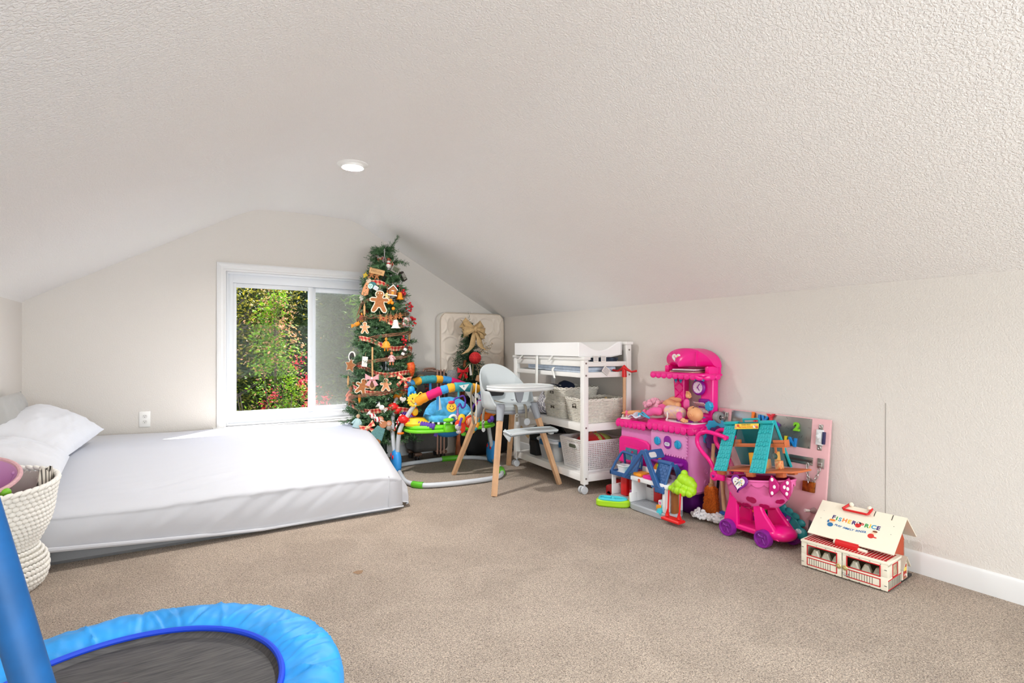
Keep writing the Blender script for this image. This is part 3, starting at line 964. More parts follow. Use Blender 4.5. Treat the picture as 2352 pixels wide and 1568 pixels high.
rr = nt.nodes.new('ShaderNodeValToRGB'); rr.color_ramp.elements[0].position = 0.3; rr.color_ramp.elements[1].position = 0.75
rr.color_ramp.elements[0].color = lin((58, 56, 57)); rr.color_ramp.elements[1].color = lin((96, 92, 90))
nt.links.new(nz.outputs['Fac'], rr.inputs[0]); nt.links.new(rr.outputs[0], b.inputs['Base Color'])
g = MB(); g.lathe([(0.0, TZ - 0.028), (0.20, TZ - 0.026), (0.310, TZ - 0.020), (0.324, TZ - 0.004)], 80); g.obj('jumping_mat', MAT, tp)
g = MB(); g.prism(circ(0.06, 32), TZ - 0.0262, TZ - 0.0245); g.obj('printed_emblem', M('red_print', (232, 44, 40), 0.6), tp).location = (-0.03, 0.085, 0.0005)
STEEL = M('grey_tube', (150, 152, 156), 0.35, 0.8)
g = MB(); g.torus((0, 0, TZ - 0.03), 0.44, 0.013, 80, 8); g.obj('frame_ring', STEEL, tp)
for k in range(6):
    a = 2 * pi * (k + 0.3) / 6
    g = MB(); g.cyl((0.44 * cos(a), 0.44 * sin(a), TZ - 0.03), (0.455 * cos(a), 0.455 * sin(a), 0.0), 0.013, n=10)
    l = g.obj('leg', STEEL, tp)
    g = MB(); g.cyl((0.454 * cos(a), 0.454 * sin(a), 0.035), (0.456 * cos(a), 0.456 * sin(a), 0.0), 0.018, 0.02, 12); g.obj('rubber_foot', BLACK_PL, l)
# ------------------------------------------------------------------ slim artificial Christmas tree with its ornaments
NEEDLE = M('artificial_needles', (26, 66, 32), 0.6, var=0.5, vscale=26, col2=(104, 142, 98), spec=0.3)
NEEDLE_D = M('artificial_needles_dark', (26, 56, 34), 0.6, var=0.5, vscale=26, col2=(70, 104, 70), spec=0.3)
TWIG = M('grapevine_twig', (134, 98, 72), 0.85, var=0.3, vscale=60)
AXX, AXY = 1.588, 4.80
CONE = [(0.20, .24), (.26, .275), (.49, .30), (1.07, .235), (1.65, .158), (1.84, .09), (1.98, .03), (2.1, .012)]
def cone_r(z, tab=CONE):
    if z <= tab[0][0]: return tab[0][1]
    for (a, ra), (b_, rb) in zip(tab, tab[1:]):
        if a <= z <= b_: return ra + (rb - ra) * (z - a) / (b_ - a)
    return tab[-1][1]
def needles(mb, p0, p1, n, ln, w, rnd, m=0):
    """a tinsel-like twig: needles all round the wire from p0 to p1"""
    P0 = Vector(p0); P1 = Vector(p1); d = (P1 - P0).normalized(); a = d.orthogonal().normalized(); b_ = d.cross(a)
    for i in range(n):
        t = i / n + rnd.uniform(0, 1.0 / n); th = rnd.uniform(0, 2 * pi)
        o = (a * cos(th) + b_ * sin(th)); base = P0.lerp(P1, t)
        tip = base + (o * 0.85 + d * rnd.uniform(0.35, 0.8)) * ln * rnd.uniform(0.7, 1.1)
        s = o.cross(d) * w
        k = len(mb.v)
        mid = base.lerp(tip, 0.5) + o * ln * 0.06
        mb.v += [tuple(base - s * 0.4), tuple(base + s * 0.4), tuple(mid + s), tuple(mid - s), tuple(tip)]
        mb.f += [[k, k + 1, k + 2, k + 3], [k + 3, k + 2, k + 4]]; mb.m += [m, m]
rnd = random.Random(21)
xt = thing('christmas_tree', 'tall slim green Christmas tree with a bent tip beside the window', 'christmas tree', (AXX, AXY, 0))
fo = MB(); wire = MB()
z = 0.24
while z < 1.98:
    R_ = cone_r(z)
    nb = max(4, int(11 * R_ / 0.25))
    for k in range(nb):
        a = rnd.uniform(0, 2 * pi); L = R_ * rnd.uniform(0.86, 1.16) + (0.08 if rnd.random() < 0.05 else 0)
        dz = rnd.uniform(-0.02, 0.06)
        r0 = R_ * 0.25
        p0 = (r0 * cos(a), r0 * sin(a), z); p1 = (L * cos(a), L * sin(a), z + dz)
        wire.tube([p0, p1], 0.002, 4)
        needles(fo, p0, p1, int(36 + 150 * L), 0.031, 0.0023, rnd)
        for s in (-1, 1):
            for t in (0.45, 0.75):
                q = Vector(p0).lerp(Vector(p1), t); a2 = a + s * rnd.uniform(0.5, 1.0); l2 = 0.075 * rnd.uniform(0.7, 1.2)
                q2 = q + Vector((cos(a2) * l2, sin(a2) * l2, rnd.uniform(-0.02, 0.04)))
                needles(fo, q, q2, 28, 0.028, 0.0023, rnd)
    z += 0.030
tip = spline([(0, 0, 1.88), (0.03, -0.04, 1.95), (0.072, -0.055, 2.015), (0.112, -0.066, 2.082)], 6)
for i in range(len(tip) - 1):
    needles(fo, tip[i], tip[i + 1], 16, 0.030, 0.0017, rnd)
for k in range(26):
    a = rnd.uniform(0, 2 * pi); zz = rnd.uniform(1.8, 1.97); p0 = (0.02, -0.02, zz - 0.03)
    needles(fo, p0, (0.02 + 0.05 * cos(a), -0.02 + 0.05 * sin(a), zz + 0.06), 30, 0.028, 0.0017, rnd)
wire.tube(tip, 0.002, 5)
wire.obj('branch_wires', M('green_wire', (36, 60, 38), 0.6), xt)
stuff(fo.obj('foliage', NEEDLE, xt, smooth=0, fixn=False))
g = MB(); g.cyl((0, 0, 0.03), (0, 0, 1.9), 0.016, 0.008, 12); g.cyl((0, 0, 0.02), (0, 0, 0.30), 0.027, n=16); g.torus((0, 0, 0.12), 0.03, 0.006, 20, 6); g.torus((0, 0, 0.24), 0.029, 0.006, 20, 6)
g.obj('trunk_pole', M('dark_green_steel', (38, 56, 50), 0.45), xt)
for k in range(4):
    a = pi / 4 + k * pi / 2 + 0.35
    g = MB(); g.box((0.11 * cos(a), 0.11 * sin(a), 0.022), (0.22, 0.035, 0.03), (0, radians(6), a), 0.006); g.ell((0.215 * cos(a), 0.215 * sin(a), 0.012), (0.02, 0.02, 0.012), 10)
    g.obj('stand_leg', M('black_steel', (24, 26, 28), 0.4), xt)

PLAID = checker_mat('red_cream_plaid', (240, 206, 164), (228, 116, 98), (190, 34, 38), 0.036)
g = MB(); pts = []; ws = []
turns = [(0.0, 1.90), (1.0, 1.70), (2.0, 1.36), (3.0, 1.17), (4.0, 0.90), (5.0, 0.74), (6.0, 0.56), (6.55, 0.50)]
def turn_z(t):
    for (a, za), (b_, zb) in zip(turns, turns[1:]):
        if a <= t <= b_: return za + (zb - za) * (t - a) / (b_ - a)
    return turns[-1][1]
CAMA = atan2(-AXY, -AXX)
for i in range(330):
    t = 6.55 * i / 329
    a = CAMA - pi * 0.5 + 2 * pi * t           # runs left to right across the front, sinking
    zz = turn_z(t) + 0.02 * sin(a * 3 + t)
    r = cone_r(zz) * (0.95 + 0.04 * sin(a * 5 + t * 7) + 0.12 * sin(a * 1.0 + t * 9.4)) + 0.004
    pts.append((r * cos(a), r * sin(a), zz)); ws.append((0.012 * cos(a) , 0.012 * sin(a), 0.042))
ribbon(g, pts, ws, None)
o = g.obj('plaid_ribbon', PLAID, smooth=60, fixn=False); o.location = (AXX, AXY, 0)
tag(o, 'red and cream plaid ribbon wound round the tall Christmas tree', 'ribbon')
vt = thing('grapevine_garland', 'brown twisted grapevine garland wound up the tall Christmas tree', 'garland', (AXX, AXY, 0))
vz = [(0.0, 0.62), (1.0, 0.92), (2.0, 1.13), (3.0, 1.32), (4.0, 1.45), (4.6, 1.62)]
def vine_z(t):
    for (a, za), (b_, zb) in zip(vz, vz[1:]):
        if a <= t <= b_: return za + (zb - za) * (t - a) / (b_ - a)
    return vz[-1][1]
for k in range(6):
    g = MB(); pts = []
    for i in range(240):
        t = 4.6 * i / 239; a = CAMA - pi * 0.5 + 2 * pi * t
        ph = k * 1.05 + t * 16
        zz = vine_z(t) + 0.02 * sin(2 * pi * t) * 0 + 0.012 * sin(ph) + 0.006 * mnoise.noise((t * 9, k * 3, 0))
        r = cone_r(zz) * (1.0 + 0.10 * sin(t * 11)) + 0.006 + 0.012 * cos(ph)
        pts.append((r * cos(a), r * sin(a), zz))
    g.tube(pts, 0.0034, 5); g.obj('vine_strand', TWIG, vt)

# ---- ornaments
PF = frame((0, 0, 0), (1, 0, 0), (0, 0, 1))       # outline in x-z, thickness towards -y (the viewer's side)
GING = M('gingerbread', (164, 102, 56), 0.75, var=0.18, vscale=90)
GINGP = M('pale_gingerbread', (222, 154, 110), 0.8, var=0.1, vscale=90)
ICING = M('icing_white', (240, 228, 206), 0.7)
OWHITE = M('ornament_white', (234, 230, 224), 0.6)
ORED = M('ornament_red', (200, 26, 36), 0.45)
BERRY = M('berry_red', (204, 22, 40), 0.3)
OGOLD = M('ornament_amber', (228, 150, 40), 0.5)
OWOOD = M('ornament_wood', (206, 160, 108), 0.7, var=0.12, vscale=60)
ODARK = M('ornament_dark', (52, 44, 40), 0.7)
OGREY = M('ornament_grey', (150, 146, 138), 0.6)
OTEAL = M('ornament_teal', (96, 142, 142), 0.8, var=0.15, vscale=90)
OPINK = M('ornament_pink_cloth', (214, 140, 118), 0.9, var=0.1, vscale=60)
OBLUE = M('ornament_pale_blue', (176, 204, 206), 0.85)
OORA = M('ornament_orange', (244, 148, 26), 0.5)
def gman(s):
    h = [(0, 1.0), (0.16, 0.97), (0.25, 0.86), (0.25, 0.72), (0.17, 0.62), (0.2, 0.56), (0.45, 0.58), (0.58, 0.5), (0.57, 0.38), (0.45, 0.32), (0.27, 0.33), (0.29, 0.18), (0.4, -0.05), (0.47, -0.2), (0.42, -0.32), (0.28, -0.34), (0.16, -0.22), (0.06, -0.04), (0, -0.02)]
    pts = h + [(-x, y) for x, y in h[::-1] if x > 0]
    return [(x * s, (y - 0.33) * s) for x, y in pts]
def orn(name, label, cat, pos, tilt=0.0, group='ornaments on the tall Christmas tree', out=0.024):
    x, y, z = pos[0] + 0.033, pos[1] + 0.10, pos[2]
    ca = atan2(-y, -x); oa = atan2(y - AXY, x - AXX)
    d = (oa - ca + pi) % (2 * pi) - pi
    a = ca + d * 0.45
    o = thing(name, label, cat, (x + out * cos(a), y + out * sin(a), z), group=group)
    o.scale = (1.22, 1.22, 1.22)
    o.rotation_euler = (Matrix.Rotation(a + pi / 2, 3, 'Z') @ Matrix.Rotation(tilt, 3, 'Y')).to_euler()
    return o
def hook(o, h, l=0.03):
    MB().tube([(0, 0, h), (0, 0.004, h + l)], 0.0009, 5).obj('hanger', M('jute_string', (196, 172, 132), 0.9), o)
def ginger(pos, label, s, mat=GING, tilt=0.0, icing=True, extra=None):
    o = orn('gingerbread_ornament', label, 'ornament', pos, tilt)
    g = MB(); g.prism(gman(s), 0, 0.006, mtx=PF, bev=0.0015); g.obj('cookie', mat, o)
    if icing:
        g = MB(); P = gman(s * 0.97); g.tube([(x, -0.0062, y) for x, y in P], 0.0016 * s / 0.06 + 0.0004, 5, True); g.obj('icing', ICING, o)
    g = MB()
    for dx in (-0.09, 0.09): g.ell((dx * s, -0.0068, 0.50 * s), (0.035 * s, 0.0015, 0.04 * s), 8)
    g.obj('eyes', ODARK if not extra else ICING, o)
    hook(o, 0.66 * s)
    return o
A = {'whisk':(1.526,4.598,1.887), 'snowman':(1.551,4.569,1.824), 'plaque':(1.458,4.579,1.739), 'gingerpair':(1.429,4.597,1.713), 'star':(1.409,4.717,1.718), 'brownhead':(1.402,4.618,1.665), 'button':(1.409,4.591,1.610), 'tag':(1.439,4.553,1.593), 'gingerpale':(1.385,4.638,1.591), 'house':(1.562,4.510,1.570), 'berry1':(1.660,4.553,1.599), 'tassel':(1.522,4.507,1.534), 'gingerbig':(1.459,4.522,1.473), 'bellgold':(1.634,4.527,1.527), 'oranges':(1.543,4.499,1.460), 'greydoll':(1.371,4.694,1.523), 'berry2':(1.737,4.609,1.476), 'twig':(1.352,4.733,1.404), 'stick':(1.366,4.626,1.402), 'figure':(1.353,4.658,1.343), 'bird':(1.338,4.737,1.285), 'gm1':(1.463,4.501,1.331), 'gm2':(1.501,4.487,1.328), 'gm3':(1.542,4.485,1.333), 'gm4':(1.585,4.487,1.342), 'gm5':(1.629,4.502,1.355), 'berry3':(1.765,4.597,1.352), 'lantern':(1.690,4.539,1.309), 'bellwhite':(1.582,4.479,1.274), 'gingertan':(1.360,4.592,1.247), 'rust':(1.741,4.588,1.192), 'slab':(1.690,4.624,1.719), 'picture':(1.609,4.566,1.768), 'angel':(1.497,4.466,1.109), 'flower':(1.653,4.492,1.155), 'girl':(1.536,4.446,0.988), 'hat':(1.655,4.476,1.039), 'bwheart':(1.296,4.749,0.997), 'starcookie':(1.289,4.753,0.917), 'tagwhite':(1.346,4.558,0.955), 'spoon':(1.390,4.494,0.886), 'snowginger':(1.482,4.433,0.758), 'strawberry':(1.731,4.519,0.889), 'bowplaid':(1.639,4.444,0.804), 'gingerbrown':(1.325,4.548,0.742), 'pinkdoll':(1.289,4.753,0.659), 'carrot':(1.304,4.566,0.632), 'rolling':(1.265,4.759,0.773), 'swirl':(1.447,4.426,0.567), 'mint':(1.378,4.455,0.500), 'mint2':(1.415,4.432,0.467), 'mouse':(1.427,4.434,0.364), 'bowred':(1.351,4.485,0.404), 'bluedoll':(1.289,4.575,0.437), 'cane':(1.570,4.402,0.415), 'candygrey':(1.500,4.408,0.394), 'pin2':(1.680,4.438,0.369), 'heartwhite':(1.623,4.421,0.624), 'twigbird':(1.358,4.486,0.312), 'cane2':(1.585,4.402,0.473)}
on = ' on the tall tree'
ginger(A['gingerbig'], 'largest gingerbread man ornament with white icing edge, high on the tall tree', 0.118, tilt=0.05, extra=True)
ginger(A['gingertan'], 'tan gingerbread figure at the left edge just above the plaid ribbon', 0.062, GINGP)
ginger(A['gingerbrown'], 'brown gingerbread man beside the wooden spoon ornament', 0.088, tilt=0.35)
ginger(A['snowginger'], 'pale gingerbread snowman with a hat in the lower middle of the tree', 0.068, GINGP)
ginger((A['gingerpair'][0] - 0.012, A['gingerpair'][1], A['gingerpair'][2]), 'left small gingerbread man under the wooden plaque', 0.036, icing=False)
ginger((A['gingerpair'][0] + 0.028, A['gingerpair'][1] - 0.012, A['gingerpair'][2] - 0.012), 'right small gingerbread man under the wooden plaque', 0.036, icing=False)
for i in range(1, 6):
    ginger(A['gm%d' % i], ['first', 'second', 'third', 'fourth', 'fifth'][i - 1] + ' small gingerbread man from the left in the row above the white bell', 0.034, icing=False, tilt=(-0.2, 0.3, 0, 0.25, -0.1)[i - 1])
o = orn('gingerbread_ornament', 'pale orange gingerbread body with black buttons at the upper left edge', 'ornament', A['gingerpale'], 0.15)
g = MB(); g.prism([(-0.028, -0.045), (0.0, -0.052), (0.022, -0.04), (0.026, 0.0), (0.018, 0.045), (-0.004, 0.05), (-0.012, 0.03), (-0.022, 0.0)], 0, 0.012, mtx=PF, bev=0.003); g.obj('body', GINGP, o)
g = MB(); [g.ell((0.006, -0.013, z_), 0.004, 8) for z_ in (0.022, 0.004)]; g.obj('button', ODARK, o)
# plaque
o = orn('plaque_ornament', 'small wooden sign ornament with faint script near the top', 'ornament', A['plaque'], 0.24)
g = MB(); g.box((0, -0.006, 0), (0.108, 0.010, 0.040), None, 0.003); g.obj('board', OWOOD, o)
g = MB()
for i in range(9):
    x0 = -0.04 + i * 0.009; g.tube([(x0, -0.0115, -0.006), (x0 + 0.003, -0.0115, 0.006 + 0.004 * (i % 3 == 0)), (x0 + 0.006, -0.0115, -0.005)], 0.0009, 4)
g.obj('script', M('script_brown', (120, 92, 66), 0.8), o)
# whisk
o = orn('whisk_ornament', 'tiny clear wire whisk ornament near the tip of the tree', 'ornament', A['whisk'])
g = MB()
for k in range(6):
    a = pi * k / 6; g.tube(spline([(0, 0, 0.0), (0.014 * cos(a), 0.014 * sin(a), -0.028), (0.012 * cos(a), 0.012 * sin(a), -0.044), (0, 0, -0.052)], 4), 0.0011, 4); g.tube(spline([(0, 0, 0.0), (-0.014 * cos(a), -0.014 * sin(a), -0.028), (-0.012 * cos(a), -0.012 * sin(a), -0.044), (0, 0, -0.052)], 4), 0.0011, 4)
g.obj('wires', CHROME, o); g = MB(); g.cyl((0, 0, -0.002), (0, 0, 0.052), 0.0035, 0.0025, 10); g.obj('handle', CHROME, o)
# snowman
o = orn('snowman_ornament', 'little white snowman ornament with red scarf near the top', 'ornament', A['snowman'])
g = MB(); g.ell((0, 0, -0.02), 0.018, 12); g.ell((0, 0, 0.006), 0.013, 12); g.obj('body', OWHITE, o)
g = MB(); g.torus((0, 0, -0.005), 0.012, 0.004, 14, 6); g.box((0.006, -0.013, -0.018), (0.006, 0.004, 0.02)); g.obj('scarf', ORED, o)
g = MB(); g.cyl((0, 0, 0.015), (0, 0, 0.034), 0.010, n=12); g.cyl((0, 0, 0.015), (0, 0, 0.018), 0.016, n=12); g.obj('hat', M('hat_brown', (150, 84, 60), 0.8), o)
def box_orn(key, label, s, mat, tilt, mat2=None, cat='ornament', name='box_ornament'):
    o = orn(name, label, cat, A[key], tilt)
    g = MB(); g.box((0, 0, 0), s, None, 0.002); g.obj('block', mat, o)
    g = MB(); g.box((0, -s[1] / 2 - 0.0005, 0), (s[0] * 0.72, 0.002, s[2] * 0.66)); g.obj('face_panel', mat2 or OGREY, o); hook(o, s[2] / 2)
    return o
box_orn('slab', 'dark slate block ornament sticking out at the upper right', (0.034, 0.03, 0.07), ODARK, -0.6, OGREY)
box_orn('picture', 'grey picture frame ornament at the upper right', (0.062, 0.012, 0.05), OGREY, 0.45, M('pic_olive', (96, 102, 78), 0.6))
box_orn('tag', 'small white gift tag ornament beside the teal button', (0.034, 0.004, 0.03), OWHITE, 0.5, M('tag_print', (190, 196, 206), 0.7), name='tag_ornament')
box_orn('tagwhite', 'white paper tag ornament left of the wooden spoon', (0.04, 0.005, 0.072), OWHITE, 0.1, M('tag_plain', (226, 220, 214), 0.8), name='tag_ornament')
# star / bird / button
def star(r1, r2, n=5): return [((r1 if i % 2 == 0 else r2) * sin(pi * i / n), (r1 if i % 2 == 0 else r2) * cos(pi * i / n)) for i in range(2 * n)]
for key, lab, r1, mt in (('star', 'small yellow star ornament at the left edge near the top', 0.026, M('star_yellow', (228, 196, 60), 0.5)), ('starcookie', 'brown star cookie ornament on the left edge of the tree', 0.052, GING)):
    o = orn('star_ornament', lab, 'ornament', A[key], 0.2); g = MB(); g.prism(star(r1, r1 * 0.55), 0, 0.007, mtx=PF, bev=0.0015); g.obj('star', mt, o)
    if r1 > 0.04: g = MB(); g.tube([(x * 0.98, -0.0072, y * 0.98) for x, y in star(r1, r1 * 0.55)], 0.0015, 5, True); g.obj('icing', ICING, o)
    hook(o, r1)
o = orn('button_ornament', 'round teal button face ornament at the upper left', 'ornament', A['button'])
g = MB(); g.ell((0.01, 0.004, 0.01), (0.03, 0.012, 0.024), 14); g.obj('bow', M('deep_teal', (52, 118, 122), 0.7), o); g = MB(); g.prism(circ(0.019, 20), 0.006, 0.014, mtx=PF, bev=0.002); g.obj('disc', M('mint', (184, 222, 214), 0.5), o)
g = MB(); [g.ell((dx, -0.0148, dz), 0.0028, 6) for dx, dz in ((-0.006, 0.004), (0.006, 0.004), (0, -0.006))]; g.obj('hole', ODARK, o)
# dolls
def doll(key, label, body, skin, h, hairm=None, tilt=0.0, w=0.5):
    o = orn('doll_ornament', label, 'ornament', A[key], tilt)
    g = MB(); g.lathe([(0.0, h * 0.22), (0.07 * h, h * 0.2), (0.14 * h, 0.05 * h), (w * 0.5 * h, -0.26 * h), (w * 0.48 * h, -0.28 * h), (0, -0.26 * h)], 14, sy=0.6); [g.tube([(s * 0.08 * h, 0, 0.16 * h), (s * 0.2 * h, -0.02 * h, 0.0), (s * 0.24 * h, -0.03 * h, -0.1 * h)], [0.05 * h, 0.055 * h, 0.06 * h], 7) for s in (-1, 1)]; g.obj('dress', body, o, smooth=60)
    g = MB(); g.ell((0, 0, 0.32 * h), (0.10 * h, 0.09 * h, 0.12 * h), 12); g.obj('head', skin, o)
    for s in (-1, 1): MB().tube([(s * 0.09 * h, 0, -0.24 * h), (s * 0.1 * h, 0, -0.44 * h), (s * 0.105 * h, -0.03 * h, -0.5 * h)], [0.05 * h, 0.05 * h, 0.06 * h], 7).obj('leg', skin, o)
    if hairm: g = MB(); g.ell((0, 0.02 * h, 0.36 * h), (0.13 * h, 0.11 * h, 0.12 * h), 12); g.obj('hair', hairm, o)
    hook(o, 0.42 * h)
doll('brownhead', 'little doll ornament with dark brown hair at the upper left', M('doll_cream', (222, 196, 168), 0.9), GINGP, 0.075, M('hair_brown', (74, 48, 42), 0.9))
doll('greydoll', 'pale grey cloth doll ornament on the left side', M('doll_grey', (206, 200, 190), 0.9), M('doll_skin_grey', (190, 180, 166), 0.9), 0.088)
doll('pinkdoll', 'doll ornament in a dusty pink dress at the lower left edge', OPINK, M('doll_tan', (176, 120, 92), 0.9), 0.155, w=0.62)
doll('bluedoll', 'doll ornament in a pale blue dress at the bottom left', OBLUE, M('doll_beige', (222, 180, 144), 0.9), 0.135, tilt=0.15)
doll('angel', 'amber gingerbread angel with a red bow in the middle of the tree', OGOLD, OGOLD, 0.10, w=0.7)
doll('girl', 'gingerbread girl ornament in a red and white plaid dress', M('plaid_white', (226, 214, 214), 0.9, var=0.25, vscale=140, col2=(170, 60, 70)), M('girl_skin', (206, 124, 82), 0.8), 0.10, w=0.46)
doll('figure', 'small brown and orange scarecrow ornament on the left', M('scarecrow', (158, 76, 56), 0.9), OGOLD, 0.07)
doll('tassel', 'straw broom angel ornament left of the white house', M('straw', (232, 204, 146), 0.9), M('cinnamon', (160, 96, 58), 0.9), 0.08, w=0.42)
# house, bells, lantern
o = orn('house_ornament', 'white gingerbread house ornament with brown walls', 'ornament', A['house'], 0.1)
g = MB(); g.prism([(-0.026, -0.03), (0.026, -0.03), (0.026, 0.008), (0, 0.034), (-0.026, 0.008)], 0, 0.03, mtx=PF); g.obj('wall', GING, o)
g = MB(); [g.box((s * 0.017, -0.015, 0.024), (0.05, 0.042, 0.006), (0, s * radians(45), 0)) for s in (-1, 1)]; g.box((0, -0.015, -0.032), (0.064, 0.042, 0.006)); g.box((0, -0.031, 0.0), (0.02, 0.002, 0.006)); g.obj('roof', OWHITE, o)
g = MB(); g.box((0, -0.031, -0.018), (0.016, 0.003, 0.022)); g.obj('door', OGOLD, o); hook(o, 0.034)
def bell(key, label, mat, s, mat2):
    o = orn('bell_ornament', label, 'ornament', A[key])
    g = MB(); g.lathe([(0.003, 0.5 * s), (0.2 * s, 0.45 * s), (0.26 * s, 0.2 * s), (0.3 * s, -0.1 * s), (0.46 * s, -0.32 * s), (0.44 * s, -0.33 * s), (0.27 * s, -0.1 * s), (0, 0.3 * s)], 20); g.obj('bell', mat, o)
    g = MB(); g.ell((0, 0, -0.36 * s), 0.09 * s, 10); g.obj('clapper', mat2, o); hook(o, 0.5 * s)
bell('bellwhite', 'white bell ornament on the right half of the tree', OWHITE, 0.075, ODARK)
bell('bellgold', 'orange bell ornament at the upper right under the red berries', OORA, 0.064, OGOLD)
o = orn('lantern_ornament', 'plaid covered white lantern ornament at the right edge', 'ornament', A['lantern'])
g = MB(); g.lathe([(0, 0.03), (0.016, 0.028), (0.024, 0.0), (0.028, -0.028), (0.02, -0.036), (0, -0.036)], 16); g.obj('globe', OWHITE, o)
g = MB(); [g.tube([(0.017 * cos(a), 0.017 * sin(a), 0.028), (0.025 * cos(a), 0.025 * sin(a), 0.0), (0.029 * cos(a), 0.029 * sin(a), -0.029)], 0.0016, 4) for a in [2 * pi * k / 8 for k in range(8)]]; g.torus((0, 0, 0.0), 0.025, 0.0016, 20, 4); g.torus((0, 0, -0.028), 0.029, 0.002, 20, 4); g.obj('plaid_line', ORED, o); hook(o, 0.03)
# berries, oranges
def berries(key, label, d, mat=BERRY, n=13, r=0.0075, L=0.055, group='ornaments on the tall Christmas tree', base=None, nm='berry_spray', seed=1):
    rn = random.Random(seed + len(label))
    o = orn(nm, label, 'berry spray', A[key] if base is None else base, group=group)
    st = MB()
    for k in range(n):
        e = Vector(d) * rn.uniform(0.1, 1.0) * L + Vector((rn.gauss(0, 1), rn.gauss(0, 1), rn.gauss(0, 1))) * L * 0.24
        st.tube([(0, 0.01, 0), e * 0.5 + Vector((0, 0, 0.003)), e], 0.001, 4)
        b_ = MB(); b_.ell(e, r, 8, rings=6); b_.obj('berry', mat, o)
    st.obj('stem', TWIG, o)
berries('berry1', 'red berry spray beside the white house ornament', (0.3, 0, -0.6), seed=3)
berries('berry2', 'red berry spray sticking out at the right edge, the upper one', (0.35, 0, -0.8), seed=4)
berries('berry3', 'red berry spray sticking out at the right edge above the lantern', (0.5, 0, -0.7), seed=5)
berries('flower', 'bright red berry cluster on the right below the white bell', (0.3, 0, -0.4), seed=6)
o = orn('orange_cluster', 'cluster of small orange fruits beside the largest gingerbread man', 'ornament', A['oranges'])
for dx, dz in ((-0.012, 0.006), (0.012, 0.004), (0.002, 0.022), (0.02, -0.036)): MB().ell((dx, -0.008, dz), 0.0125, 12).obj('fruit', OORA, o)
o = orn('bird_ornament', 'bright orange cloth bird at the left edge above the tan gingerbread', 'ornament', A['bird'], -0.3)
g = MB(); g.ell((0, 0, 0), (0.032, 0.014, 0.017), 12); g.ell((0.03, 0, 0.012), 0.011, 10); g.prism([(-0.02, -0.004), (-0.055, -0.012), (-0.05, 0.014), (-0.02, 0.008)], -0.003, 0.003, mtx=PF); g.obj('body', OORA, o); hook(o, 0.016)
# twigs and sticks
o = orn('twig_ornament', 'bundle of brown twigs sticking out on the left of the tree', 'ornament', A['twig'], 0.45)
for k in range(4): MB().tube([(0.004 * k - 0.006, 0, 0.045), (0.003 * k - 0.004, 0.002, 0), (0.001 * k, 0, -0.055 + 0.006 * k)], [0.003, 0.003, 0.001], 5).obj('twig', TWIG, o)
def pin(key, label, L, tilt=0.0):
    o = orn('rolling_pin_ornament', label, 'ornament', A[key], tilt)
    g = MB(); g.cyl((0, 0, -L * 0.34), (0, 0, L * 0.34), L * 0.085, n=12); g.obj('roller', OWOOD, o)
    for s in (-1, 1): MB().tube([(0, 0, s * L * 0.33), (0, 0, s * L * 0.42), (0, 0, s * L * 0.5)], [L * 0.03, L * 0.05, L * 0.03], 8).obj('handle', OWOOD, o)
    hook(o, L * 0.5)
pin('rolling', 'slim wooden rolling pin ornament hanging at the far left', 0.085); pin('pin2', 'pale wooden rolling pin ornament at the bottom right', 0.09, -0.35); pin('stick', 'pink wooden stick ornament on the left side', 0.09)
pin('rust', 'rust brown rolling pin ornament at the right edge below the lantern', 0.10, 0.1)
# hearts, hat, strawberry
o = orn('heart_ornament', 'white heart ornament behind the jumper toy bar', 'ornament', A['heartwhite'], 0.2); g = MB(); g.prism(heart(0.024), 0, 0.006, mtx=PF, bev=0.0015); g.obj('heart', OWHITE, o); hook(o, 0.02)
o = orn('mitten_ornament', 'black mitten ornament with a white rim at the left edge', 'ornament', A['bwheart'], 0.2); g = MB(); g.ell((0, 0, 0), (0.022, 0.012, 0.03), 14); g.ell((0.018, 0, -0.004), (0.012, 0.009, 0.018), 10); g.obj('mitten', ODARK, o); g = MB(); g.torus((0, 0, 0), 0.026, 0.006, 20, 6, axis='Y', sy=1.3); g.obj('rim', OWHITE, o); hook(o, 0.03)
o = orn('stocking_ornament', 'grey and white striped stocking ornament at the right edge', 'ornament', A['hat'], 0.5)
for k in range(5): MB().cyl((0, 0, 0.045 - 0.018 * k), (0, 0, 0.045 - 0.018 * (k + 1)), 0.013, n=12).obj('stripe', OWHITE if k % 2 else ODARK, o)
MB().tube([(0, 0, -0.042), (-0.004, -0.004, -0.052), (-0.03, -0.006, -0.058)], [0.013, 0.014, 0.009], 10).obj('foot', OGREY, o)
o = orn('strawberry_ornament', 'red and orange strawberry ornament on the right edge', 'ornament', A['strawberry'], -0.15)
g = MB(); g.lathe([(0, 0.05), (0.026, 0.046), (0.034, 0.02), (0.026, -0.025), (0.008, -0.06), (0, -0.064)], 16); g.obj('fruit', M('strawberry', (206, 48, 26), 0.45, var=0.3, vscale=70, col2=(236, 120, 40)), o); g = MB(); g.prism(star(0.032, 0.012, 6), -0.003, 0.003, mtx=Matrix.Translation((0, 0, 0.052))); g.obj('calyx', NEEDLE, o); hook(o, 0.05)
o = orn('carrot_ornament', 'small orange carrot ornament right of the pink doll', 'ornament', A['carrot']); g = MB(); g.lathe([(0, 0.034), (0.011, 0.03), (0.010, 0.0), (0.003, -0.036), (0, -0.038)], 12); g.obj('root', OORA, o); MB().tube([(0, 0, 0.032), (0.004, 0, 0.05)], 0.003, 5).obj('top', NEEDLE, o)
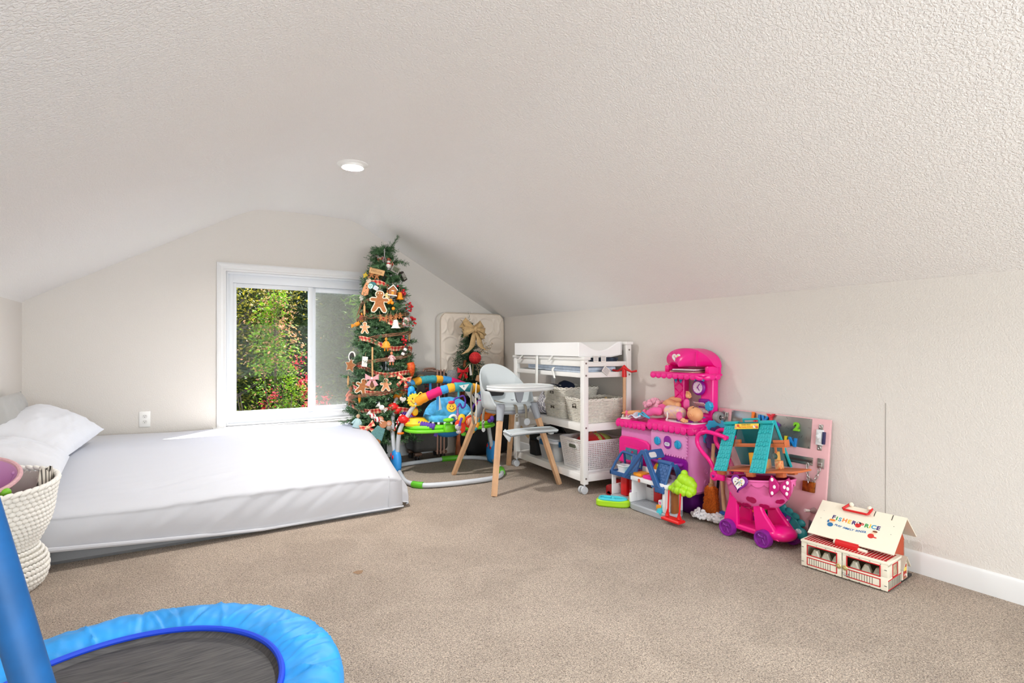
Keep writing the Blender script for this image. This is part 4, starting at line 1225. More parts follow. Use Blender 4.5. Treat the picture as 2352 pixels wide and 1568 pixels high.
# spoon with bow
o = orn('spoon_ornament', 'long wooden spoon ornament tied with a pink gingham bow', 'ornament', A['spoon'])
g = MB(); g.tube(spline([(0.0, 0, 0.16), (0, 0, 0.05), (0, 0, -0.055)], 4), [0.006] * 9, 8); g.obj('handle', OWOOD, o)
g = MB(); g.ell((0, 0, -0.1), (0.027, 0.010, 0.045), 16); g.obj('bowl', OWOOD, o); g = MB(); g.ell((0, -0.008, -0.1), (0.016, 0.005, 0.026), 14); g.obj('burned_mark', M('spoon_mark', (116, 72, 46), 0.8), o)
GING_PINK = checker_mat('pink_gingham', (244, 226, 222), (232, 150, 158), (206, 84, 104), 0.008)
def bow(o, mat, s, z0=0.0, tails=True, y=-0.014, nm='bow_loop'):
    for sg in (-1, 1):
        g = MB(); pts = [(sg * s * (0.06 + 0.9 * sin(pi * t)) * (1 if t < 0.5 else 1), y - 0.01 * sin(2 * pi * t), z0 + s * (0.55 * (t - 0.5) + 0.12 * sin(pi * t))) for t in [i / 12 for i in range(13)]]
        pts = [(sg * s * 0.95 * sin(pi * i / 12) ** 0.8, y - 0.25 * s * cos(pi * i / 12), z0 + s * 0.22 * sin(pi * i / 12)) for i in range(13)]
        ws = [(0, 0.0, s * (0.22 + 0.62 * sin(pi * i / 12))) for i in range(13)]
        ribbon(g, pts, ws, None); g.obj(nm, mat, o, smooth=60, fixn=False)
        if tails:
            g = MB(); ribbon(g, [(0, y, z0), (sg * s * 0.35, y - 0.004, z0 - s * 0.5), (sg * s * 0.62, y, z0 - s * 1.05)], [(s * 0.3, 0, 0.02 * s), (s * 0.4, 0, sg * 0.1 * s), (s * 0.5, 0, sg * 0.2 * s)], None); g.obj('bow_tail', mat, o, smooth=60, fixn=False)
    g = MB(); g.ell((0, y - 0.25 * s * 0.6, z0), (s * 0.17, s * 0.17, s * 0.2), 10); g.obj('knot', mat, o)
bow(o, GING_PINK, 0.05, -0.058)
o = orn('plaid_bow', 'red plaid bow ornament at the right edge above the jumper', 'bow', A['bowplaid'], 0.3); bow(o, PLAID, 0.055)
o = orn('plaid_bow', 'red plaid bow ornament at the bottom left of the tree', 'bow', A['bowred'], -0.4); bow(o, PLAID, 0.055)
# candies
STRIPE = M('candy_stripe', (236, 226, 222), 0.35)
nt = STRIPE.node_tree; tc = nt.nodes.new('ShaderNodeTexCoord'); wv = nt.nodes.new('ShaderNodeTexWave'); wv.inputs['Scale'].default_value = 18; wv.bands_direction = 'DIAGONAL'
nt.links.new(tc.outputs['Object'], wv.inputs[0]); q = nt.nodes.new('ShaderNodeValToRGB'); q.color_ramp.interpolation = 'CONSTANT'; q.color_ramp.elements[0].color = lin((186, 30, 44)); q.color_ramp.elements[1].position = 0.42; q.color_ramp.elements[1].color = lin((238, 230, 226))
nt.links.new(wv.outputs[1], q.inputs[0]); nt.links.new(q.outputs[0], nt.nodes['Principled BSDF'].inputs[0])
for key, lab in (('cane', 'red and white candy cane ornament behind the jumper leg, lower one'), ('cane2', 'red and white candy cane ornament behind the jumper leg, upper one')):
    o = orn('candy_cane', lab, 'ornament', A[key], 0.5); MB().tube([(0, 0, -0.04), (0, 0, 0.015)] + arc((0.014, 0, 0.015), 0.014, 180, 0, 8), 0.006, 8).obj('cane', STRIPE, o)
for key, lab, mt in (('mint', 'left peppermint swirl candy near the bottom of the tree', STRIPE), ('mint2', 'right peppermint swirl candy near the bottom of the tree', STRIPE), ('swirl', 'white crumpled wrapper candy on the lowest plaid ribbon', OWHITE), ('candygrey', 'grey wrapped candy right of the mouse ornament', OGREY)):
    o = orn('candy_ornament', lab, 'ornament', A[key], 0.7); g = MB(); g.ell((0, -0.006, 0), (0.019, 0.011, 0.019), 14); g.obj('sweet', mt, o)
    for s in (-1, 1): MB().grid(lambda u, v: (s * (0.016 + 0.022 * u), -0.006 + 0.006 * sin(v * 12), (v - 0.5) * (0.012 + 0.03 * u)), 3, 8).obj('wrapper_end', OWHITE if mt is STRIPE else mt, o)
# mouse and bird twig
o = orn('mouse_ornament', 'brown mouse ornament in a teal dress at the bottom of the tree', 'ornament', A['mouse'], 0.5, out=0.03)
g = MB(); g.prism([(-0.05, -0.05), (0.048, -0.05), (0.03, 0.035), (-0.03, 0.035)], 0, 0.010, mtx=PF, bev=0.003); g.obj('dress', OTEAL, o)
g = MB(); g.prism(circ(0.027, 20, (0, 0.058)), 0, 0.010, mtx=PF, bev=0.003); g.obj('head', M('mouse_brown', (186, 122, 84), 0.8), o)
for s in (-1, 1):
    g = MB(); g.prism(circ(0.021, 18, (s * 0.032, 0.08)), -0.004, 0.006, mtx=PF, bev=0.002); e_ = g.obj('ear', M('mouse_brown'), o); g = MB(); g.prism(circ(0.013, 16, (s * 0.032, 0.08)), 0.006, 0.008, mtx=PF); g.obj('inner_ear', M('ear_pink', (206, 166, 150), 0.8), e_)
    g = MB(); g.prism(circ(0.02, 16, (s * 0.025, -0.072), ry=0.03), 0, 0.009, mtx=PF, bev=0.002); g.obj('foot', GING, o)
o = orn('feather_bird_ornament', 'small brown feather bird at the foot of the tree foliage', 'ornament', A['twigbird'], 0.4); g = MB(); g.ell((0, 0, 0), (0.026, 0.012, 0.012), 12); g.ell((-0.026, 0, 0.008), 0.009, 8); g.obj('body', M('bird_brown', (150, 106, 74), 0.9, var=0.2, vscale=120), o); MB().prism([(0.015, 0.006), (0.06, 0.0), (0.06, 0.012)], -0.002, 0.002, mtx=PF).obj('tail', OGREY, o)
# ------------------------------------------------------------------ crib mattress standing in the corner
CRIB = M('quilted_cream_vinyl', (238, 225, 211), 0.5, spec=0.4)
cm = thing('crib_mattress', 'cream quilted crib mattress standing on end in the back corner', 'mattress', (2.635, 5.105, 0.0), rot=(radians(-0.7), 0, 0))
CW, CH, CT = 0.755, 1.437, 0.10
def quilt(x, z):
    """quilted medallions: raised ogee cells between stitched valleys"""
    px_, pz = 0.27, 0.20
    best = 9; row = math.floor(z / pz)
    for r in (row - 1, row, row + 1):
        for c in range(-2, 4):
            cx_ = (c + 0.5 * (r % 2) - 0.5) * px_; cz = (r + 0.5) * pz
            best = min(best, abs(hypot((x - cx_) / 0.098, (z - cz) / 0.088) - 1) * 0.09, abs(hypot((x - cx_ - px_ / 2) / 0.038, (z - cz) / 0.085) - 1) * 0.038)
    return -math.exp(-(best / 0.010) ** 2)
g = MB()
R_ = 0.085
def front(u, v):
    x = (u - 0.5) * CW; z = v * CH
    hx = CW / 2
    zt = CH - R_
    if z > zt:
        m = hx - R_ + sqrt(max(0, R_ * R_ - (z - zt) ** 2)); x = x * m / hx
    edge = min(hx - abs((u - 0.5) * CW), CH - z) 
    k = min(1, max(0, edge / 0.05))
    return (x, -CT / 2 - 0.004 - 0.014 * k + 0.011 * quilt(x, z) * k, z)
g.grid(front, 120, 230)
g.obj('quilted_face', CRIB, cm, smooth=80)
sh = [(-CW / 2, 0.0)] + [(-CW / 2, 0.02)] + [(-CW / 2 + R_ - R_ * cos(radians(a)), CH - R_ + R_ * sin(radians(a))) for a in range(0, 91, 10)] + [(CW / 2 - R_ + R_ * sin(radians(a)), CH - R_ + R_ * cos(radians(a))) for a in range(0, 91, 10)] + [(CW / 2, 0.0)]
g = MB(); g.prism(sh, -CT / 2, CT / 2, mtx=PF, bev=0.008); g.obj('side_border', M('mattress_side_white', (232, 228, 222), 0.6), cm)
g = MB(); g.tube([(x * 0.985, -CT / 2 - 0.004, 0.0 + z * 0.995) for x, z in sh[1:]], 0.007, 8); g.obj('piping', M('mattress_piping', (196, 182, 166), 0.6), cm)
g = MB(); g.box((0.01, -0.01, CH + 0.006), (0.05, 0.03, 0.012), (0.2, 0.3, 0.2)); g.obj('care_tag', OWHITE, cm)

# ------------------------------------------------------------------ suitcases and bags behind the jumper
SHELL = M('graphite_shell', (70, 68, 66), 0.42, spec=0.5, var=0.08, vscale=30)
COPPER = M('rose_copper_trim', (170, 132, 116), 0.35, 0.4)
sc = thing('suitcase', 'upright dark grey hard shell suitcase with copper ribs between tree and mattress', 'suitcase', (2.06, 4.93, 0))
g = MB(); g.box((0, 0, 0.46), (0.36, 0.25, 0.76), None, 0.045, seg=4); g.obj('shell', SHELL, sc)
for dx in (0.055, 0.09, 0.125):
    g = MB(); g.tube(spline([(dx, 0.128, 0.12), (dx, 0.128, 0.8), (dx, 0.10, 0.842), (dx, -0.10, 0.842), (dx, -0.128, 0.80), (dx, -0.128, 0.12), (dx, -0.10, 0.082), (dx, 0.1, 0.082)], 5), 0.008, 6); g.obj('rib', COPPER, sc)
for (sx, sy) in ((-1, -1), (1, -1), (-1, 1), (1, 1)):
    g = MB(); g.box((sx * 0.13, sy * 0.085, 0.066), (0.075, 0.06, 0.03), None, 0.01); g.cyl((sx * 0.13, sy * 0.085, 0.03), (sx * 0.13, sy * 0.085, 0.07), 0.014, n=12)
    c = g.obj('wheel_bracket', M('brown_bracket', (104, 74, 56), 0.5), sc)
    for dx in (-0.011, 0.011):
        g = MB(); g.cyl((sx * 0.13 + dx - 0.007, sy * 0.085, 0.026), (sx * 0.13 + dx + 0.007, sy * 0.085, 0.026), 0.026, n=18); g.obj('wheel', M('wheel_rubber', (48, 44, 42), 0.6), c)
g = MB(); g.tube(spline([(-0.02, 0.05, 0.84), (0.0, 0.05, 0.865), (0.06, 0.05, 0.87), (0.10, 0.05, 0.865), (0.12, 0.05, 0.84)], 4), 0.010, 8); g.obj('carry_handle', COPPER, sc)
g = MB(); g.prism(rrect(0.075, 0.09, 0.03), 0, 0.006, mtx=frame((-0.115, -0.126, 0.775), (1, 0, 0), (0, 0, 1)), bev=0.002); g.obj('emblem_plate', M('olive_bronze', (138, 118, 82), 0.45, 0.3), sc)
BLK = M('black_nylon', (17, 17, 19), 0.75, bump=0.3, bscale=60, bdist=0.003)
def soft_bag(name, label, loc, s, cat='bag', seed=0, rz=0.0, mat=BLK):
    o = thing(name, label, cat, loc, rz)
    g = MB()
    def fn(u, v):
        a = 2 * pi * u; ph = pi * v
        x = math.copysign(abs(cos(a)) ** 0.5, cos(a)) * math.copysign(abs(sin(ph)) ** 0.45, 1); y = math.copysign(abs(sin(a)) ** 0.5, sin(a)) * abs(sin(ph)) ** 0.45
        z = -math.copysign(abs(cos(ph)) ** 0.5, cos(ph))
        n_ = 1 + 0.07 * mnoise.noise((x * 2 + seed, y * 2, z * 2.5))
        return (x * s[0] / 2 * n_, y * s[1] / 2 * n_, s[2] / 2 + z * s[2] / 2)
    g.grid(fn, 40, 24, cu=True); g.obj('body', mat, o, smooth=70)
    g = MB(); g.tube(spline([(-s[0] * 0.28, -s[1] * 0.5, s[2] * 0.6), (-s[0] * 0.26, -s[1] * 0.52, s[2] * 0.9), (-s[0] * 0.1, -s[1] * 0.3, s[2] * 1.08), (s[0] * 0.1, -s[1] * 0.3, s[2] * 1.08), (s[0] * 0.26, -s[1] * 0.52, s[2] * 0.9), (s[0] * 0.28, -s[1] * 0.5, s[2] * 0.6)], 5), 0.008, 6); g.obj('strap', M('black_webbing', (30, 30, 32), 0.8), o)
    g = MB(); g.tube([(-s[0] * 0.4, -s[1] * 0.51, s[2] * 0.72), (s[0] * 0.4, -s[1] * 0.51, s[2] * 0.72)], 0.004, 5); g.obj('zipper', M('zip_grey', (60, 60, 62), 0.5), o)
    return o
b1 = soft_bag('duffel_bag', 'large black travel bag standing behind the baby jumper', (2.66, 4.84, 0), (0.62, 0.28, 0.60), seed=2)
g = MB(); g.tube(spline([(-0.28, -0.12, 0.02), (-0.31, -0.16, 0.12), (-0.29, -0.15, 0.3), (-0.24, -0.15, 0.40)], 5), 0.003, 5); g.tube(spline([(0.02, -0.15, 0.02), (0.06, -0.16, 0.10), (0.07, -0.155, 0.2), (0.04, -0.15, 0.32)], 5), 0.003, 5)
g.obj('drawstring', M('grey_cord', (150, 148, 138), 0.8), b1)
g = MB(); g.cyl((-0.29, -0.05, 0.025), (-0.27, -0.05, 0.025), 0.025, n=14); g.obj('wheel', M('wheel_rubber'), b1)

# ------------------------------------------------------------------ small porch tree on a wooden post
st = thing('porch_tree', 'small green artificial tree on a wooden post in front of the crib mattress', 'decorative tree', (2.33, 4.80, 0))
g = MB(); g.cyl((0, 0, 0.0), (0.11, 0.06, 0.95), 0.030, 0.018, 14); g.obj('wooden_post', M('orange_brown_wood', (150, 78, 40), 0.65, var=0.25, vscale=14), st)
g = MB(); g.lathe([(0, 0.0), (0.10, 0.0), (0.095, 0.012), (0.03, 0.018), (0, 0.018)], 24); g.obj('foot_plate', BLACK_PL, st)
fo = MB(); rnd = random.Random(8)
for k in range(250):
    zz = 0.70 + 0.64 * rnd.random() ** 1.3; R2 = 0.20 * (1.42 - zz) / 0.72
    a = rnd.uniform(0, 2 * pi); cx_, cy_ = 0.15, 0.06
    L = R2 * rnd.uniform(0.7, 1.15) + 0.02
    p0 = (cx_, cy_, zz); p1 = (cx_ + L * cos(a), cy_ + L * sin(a) * 0.8, zz - 0.03 + rnd.uniform(-0.03, 0.05))
    needles(fo, p0, p1, int(24 + 150 * L), 0.030, 0.0025, rnd)
needles(fo, (0.15, 0.06, 1.30), (0.148, 0.05, 1.415), 40, 0.028, 0.0018, rnd)
stuff(fo.obj('foliage', NEEDLE_D, st, smooth=0, fixn=False))
for k in range(5):
    g = MB(); a = -1.2 + k * 0.5; g.tube(spline([(0.15 + 0.05 * sin(a), -0.05, 0.92), (0.15 + 0.12 * sin(a), -0.075, 0.86), (0.15 + 0.14 * sin(a), -0.07, 0.76)], 4), 0.0035, 4); g.obj('raffia_strand', M('raffia', (178, 162, 112), 0.9), st)
BURLAP = M('burlap', (190, 158, 112), 0.9, var=0.14, vscale=50, bump=0.5, bscale=350, bdist=0.001)
bo = thing('burlap_bow', 'big tan burlap bow tied at the top of the small porch tree', 'bow', (2.475, 4.77, 1.255))
def loop(a0, L, w, tw, y0):
    g = MB(); n = 16; pts = []; ws = []
    for i in range(n + 1):
        t = i / n; s = sin(pi * t)
        pts.append((cos(a0) * L * s ** 0.75 - sin(a0) * 0.02 * sin(2 * pi * t), y0 - 0.05 * cos(pi * t), sin(a0) * L * s ** 0.75))
        q = w * (0.25 + 0.75 * s)
        ws.append((-sin(a0) * q, tw * q * 0.5, cos(a0) * q))
    ribbon(g, pts, ws, None)
    o_ = g.obj('bow_loop', BURLAP, bo, smooth=75, fixn=False); o_.modifiers.new('thick', 'SOLIDIFY').thickness = 0.003
for args in ((radians(150), 0.135, 0.11, 0.5, -0.01), (radians(190), 0.12, 0.10, -0.4, -0.03), (radians(28), 0.12, 0.075, 0.6, -0.01), (radians(-40), 0.13, 0.08, -0.5, -0.03), (radians(-12), 0.11, 0.08, 0.3, -0.05)):
    loop(*args)
for pts, w in (([(0, -0.05, 0), (-0.03, -0.075, -0.09), (-0.05, -0.08, -0.17), (-0.13, -0.09, -0.235)], 0.085), ([(0, -0.05, 0), (0.03, -0.08, -0.09), (0.045, -0.085, -0.16), (0.09, -0.09, -0.20)], 0.085), ([(0.0, -0.06, 0.01), (0.05, -0.09, -0.04), (0.07, -0.08, -0.09)], 0.06)):
    g = MB(); P = spline(pts, 6); ribbon(g, P, [(w * (0.5 + 0.5 * i / len(P)), 0, -0.25 * w * (1 if pts[-1][0] > 0 else -1)) for i in range(len(P))], None)
    o_ = g.obj('bow_tail', BURLAP, bo, smooth=75, fixn=False); o_.modifiers.new('thick', 'SOLIDIFY').thickness = 0.003
g = MB(); g.ell((0.0, -0.07, 0.0), (0.024, 0.02, 0.03), 12); g.obj('knot', BURLAP, bo)
rb = thing('twine_ball', 'round red twine ball hung on the front of the small porch tree', 'ornament', (2.468, 4.70, 0.975))
g = MB(); g.ell((0, 0, 0), 0.056, 24); g.obj('ball', M('red_twine', (190, 28, 34), 0.75, bump=0.8, bscale=60, bdist=0.004), rb)
g = MB()
for k in range(9):
    mt = Euler((k * 0.7, k * 1.1, k * 0.4)).to_matrix().to_4x4(); g.torus((0, 0, 0), 0.0565, 0.0025, 30, 5, mtx=mt)
g.obj('twine_wrap', M('red_twine_light', (214, 52, 50), 0.8), rb)
TWB = M('dark_twig', (70, 54, 44), 0.85); BUD = M('pale_bud', (196, 168, 116), 0.6)
def budtwig(label, base_, tips, seed):
    rn = random.Random(seed); o = thing('berry_twig', label, 'twig', base_, group='twigs on the small porch tree'); s_ = MB()
    for tp in tips:
        P = spline([(0, 0, 0), Vector(tp) * 0.5 + Vector((0, 0, 0.015)), tp], 5); s_.tube(P, 0.0014, 5)
        for i in range(3, len(P)):
            for _ in range(2):
                q = Vector(P[i]) + Vector((rn.uniform(-1, 1), rn.uniform(-0.6, 0.6), rn.uniform(-1, 1))) * 0.016
                s_.tube([P[i], q], 0.0009, 4); b_ = MB(); b_.ell(q, 0.0038, 6, rings=5); b_.obj('bud', BUD, o)
    s_.obj('stem', TWB, o)
budtwig('twig with pale buds left of the burlap bow', (2.42, 4.74, 1.17), [(-0.09, -0.02, 0.17), (-0.085, -0.02, 0.09), (-0.05, 0, 0.02)], 1)
budtwig('twig with golden buds right of the red ball', (2.52, 4.72, 1.02), [(0.14, -0.03, 0.09), (0.12, -0.02, 0.05), (0.06, -0.02, 0.10), (0.10, 0, 0.0)], 2)
budtwig('short budded twig at the right under the burlap bow', (2.52, 4.73, 1.14), [(0.06, -0.01, 0.07), (0.05, -0.01, 0.02)], 3)
rr = thing('red_bow', 'shiny red bow in front of the small porch tree', 'bow', (2.31, 4.66, 0.85)); bow(rr, M('red_satin', (208, 14, 26), 0.4), 0.062)
g = MB(); g.prism([(-0.012, -0.05), (0.012, -0.05), (0.008, 0.05), (-0.004, 0.055)], 0, 0.004, mtx=PF); o = g.obj('paper_tag', OWHITE); o.location = (2.385, 4.64, 0.86); o.rotation_euler = (0, radians(-8), 0); tag(o, 'narrow white paper tag right of the shiny red bow', 'tag')
g = MB(); g.lathe([(0, -0.0), (0.055, 0.0), (0.062, 0.06), (0.05, 0.12), (0.03, 0.125), (0, 0.12)], 20, sy=0.5); o = g.obj('fabric_pouch', M('grey_speckled', (140, 142, 142), 0.9, var=0.3, vscale=120), smooth=60); o.location = (2.245, 4.74, 0.735); tag(o, 'grey speckled pouch left of the shiny red bow', 'pouch')
g = MB(); g.lathe([(0, 0.09), (0.05, 0.085), (0.085, 0.05), (0.095, 0.0), (0.09, -0.004), (0.0, 0.0)], 24); g.prism([(0.03, -0.07), (0.15, -0.06), (0.16, 0.0), (0.15, 0.06), (0.03, 0.07)], 0.0, 0.006); o = g.obj('denim_cap', M('denim_blue', (78, 104, 128), 0.9, var=0.2, vscale=90), smooth=50); o.location = (2.63, 4.62, 0.765); o.rotation_euler = (0, 0, radians(200)); tag(o, 'faded blue denim cap behind the high chair', 'cap')
g = MB(); g.box((0, 0, 0), (0.16, 0.05, 0.06), None, 0.01); o = g.obj('wood_slice', M('bark_slice', (190, 150, 112), 0.8, var=0.2, vscale=40)); o.location = (2.52, 4.62, 0.76); o.rotation_euler = (0, radians(18), 0); tag(o, 'light brown wood piece below the small porch tree', 'wood')
for i, (bx, bz) in enumerate(((2.03, 0.70), (2.14, 0.72), (2.06, 0.62), (2.23, 0.715))):
    berries('berry1', ['dull red berry sprig behind the jumper, far left one', 'dull red berry sprig behind the jumper, in the middle', 'dull red berry sprig behind the jumper, lowest one', 'dull red berry sprig behind the jumper, far right one'][i], (1 if i % 2 else -1, -0.1, 0.35), M('dull_red_berry', (176, 58, 62), 0.45), 9, 0.0085, 0.07, 'berry sprigs behind the jumper', (bx - 0.033, 4.70, bz), seed=40 + i)
# ------------------------------------------------------------------ baby jumper: tube base, two padded arches, spring seat with toys
JG = M('jumper_grey_tube', (200, 204, 210), 0.4, spec=0.5)
JR = M('jumper_red', (228, 24, 24), 0.4); JO = M('jumper_orange', (250, 150, 20), 0.6); JGREEN = M('jumper_lime', (120, 214, 36), 0.4); JGD = M('jumper_green', (92, 180, 40), 0.4)
JB = M('jumper_sky', (50, 150, 226), 0.45); JY = M('jumper_yellow', (250, 196, 34), 0.5); JP = M('jumper_purple', (96, 60, 168), 0.6)
CB = M('cloth_blue', (66, 156, 222), 0.85, var=0.12, vscale=60); CO = M('cloth_amber', (250, 176, 44), 0.85, var=0.06, vscale=60); CTEAL = M('cloth_teal', (60, 158, 170), 0.85, var=0.15, vscale=50); CM = M('cloth_magenta', (222, 26, 110), 0.85, bump=0.4, bscale=120, bdist=0.003); CP = M('cloth_lilac', (128, 92, 188), 0.85, var=0.25, vscale=90)
jp = thing('baby_jumper', 'baby jumper with grey tube base, coloured padded arches and blue seat', 'baby jumper', (-0.02, -0.05, 0))
ring = spline([(1.60, 4.42, .03), (1.545, 4.16, .026), (1.555, 4.03, .024), (1.60, 3.95, .024), (1.69, 3.90, .024), (1.90, 3.86, .024), (2.13, 3.85, .024), (2.26, 3.89, .024), (2.34, 3.98, .024), (2.40, 4.10, .024), (2.47, 4.30, .026), (2.51, 4.42, .03)], 5)
ring2 = spline([(1.60, 4.55, .03), (1.68, 4.68, .026), (1.78, 4.73, .024), (2.0, 4.75, .024), (2.22, 4.75, .024), (2.40, 4.69, .024), (2.48, 4.59, .026), (2.515, 4.50, .03)], 5)
g = MB(); g.tube(ring, 0.019, 10); g.obj('base_tube', JG, jp)
g = MB(); g.tube(ring2, 0.019, 10); g.obj('base_tube', JG, jp)
for P, a, b_ in ((ring, 11, 17), (ring, 40, 46), (ring2, 18, 24)):
    g = MB(); g.tube(P[a:b_], 0.0265, 12); g.obj('tube_grip', JGD, jp)
def hub(x, y, rz):
    m = Matrix.Translation((x, y, 0)) @ Matrix.Rotation(rz, 4, 'Z')
    g = MB(); g.ell((0, 0, 0.105), (0.04, 0.068, 0.105), 20, mtx=m, p=0.8); g.box((0, 0, 0.03), (0.05, 0.11, 0.05), None, 0.02, mtx=m); h = g.obj('hub', JB, jp)
    g = MB(); g.ell((-0.034, -0.02, 0.15), (0.01, 0.012, 0.02), 10, mtx=m); g.ell((-0.03, 0.03, 0.16), (0.01, 0.012, 0.02), 10, mtx=m); g.obj('hub_spot', JR, h)
hub(1.595, 4.49, 0.0); hub(2.515, 4.46, radians(8))
fa = spline([(1.598, 4.47, 0.16), (1.607, 4.44, 0.363), (1.658, 4.4, 0.494), (1.725, 4.34, 0.618), (1.826, 4.28, 0.681), (1.929, 4.24, 0.724), (2.042, 4.22, 0.742), (2.211, 4.22, 0.725), (2.32, 4.26, 0.66), (2.41, 4.36, 0.428), (2.50, 4.44, 0.147)], 8)
ba = spline([(1.590, 4.51, 0.16), (1.587, 4.56, 0.387), (1.617, 4.6, 0.563), (1.683, 4.65, 0.66), (1.792, 4.7, 0.739), (1.909, 4.73, 0.773), (2.067, 4.74, 0.78), (2.197, 4.73, 0.764), (2.344, 4.7, 0.71), (2.455, 4.64, 0.626), (2.50, 4.54, 0.403), (2.52, 4.49, 0.138)], 8)
for P in (fa, ba):
    g = MB(); g.tube(P, 0.0185, 10); g.obj('arch_tube', JG, jp)
def pads(P, seq):
    for (a, b_, m, r) in seq:
        n = int(len(P))
        i0, i1 = int(a * (n - 1)), int(b_ * (n - 1))
        Q = P[i0:i1 + 1]
        rr = [1.13 * r * (0.90 if i in (0, len(Q) - 1) else 1.0 + 0.05 * sin(i * 2.1)) for i in range(len(Q))]
        g = MB(); g.tube(Q, rr, 14); g.obj('arch_pad', m, jp, smooth=60)
pads(fa, [(0.30, 0.38, JO, 0.036), (0.38, 0.475, CM, 0.034), (0.475, 0.53, CB, 0.033), (0.53, 0.58, CO, 0.034), (0.58, 0.68, CTEAL, 0.035), (0.68, 0.735, CO, 0.034), (0.735, 0.765, CB, 0.033), (0.765, 0.84, CP, 0.034), (0.84, 0.90, JO, 0.036)])
pads(ba, [(0.245, 0.30, JO, 0.036), (0.30, 0.345, CP, 0.031), (0.345, 0.40, CB, 0.032), (0.40, 0.465, CO, 0.033), (0.465, 0.555, CTEAL, 0.033), (0.555, 0.595, CO, 0.033), (0.595, 0.65, CB, 0.033), (0.65, 0.74, CM, 0.033), (0.74, 0.80, CO, 0.033)])
for (x, y, z, rx) in ((1.635, 4.415, 0.455, 0.3), (1.602, 4.58, 0.545, -0.2)):
    g = MB(); g.ell((x, y, z + 0.018), (0.05, 0.045, 0.036), 14); g.ell((x + 0.035, y - 0.005, z - 0.012), (0.042, 0.04, 0.034), 14); g.obj('joint_ball', JR, jp, smooth=80)
for (x, y, z) in ((1.615, 4.435, 0.355), (1.588, 4.555, 0.37)):
    g = MB(); g.torus((x, y, z), 0.021, 0.009, 18, 8); g.obj('collar', M('collar_orange', (240, 120, 24), 0.45), jp)
# tray and seat
tr_ = MB()
TC = (2.06, 4.40)
def tray_outline(rx, ry): return [(TC[0] + rx * math.copysign(abs(cos(t)) ** 0.75, cos(t)), TC[1] + ry * math.copysign(abs(sin(t)) ** 0.75, sin(t))) for t in [2 * pi * i / 48 for i in range(48)]]
tr_.prism(tray_outline(0.42, 0.20), 0.365, 0.392, bev=0.008); tr_.prism(tray_outline(0.40, 0.185), 0.39, 0.425, bev=0.012)
tr_.box((1.95, 4.20, 0.40), (0.09, 0.06, 0.065), None, 0.015)
tr_.obj('tray', JGREEN, jp)
g = MB(); g.lathe([(0.0, 0.0), (0.080, 0.0), (0.085, 0.02), (0.05, 0.062), (0.0, 0.066)], 20, c=(1.745, 4.40, 0.418), sx=1.3, sy=1.2); g.obj('tray_end', JY, jp)
g = MB(); g.lathe([(0.0, 0.0), (0.075, 0.0), (0.085, 0.04), (0.06, 0.08), (0.0, 0.085)], 20, c=(2.39, 4.40, 0.418), sx=1.1, sy=1.2); g.obj('tray_end', JO, jp)
g = MB(); g.torus((TC[0] - 0.02, TC[1], 0.438), 0.20, 0.012, 48, 8, sy=0.86); seat_ring = g.obj('seat_ring', BLACK_PL, jp)
for k in range(24):
    a = 2 * pi * k / 24; g = MB(); g.box((TC[0] - 0.02 + 0.212 * cos(a), TC[1] + 0.183 * sin(a), 0.438), (0.008, 0.02, 0.018), (0, 0, a)); g.obj('white_stripe', M('stripe_white', (240, 240, 236), 0.5), seat_ring)
SEATC = M('seat_sky_cloth', (84, 178, 232), 0.85, var=0.22, vscale=26, bump=0.4, bscale=30, bdist=0.01)
g = MB()
def seat(u, v):
    a = 2 * pi * u
    back = max(0, sin(a + 0.35)) ** 1.2
    R0, z0 = (0.195, 0.44 + 0.05 + 0.125 * back)
    prof_ = [(0.205, 0.44), (0.226, 0.475 + 0.09 * back), (0.212, z0 + 0.012), (0.170, z0), (0.140, z0 - 0.045), (0.14, 0.42), (0.12, 0.36), (0.07, 0.315), (0.0, 0.305)]
    i = min(len(prof_) - 1, int(round(v * (len(prof_) - 1))))
    r, z = prof_[i]
    return (TC[0] - 0.02 + r * cos(a), TC[1] + r * 0.86 * sin(a), z + 0.002 * sin(13 * a))
g.grid(seat, 64, 8, cu=True); g.obj('seat', SEATC, jp, smooth=80)
g = MB(); g.lathe([(0.155, 0.38), (0.13, 0.335), (0.07, 0.30), (0.0, 0.295)], 32, c=(TC[0] - 0.02, TC[1], 0), sy=0.86); g.obj('seat_bottom', M('seat_bottom_blue', (40, 128, 196), 0.8), jp)
# face appliques
def smiley(name, c, r, parent, yaw, rosy=True):
    m = frame(c, (cos(yaw), sin(yaw), 0), (0.0, 0.1, 1))
    g = MB(); g.prism(circ(r, 28), 0, 0.012, mtx=m, bev=0.004); f = g.obj(name, JY, parent)
    g = MB(); [g.ell((dx * r, 0.2 * r, 0.012), (0.10 * r, 0.16 * r, 0.003), 8, mtx=m) for dx in (-0.28, 0.28)]; g.tube([(0.42 * r * cos(t), -0.1 * r + 0.42 * r * sin(t), 0.0125) for t in [pi + pi * i / 12 for i in range(13)]], 0.05 * r, 5, mtx=m); g.obj('features', ODARK, f)
    g = MB(); [g.ell((dx * r, -0.12 * r, 0.012), (0.13 * r, 0.13 * r, 0.003), 8, mtx=m) for dx in (-0.58, 0.58)]; g.obj('cheek', M('cheek_orange', (240, 120, 60), 0.6), f)
    return f
f = smiley('face_patch', (1.975, 4.20, 0.575), 0.042, jp, -0.25)
g = MB(); g.ell((1.973, 4.192, 0.617), (0.032, 0.012, 0.014), 12); g.obj('red_cap', M('cap_pink_red', (220, 50, 84), 0.8), f)
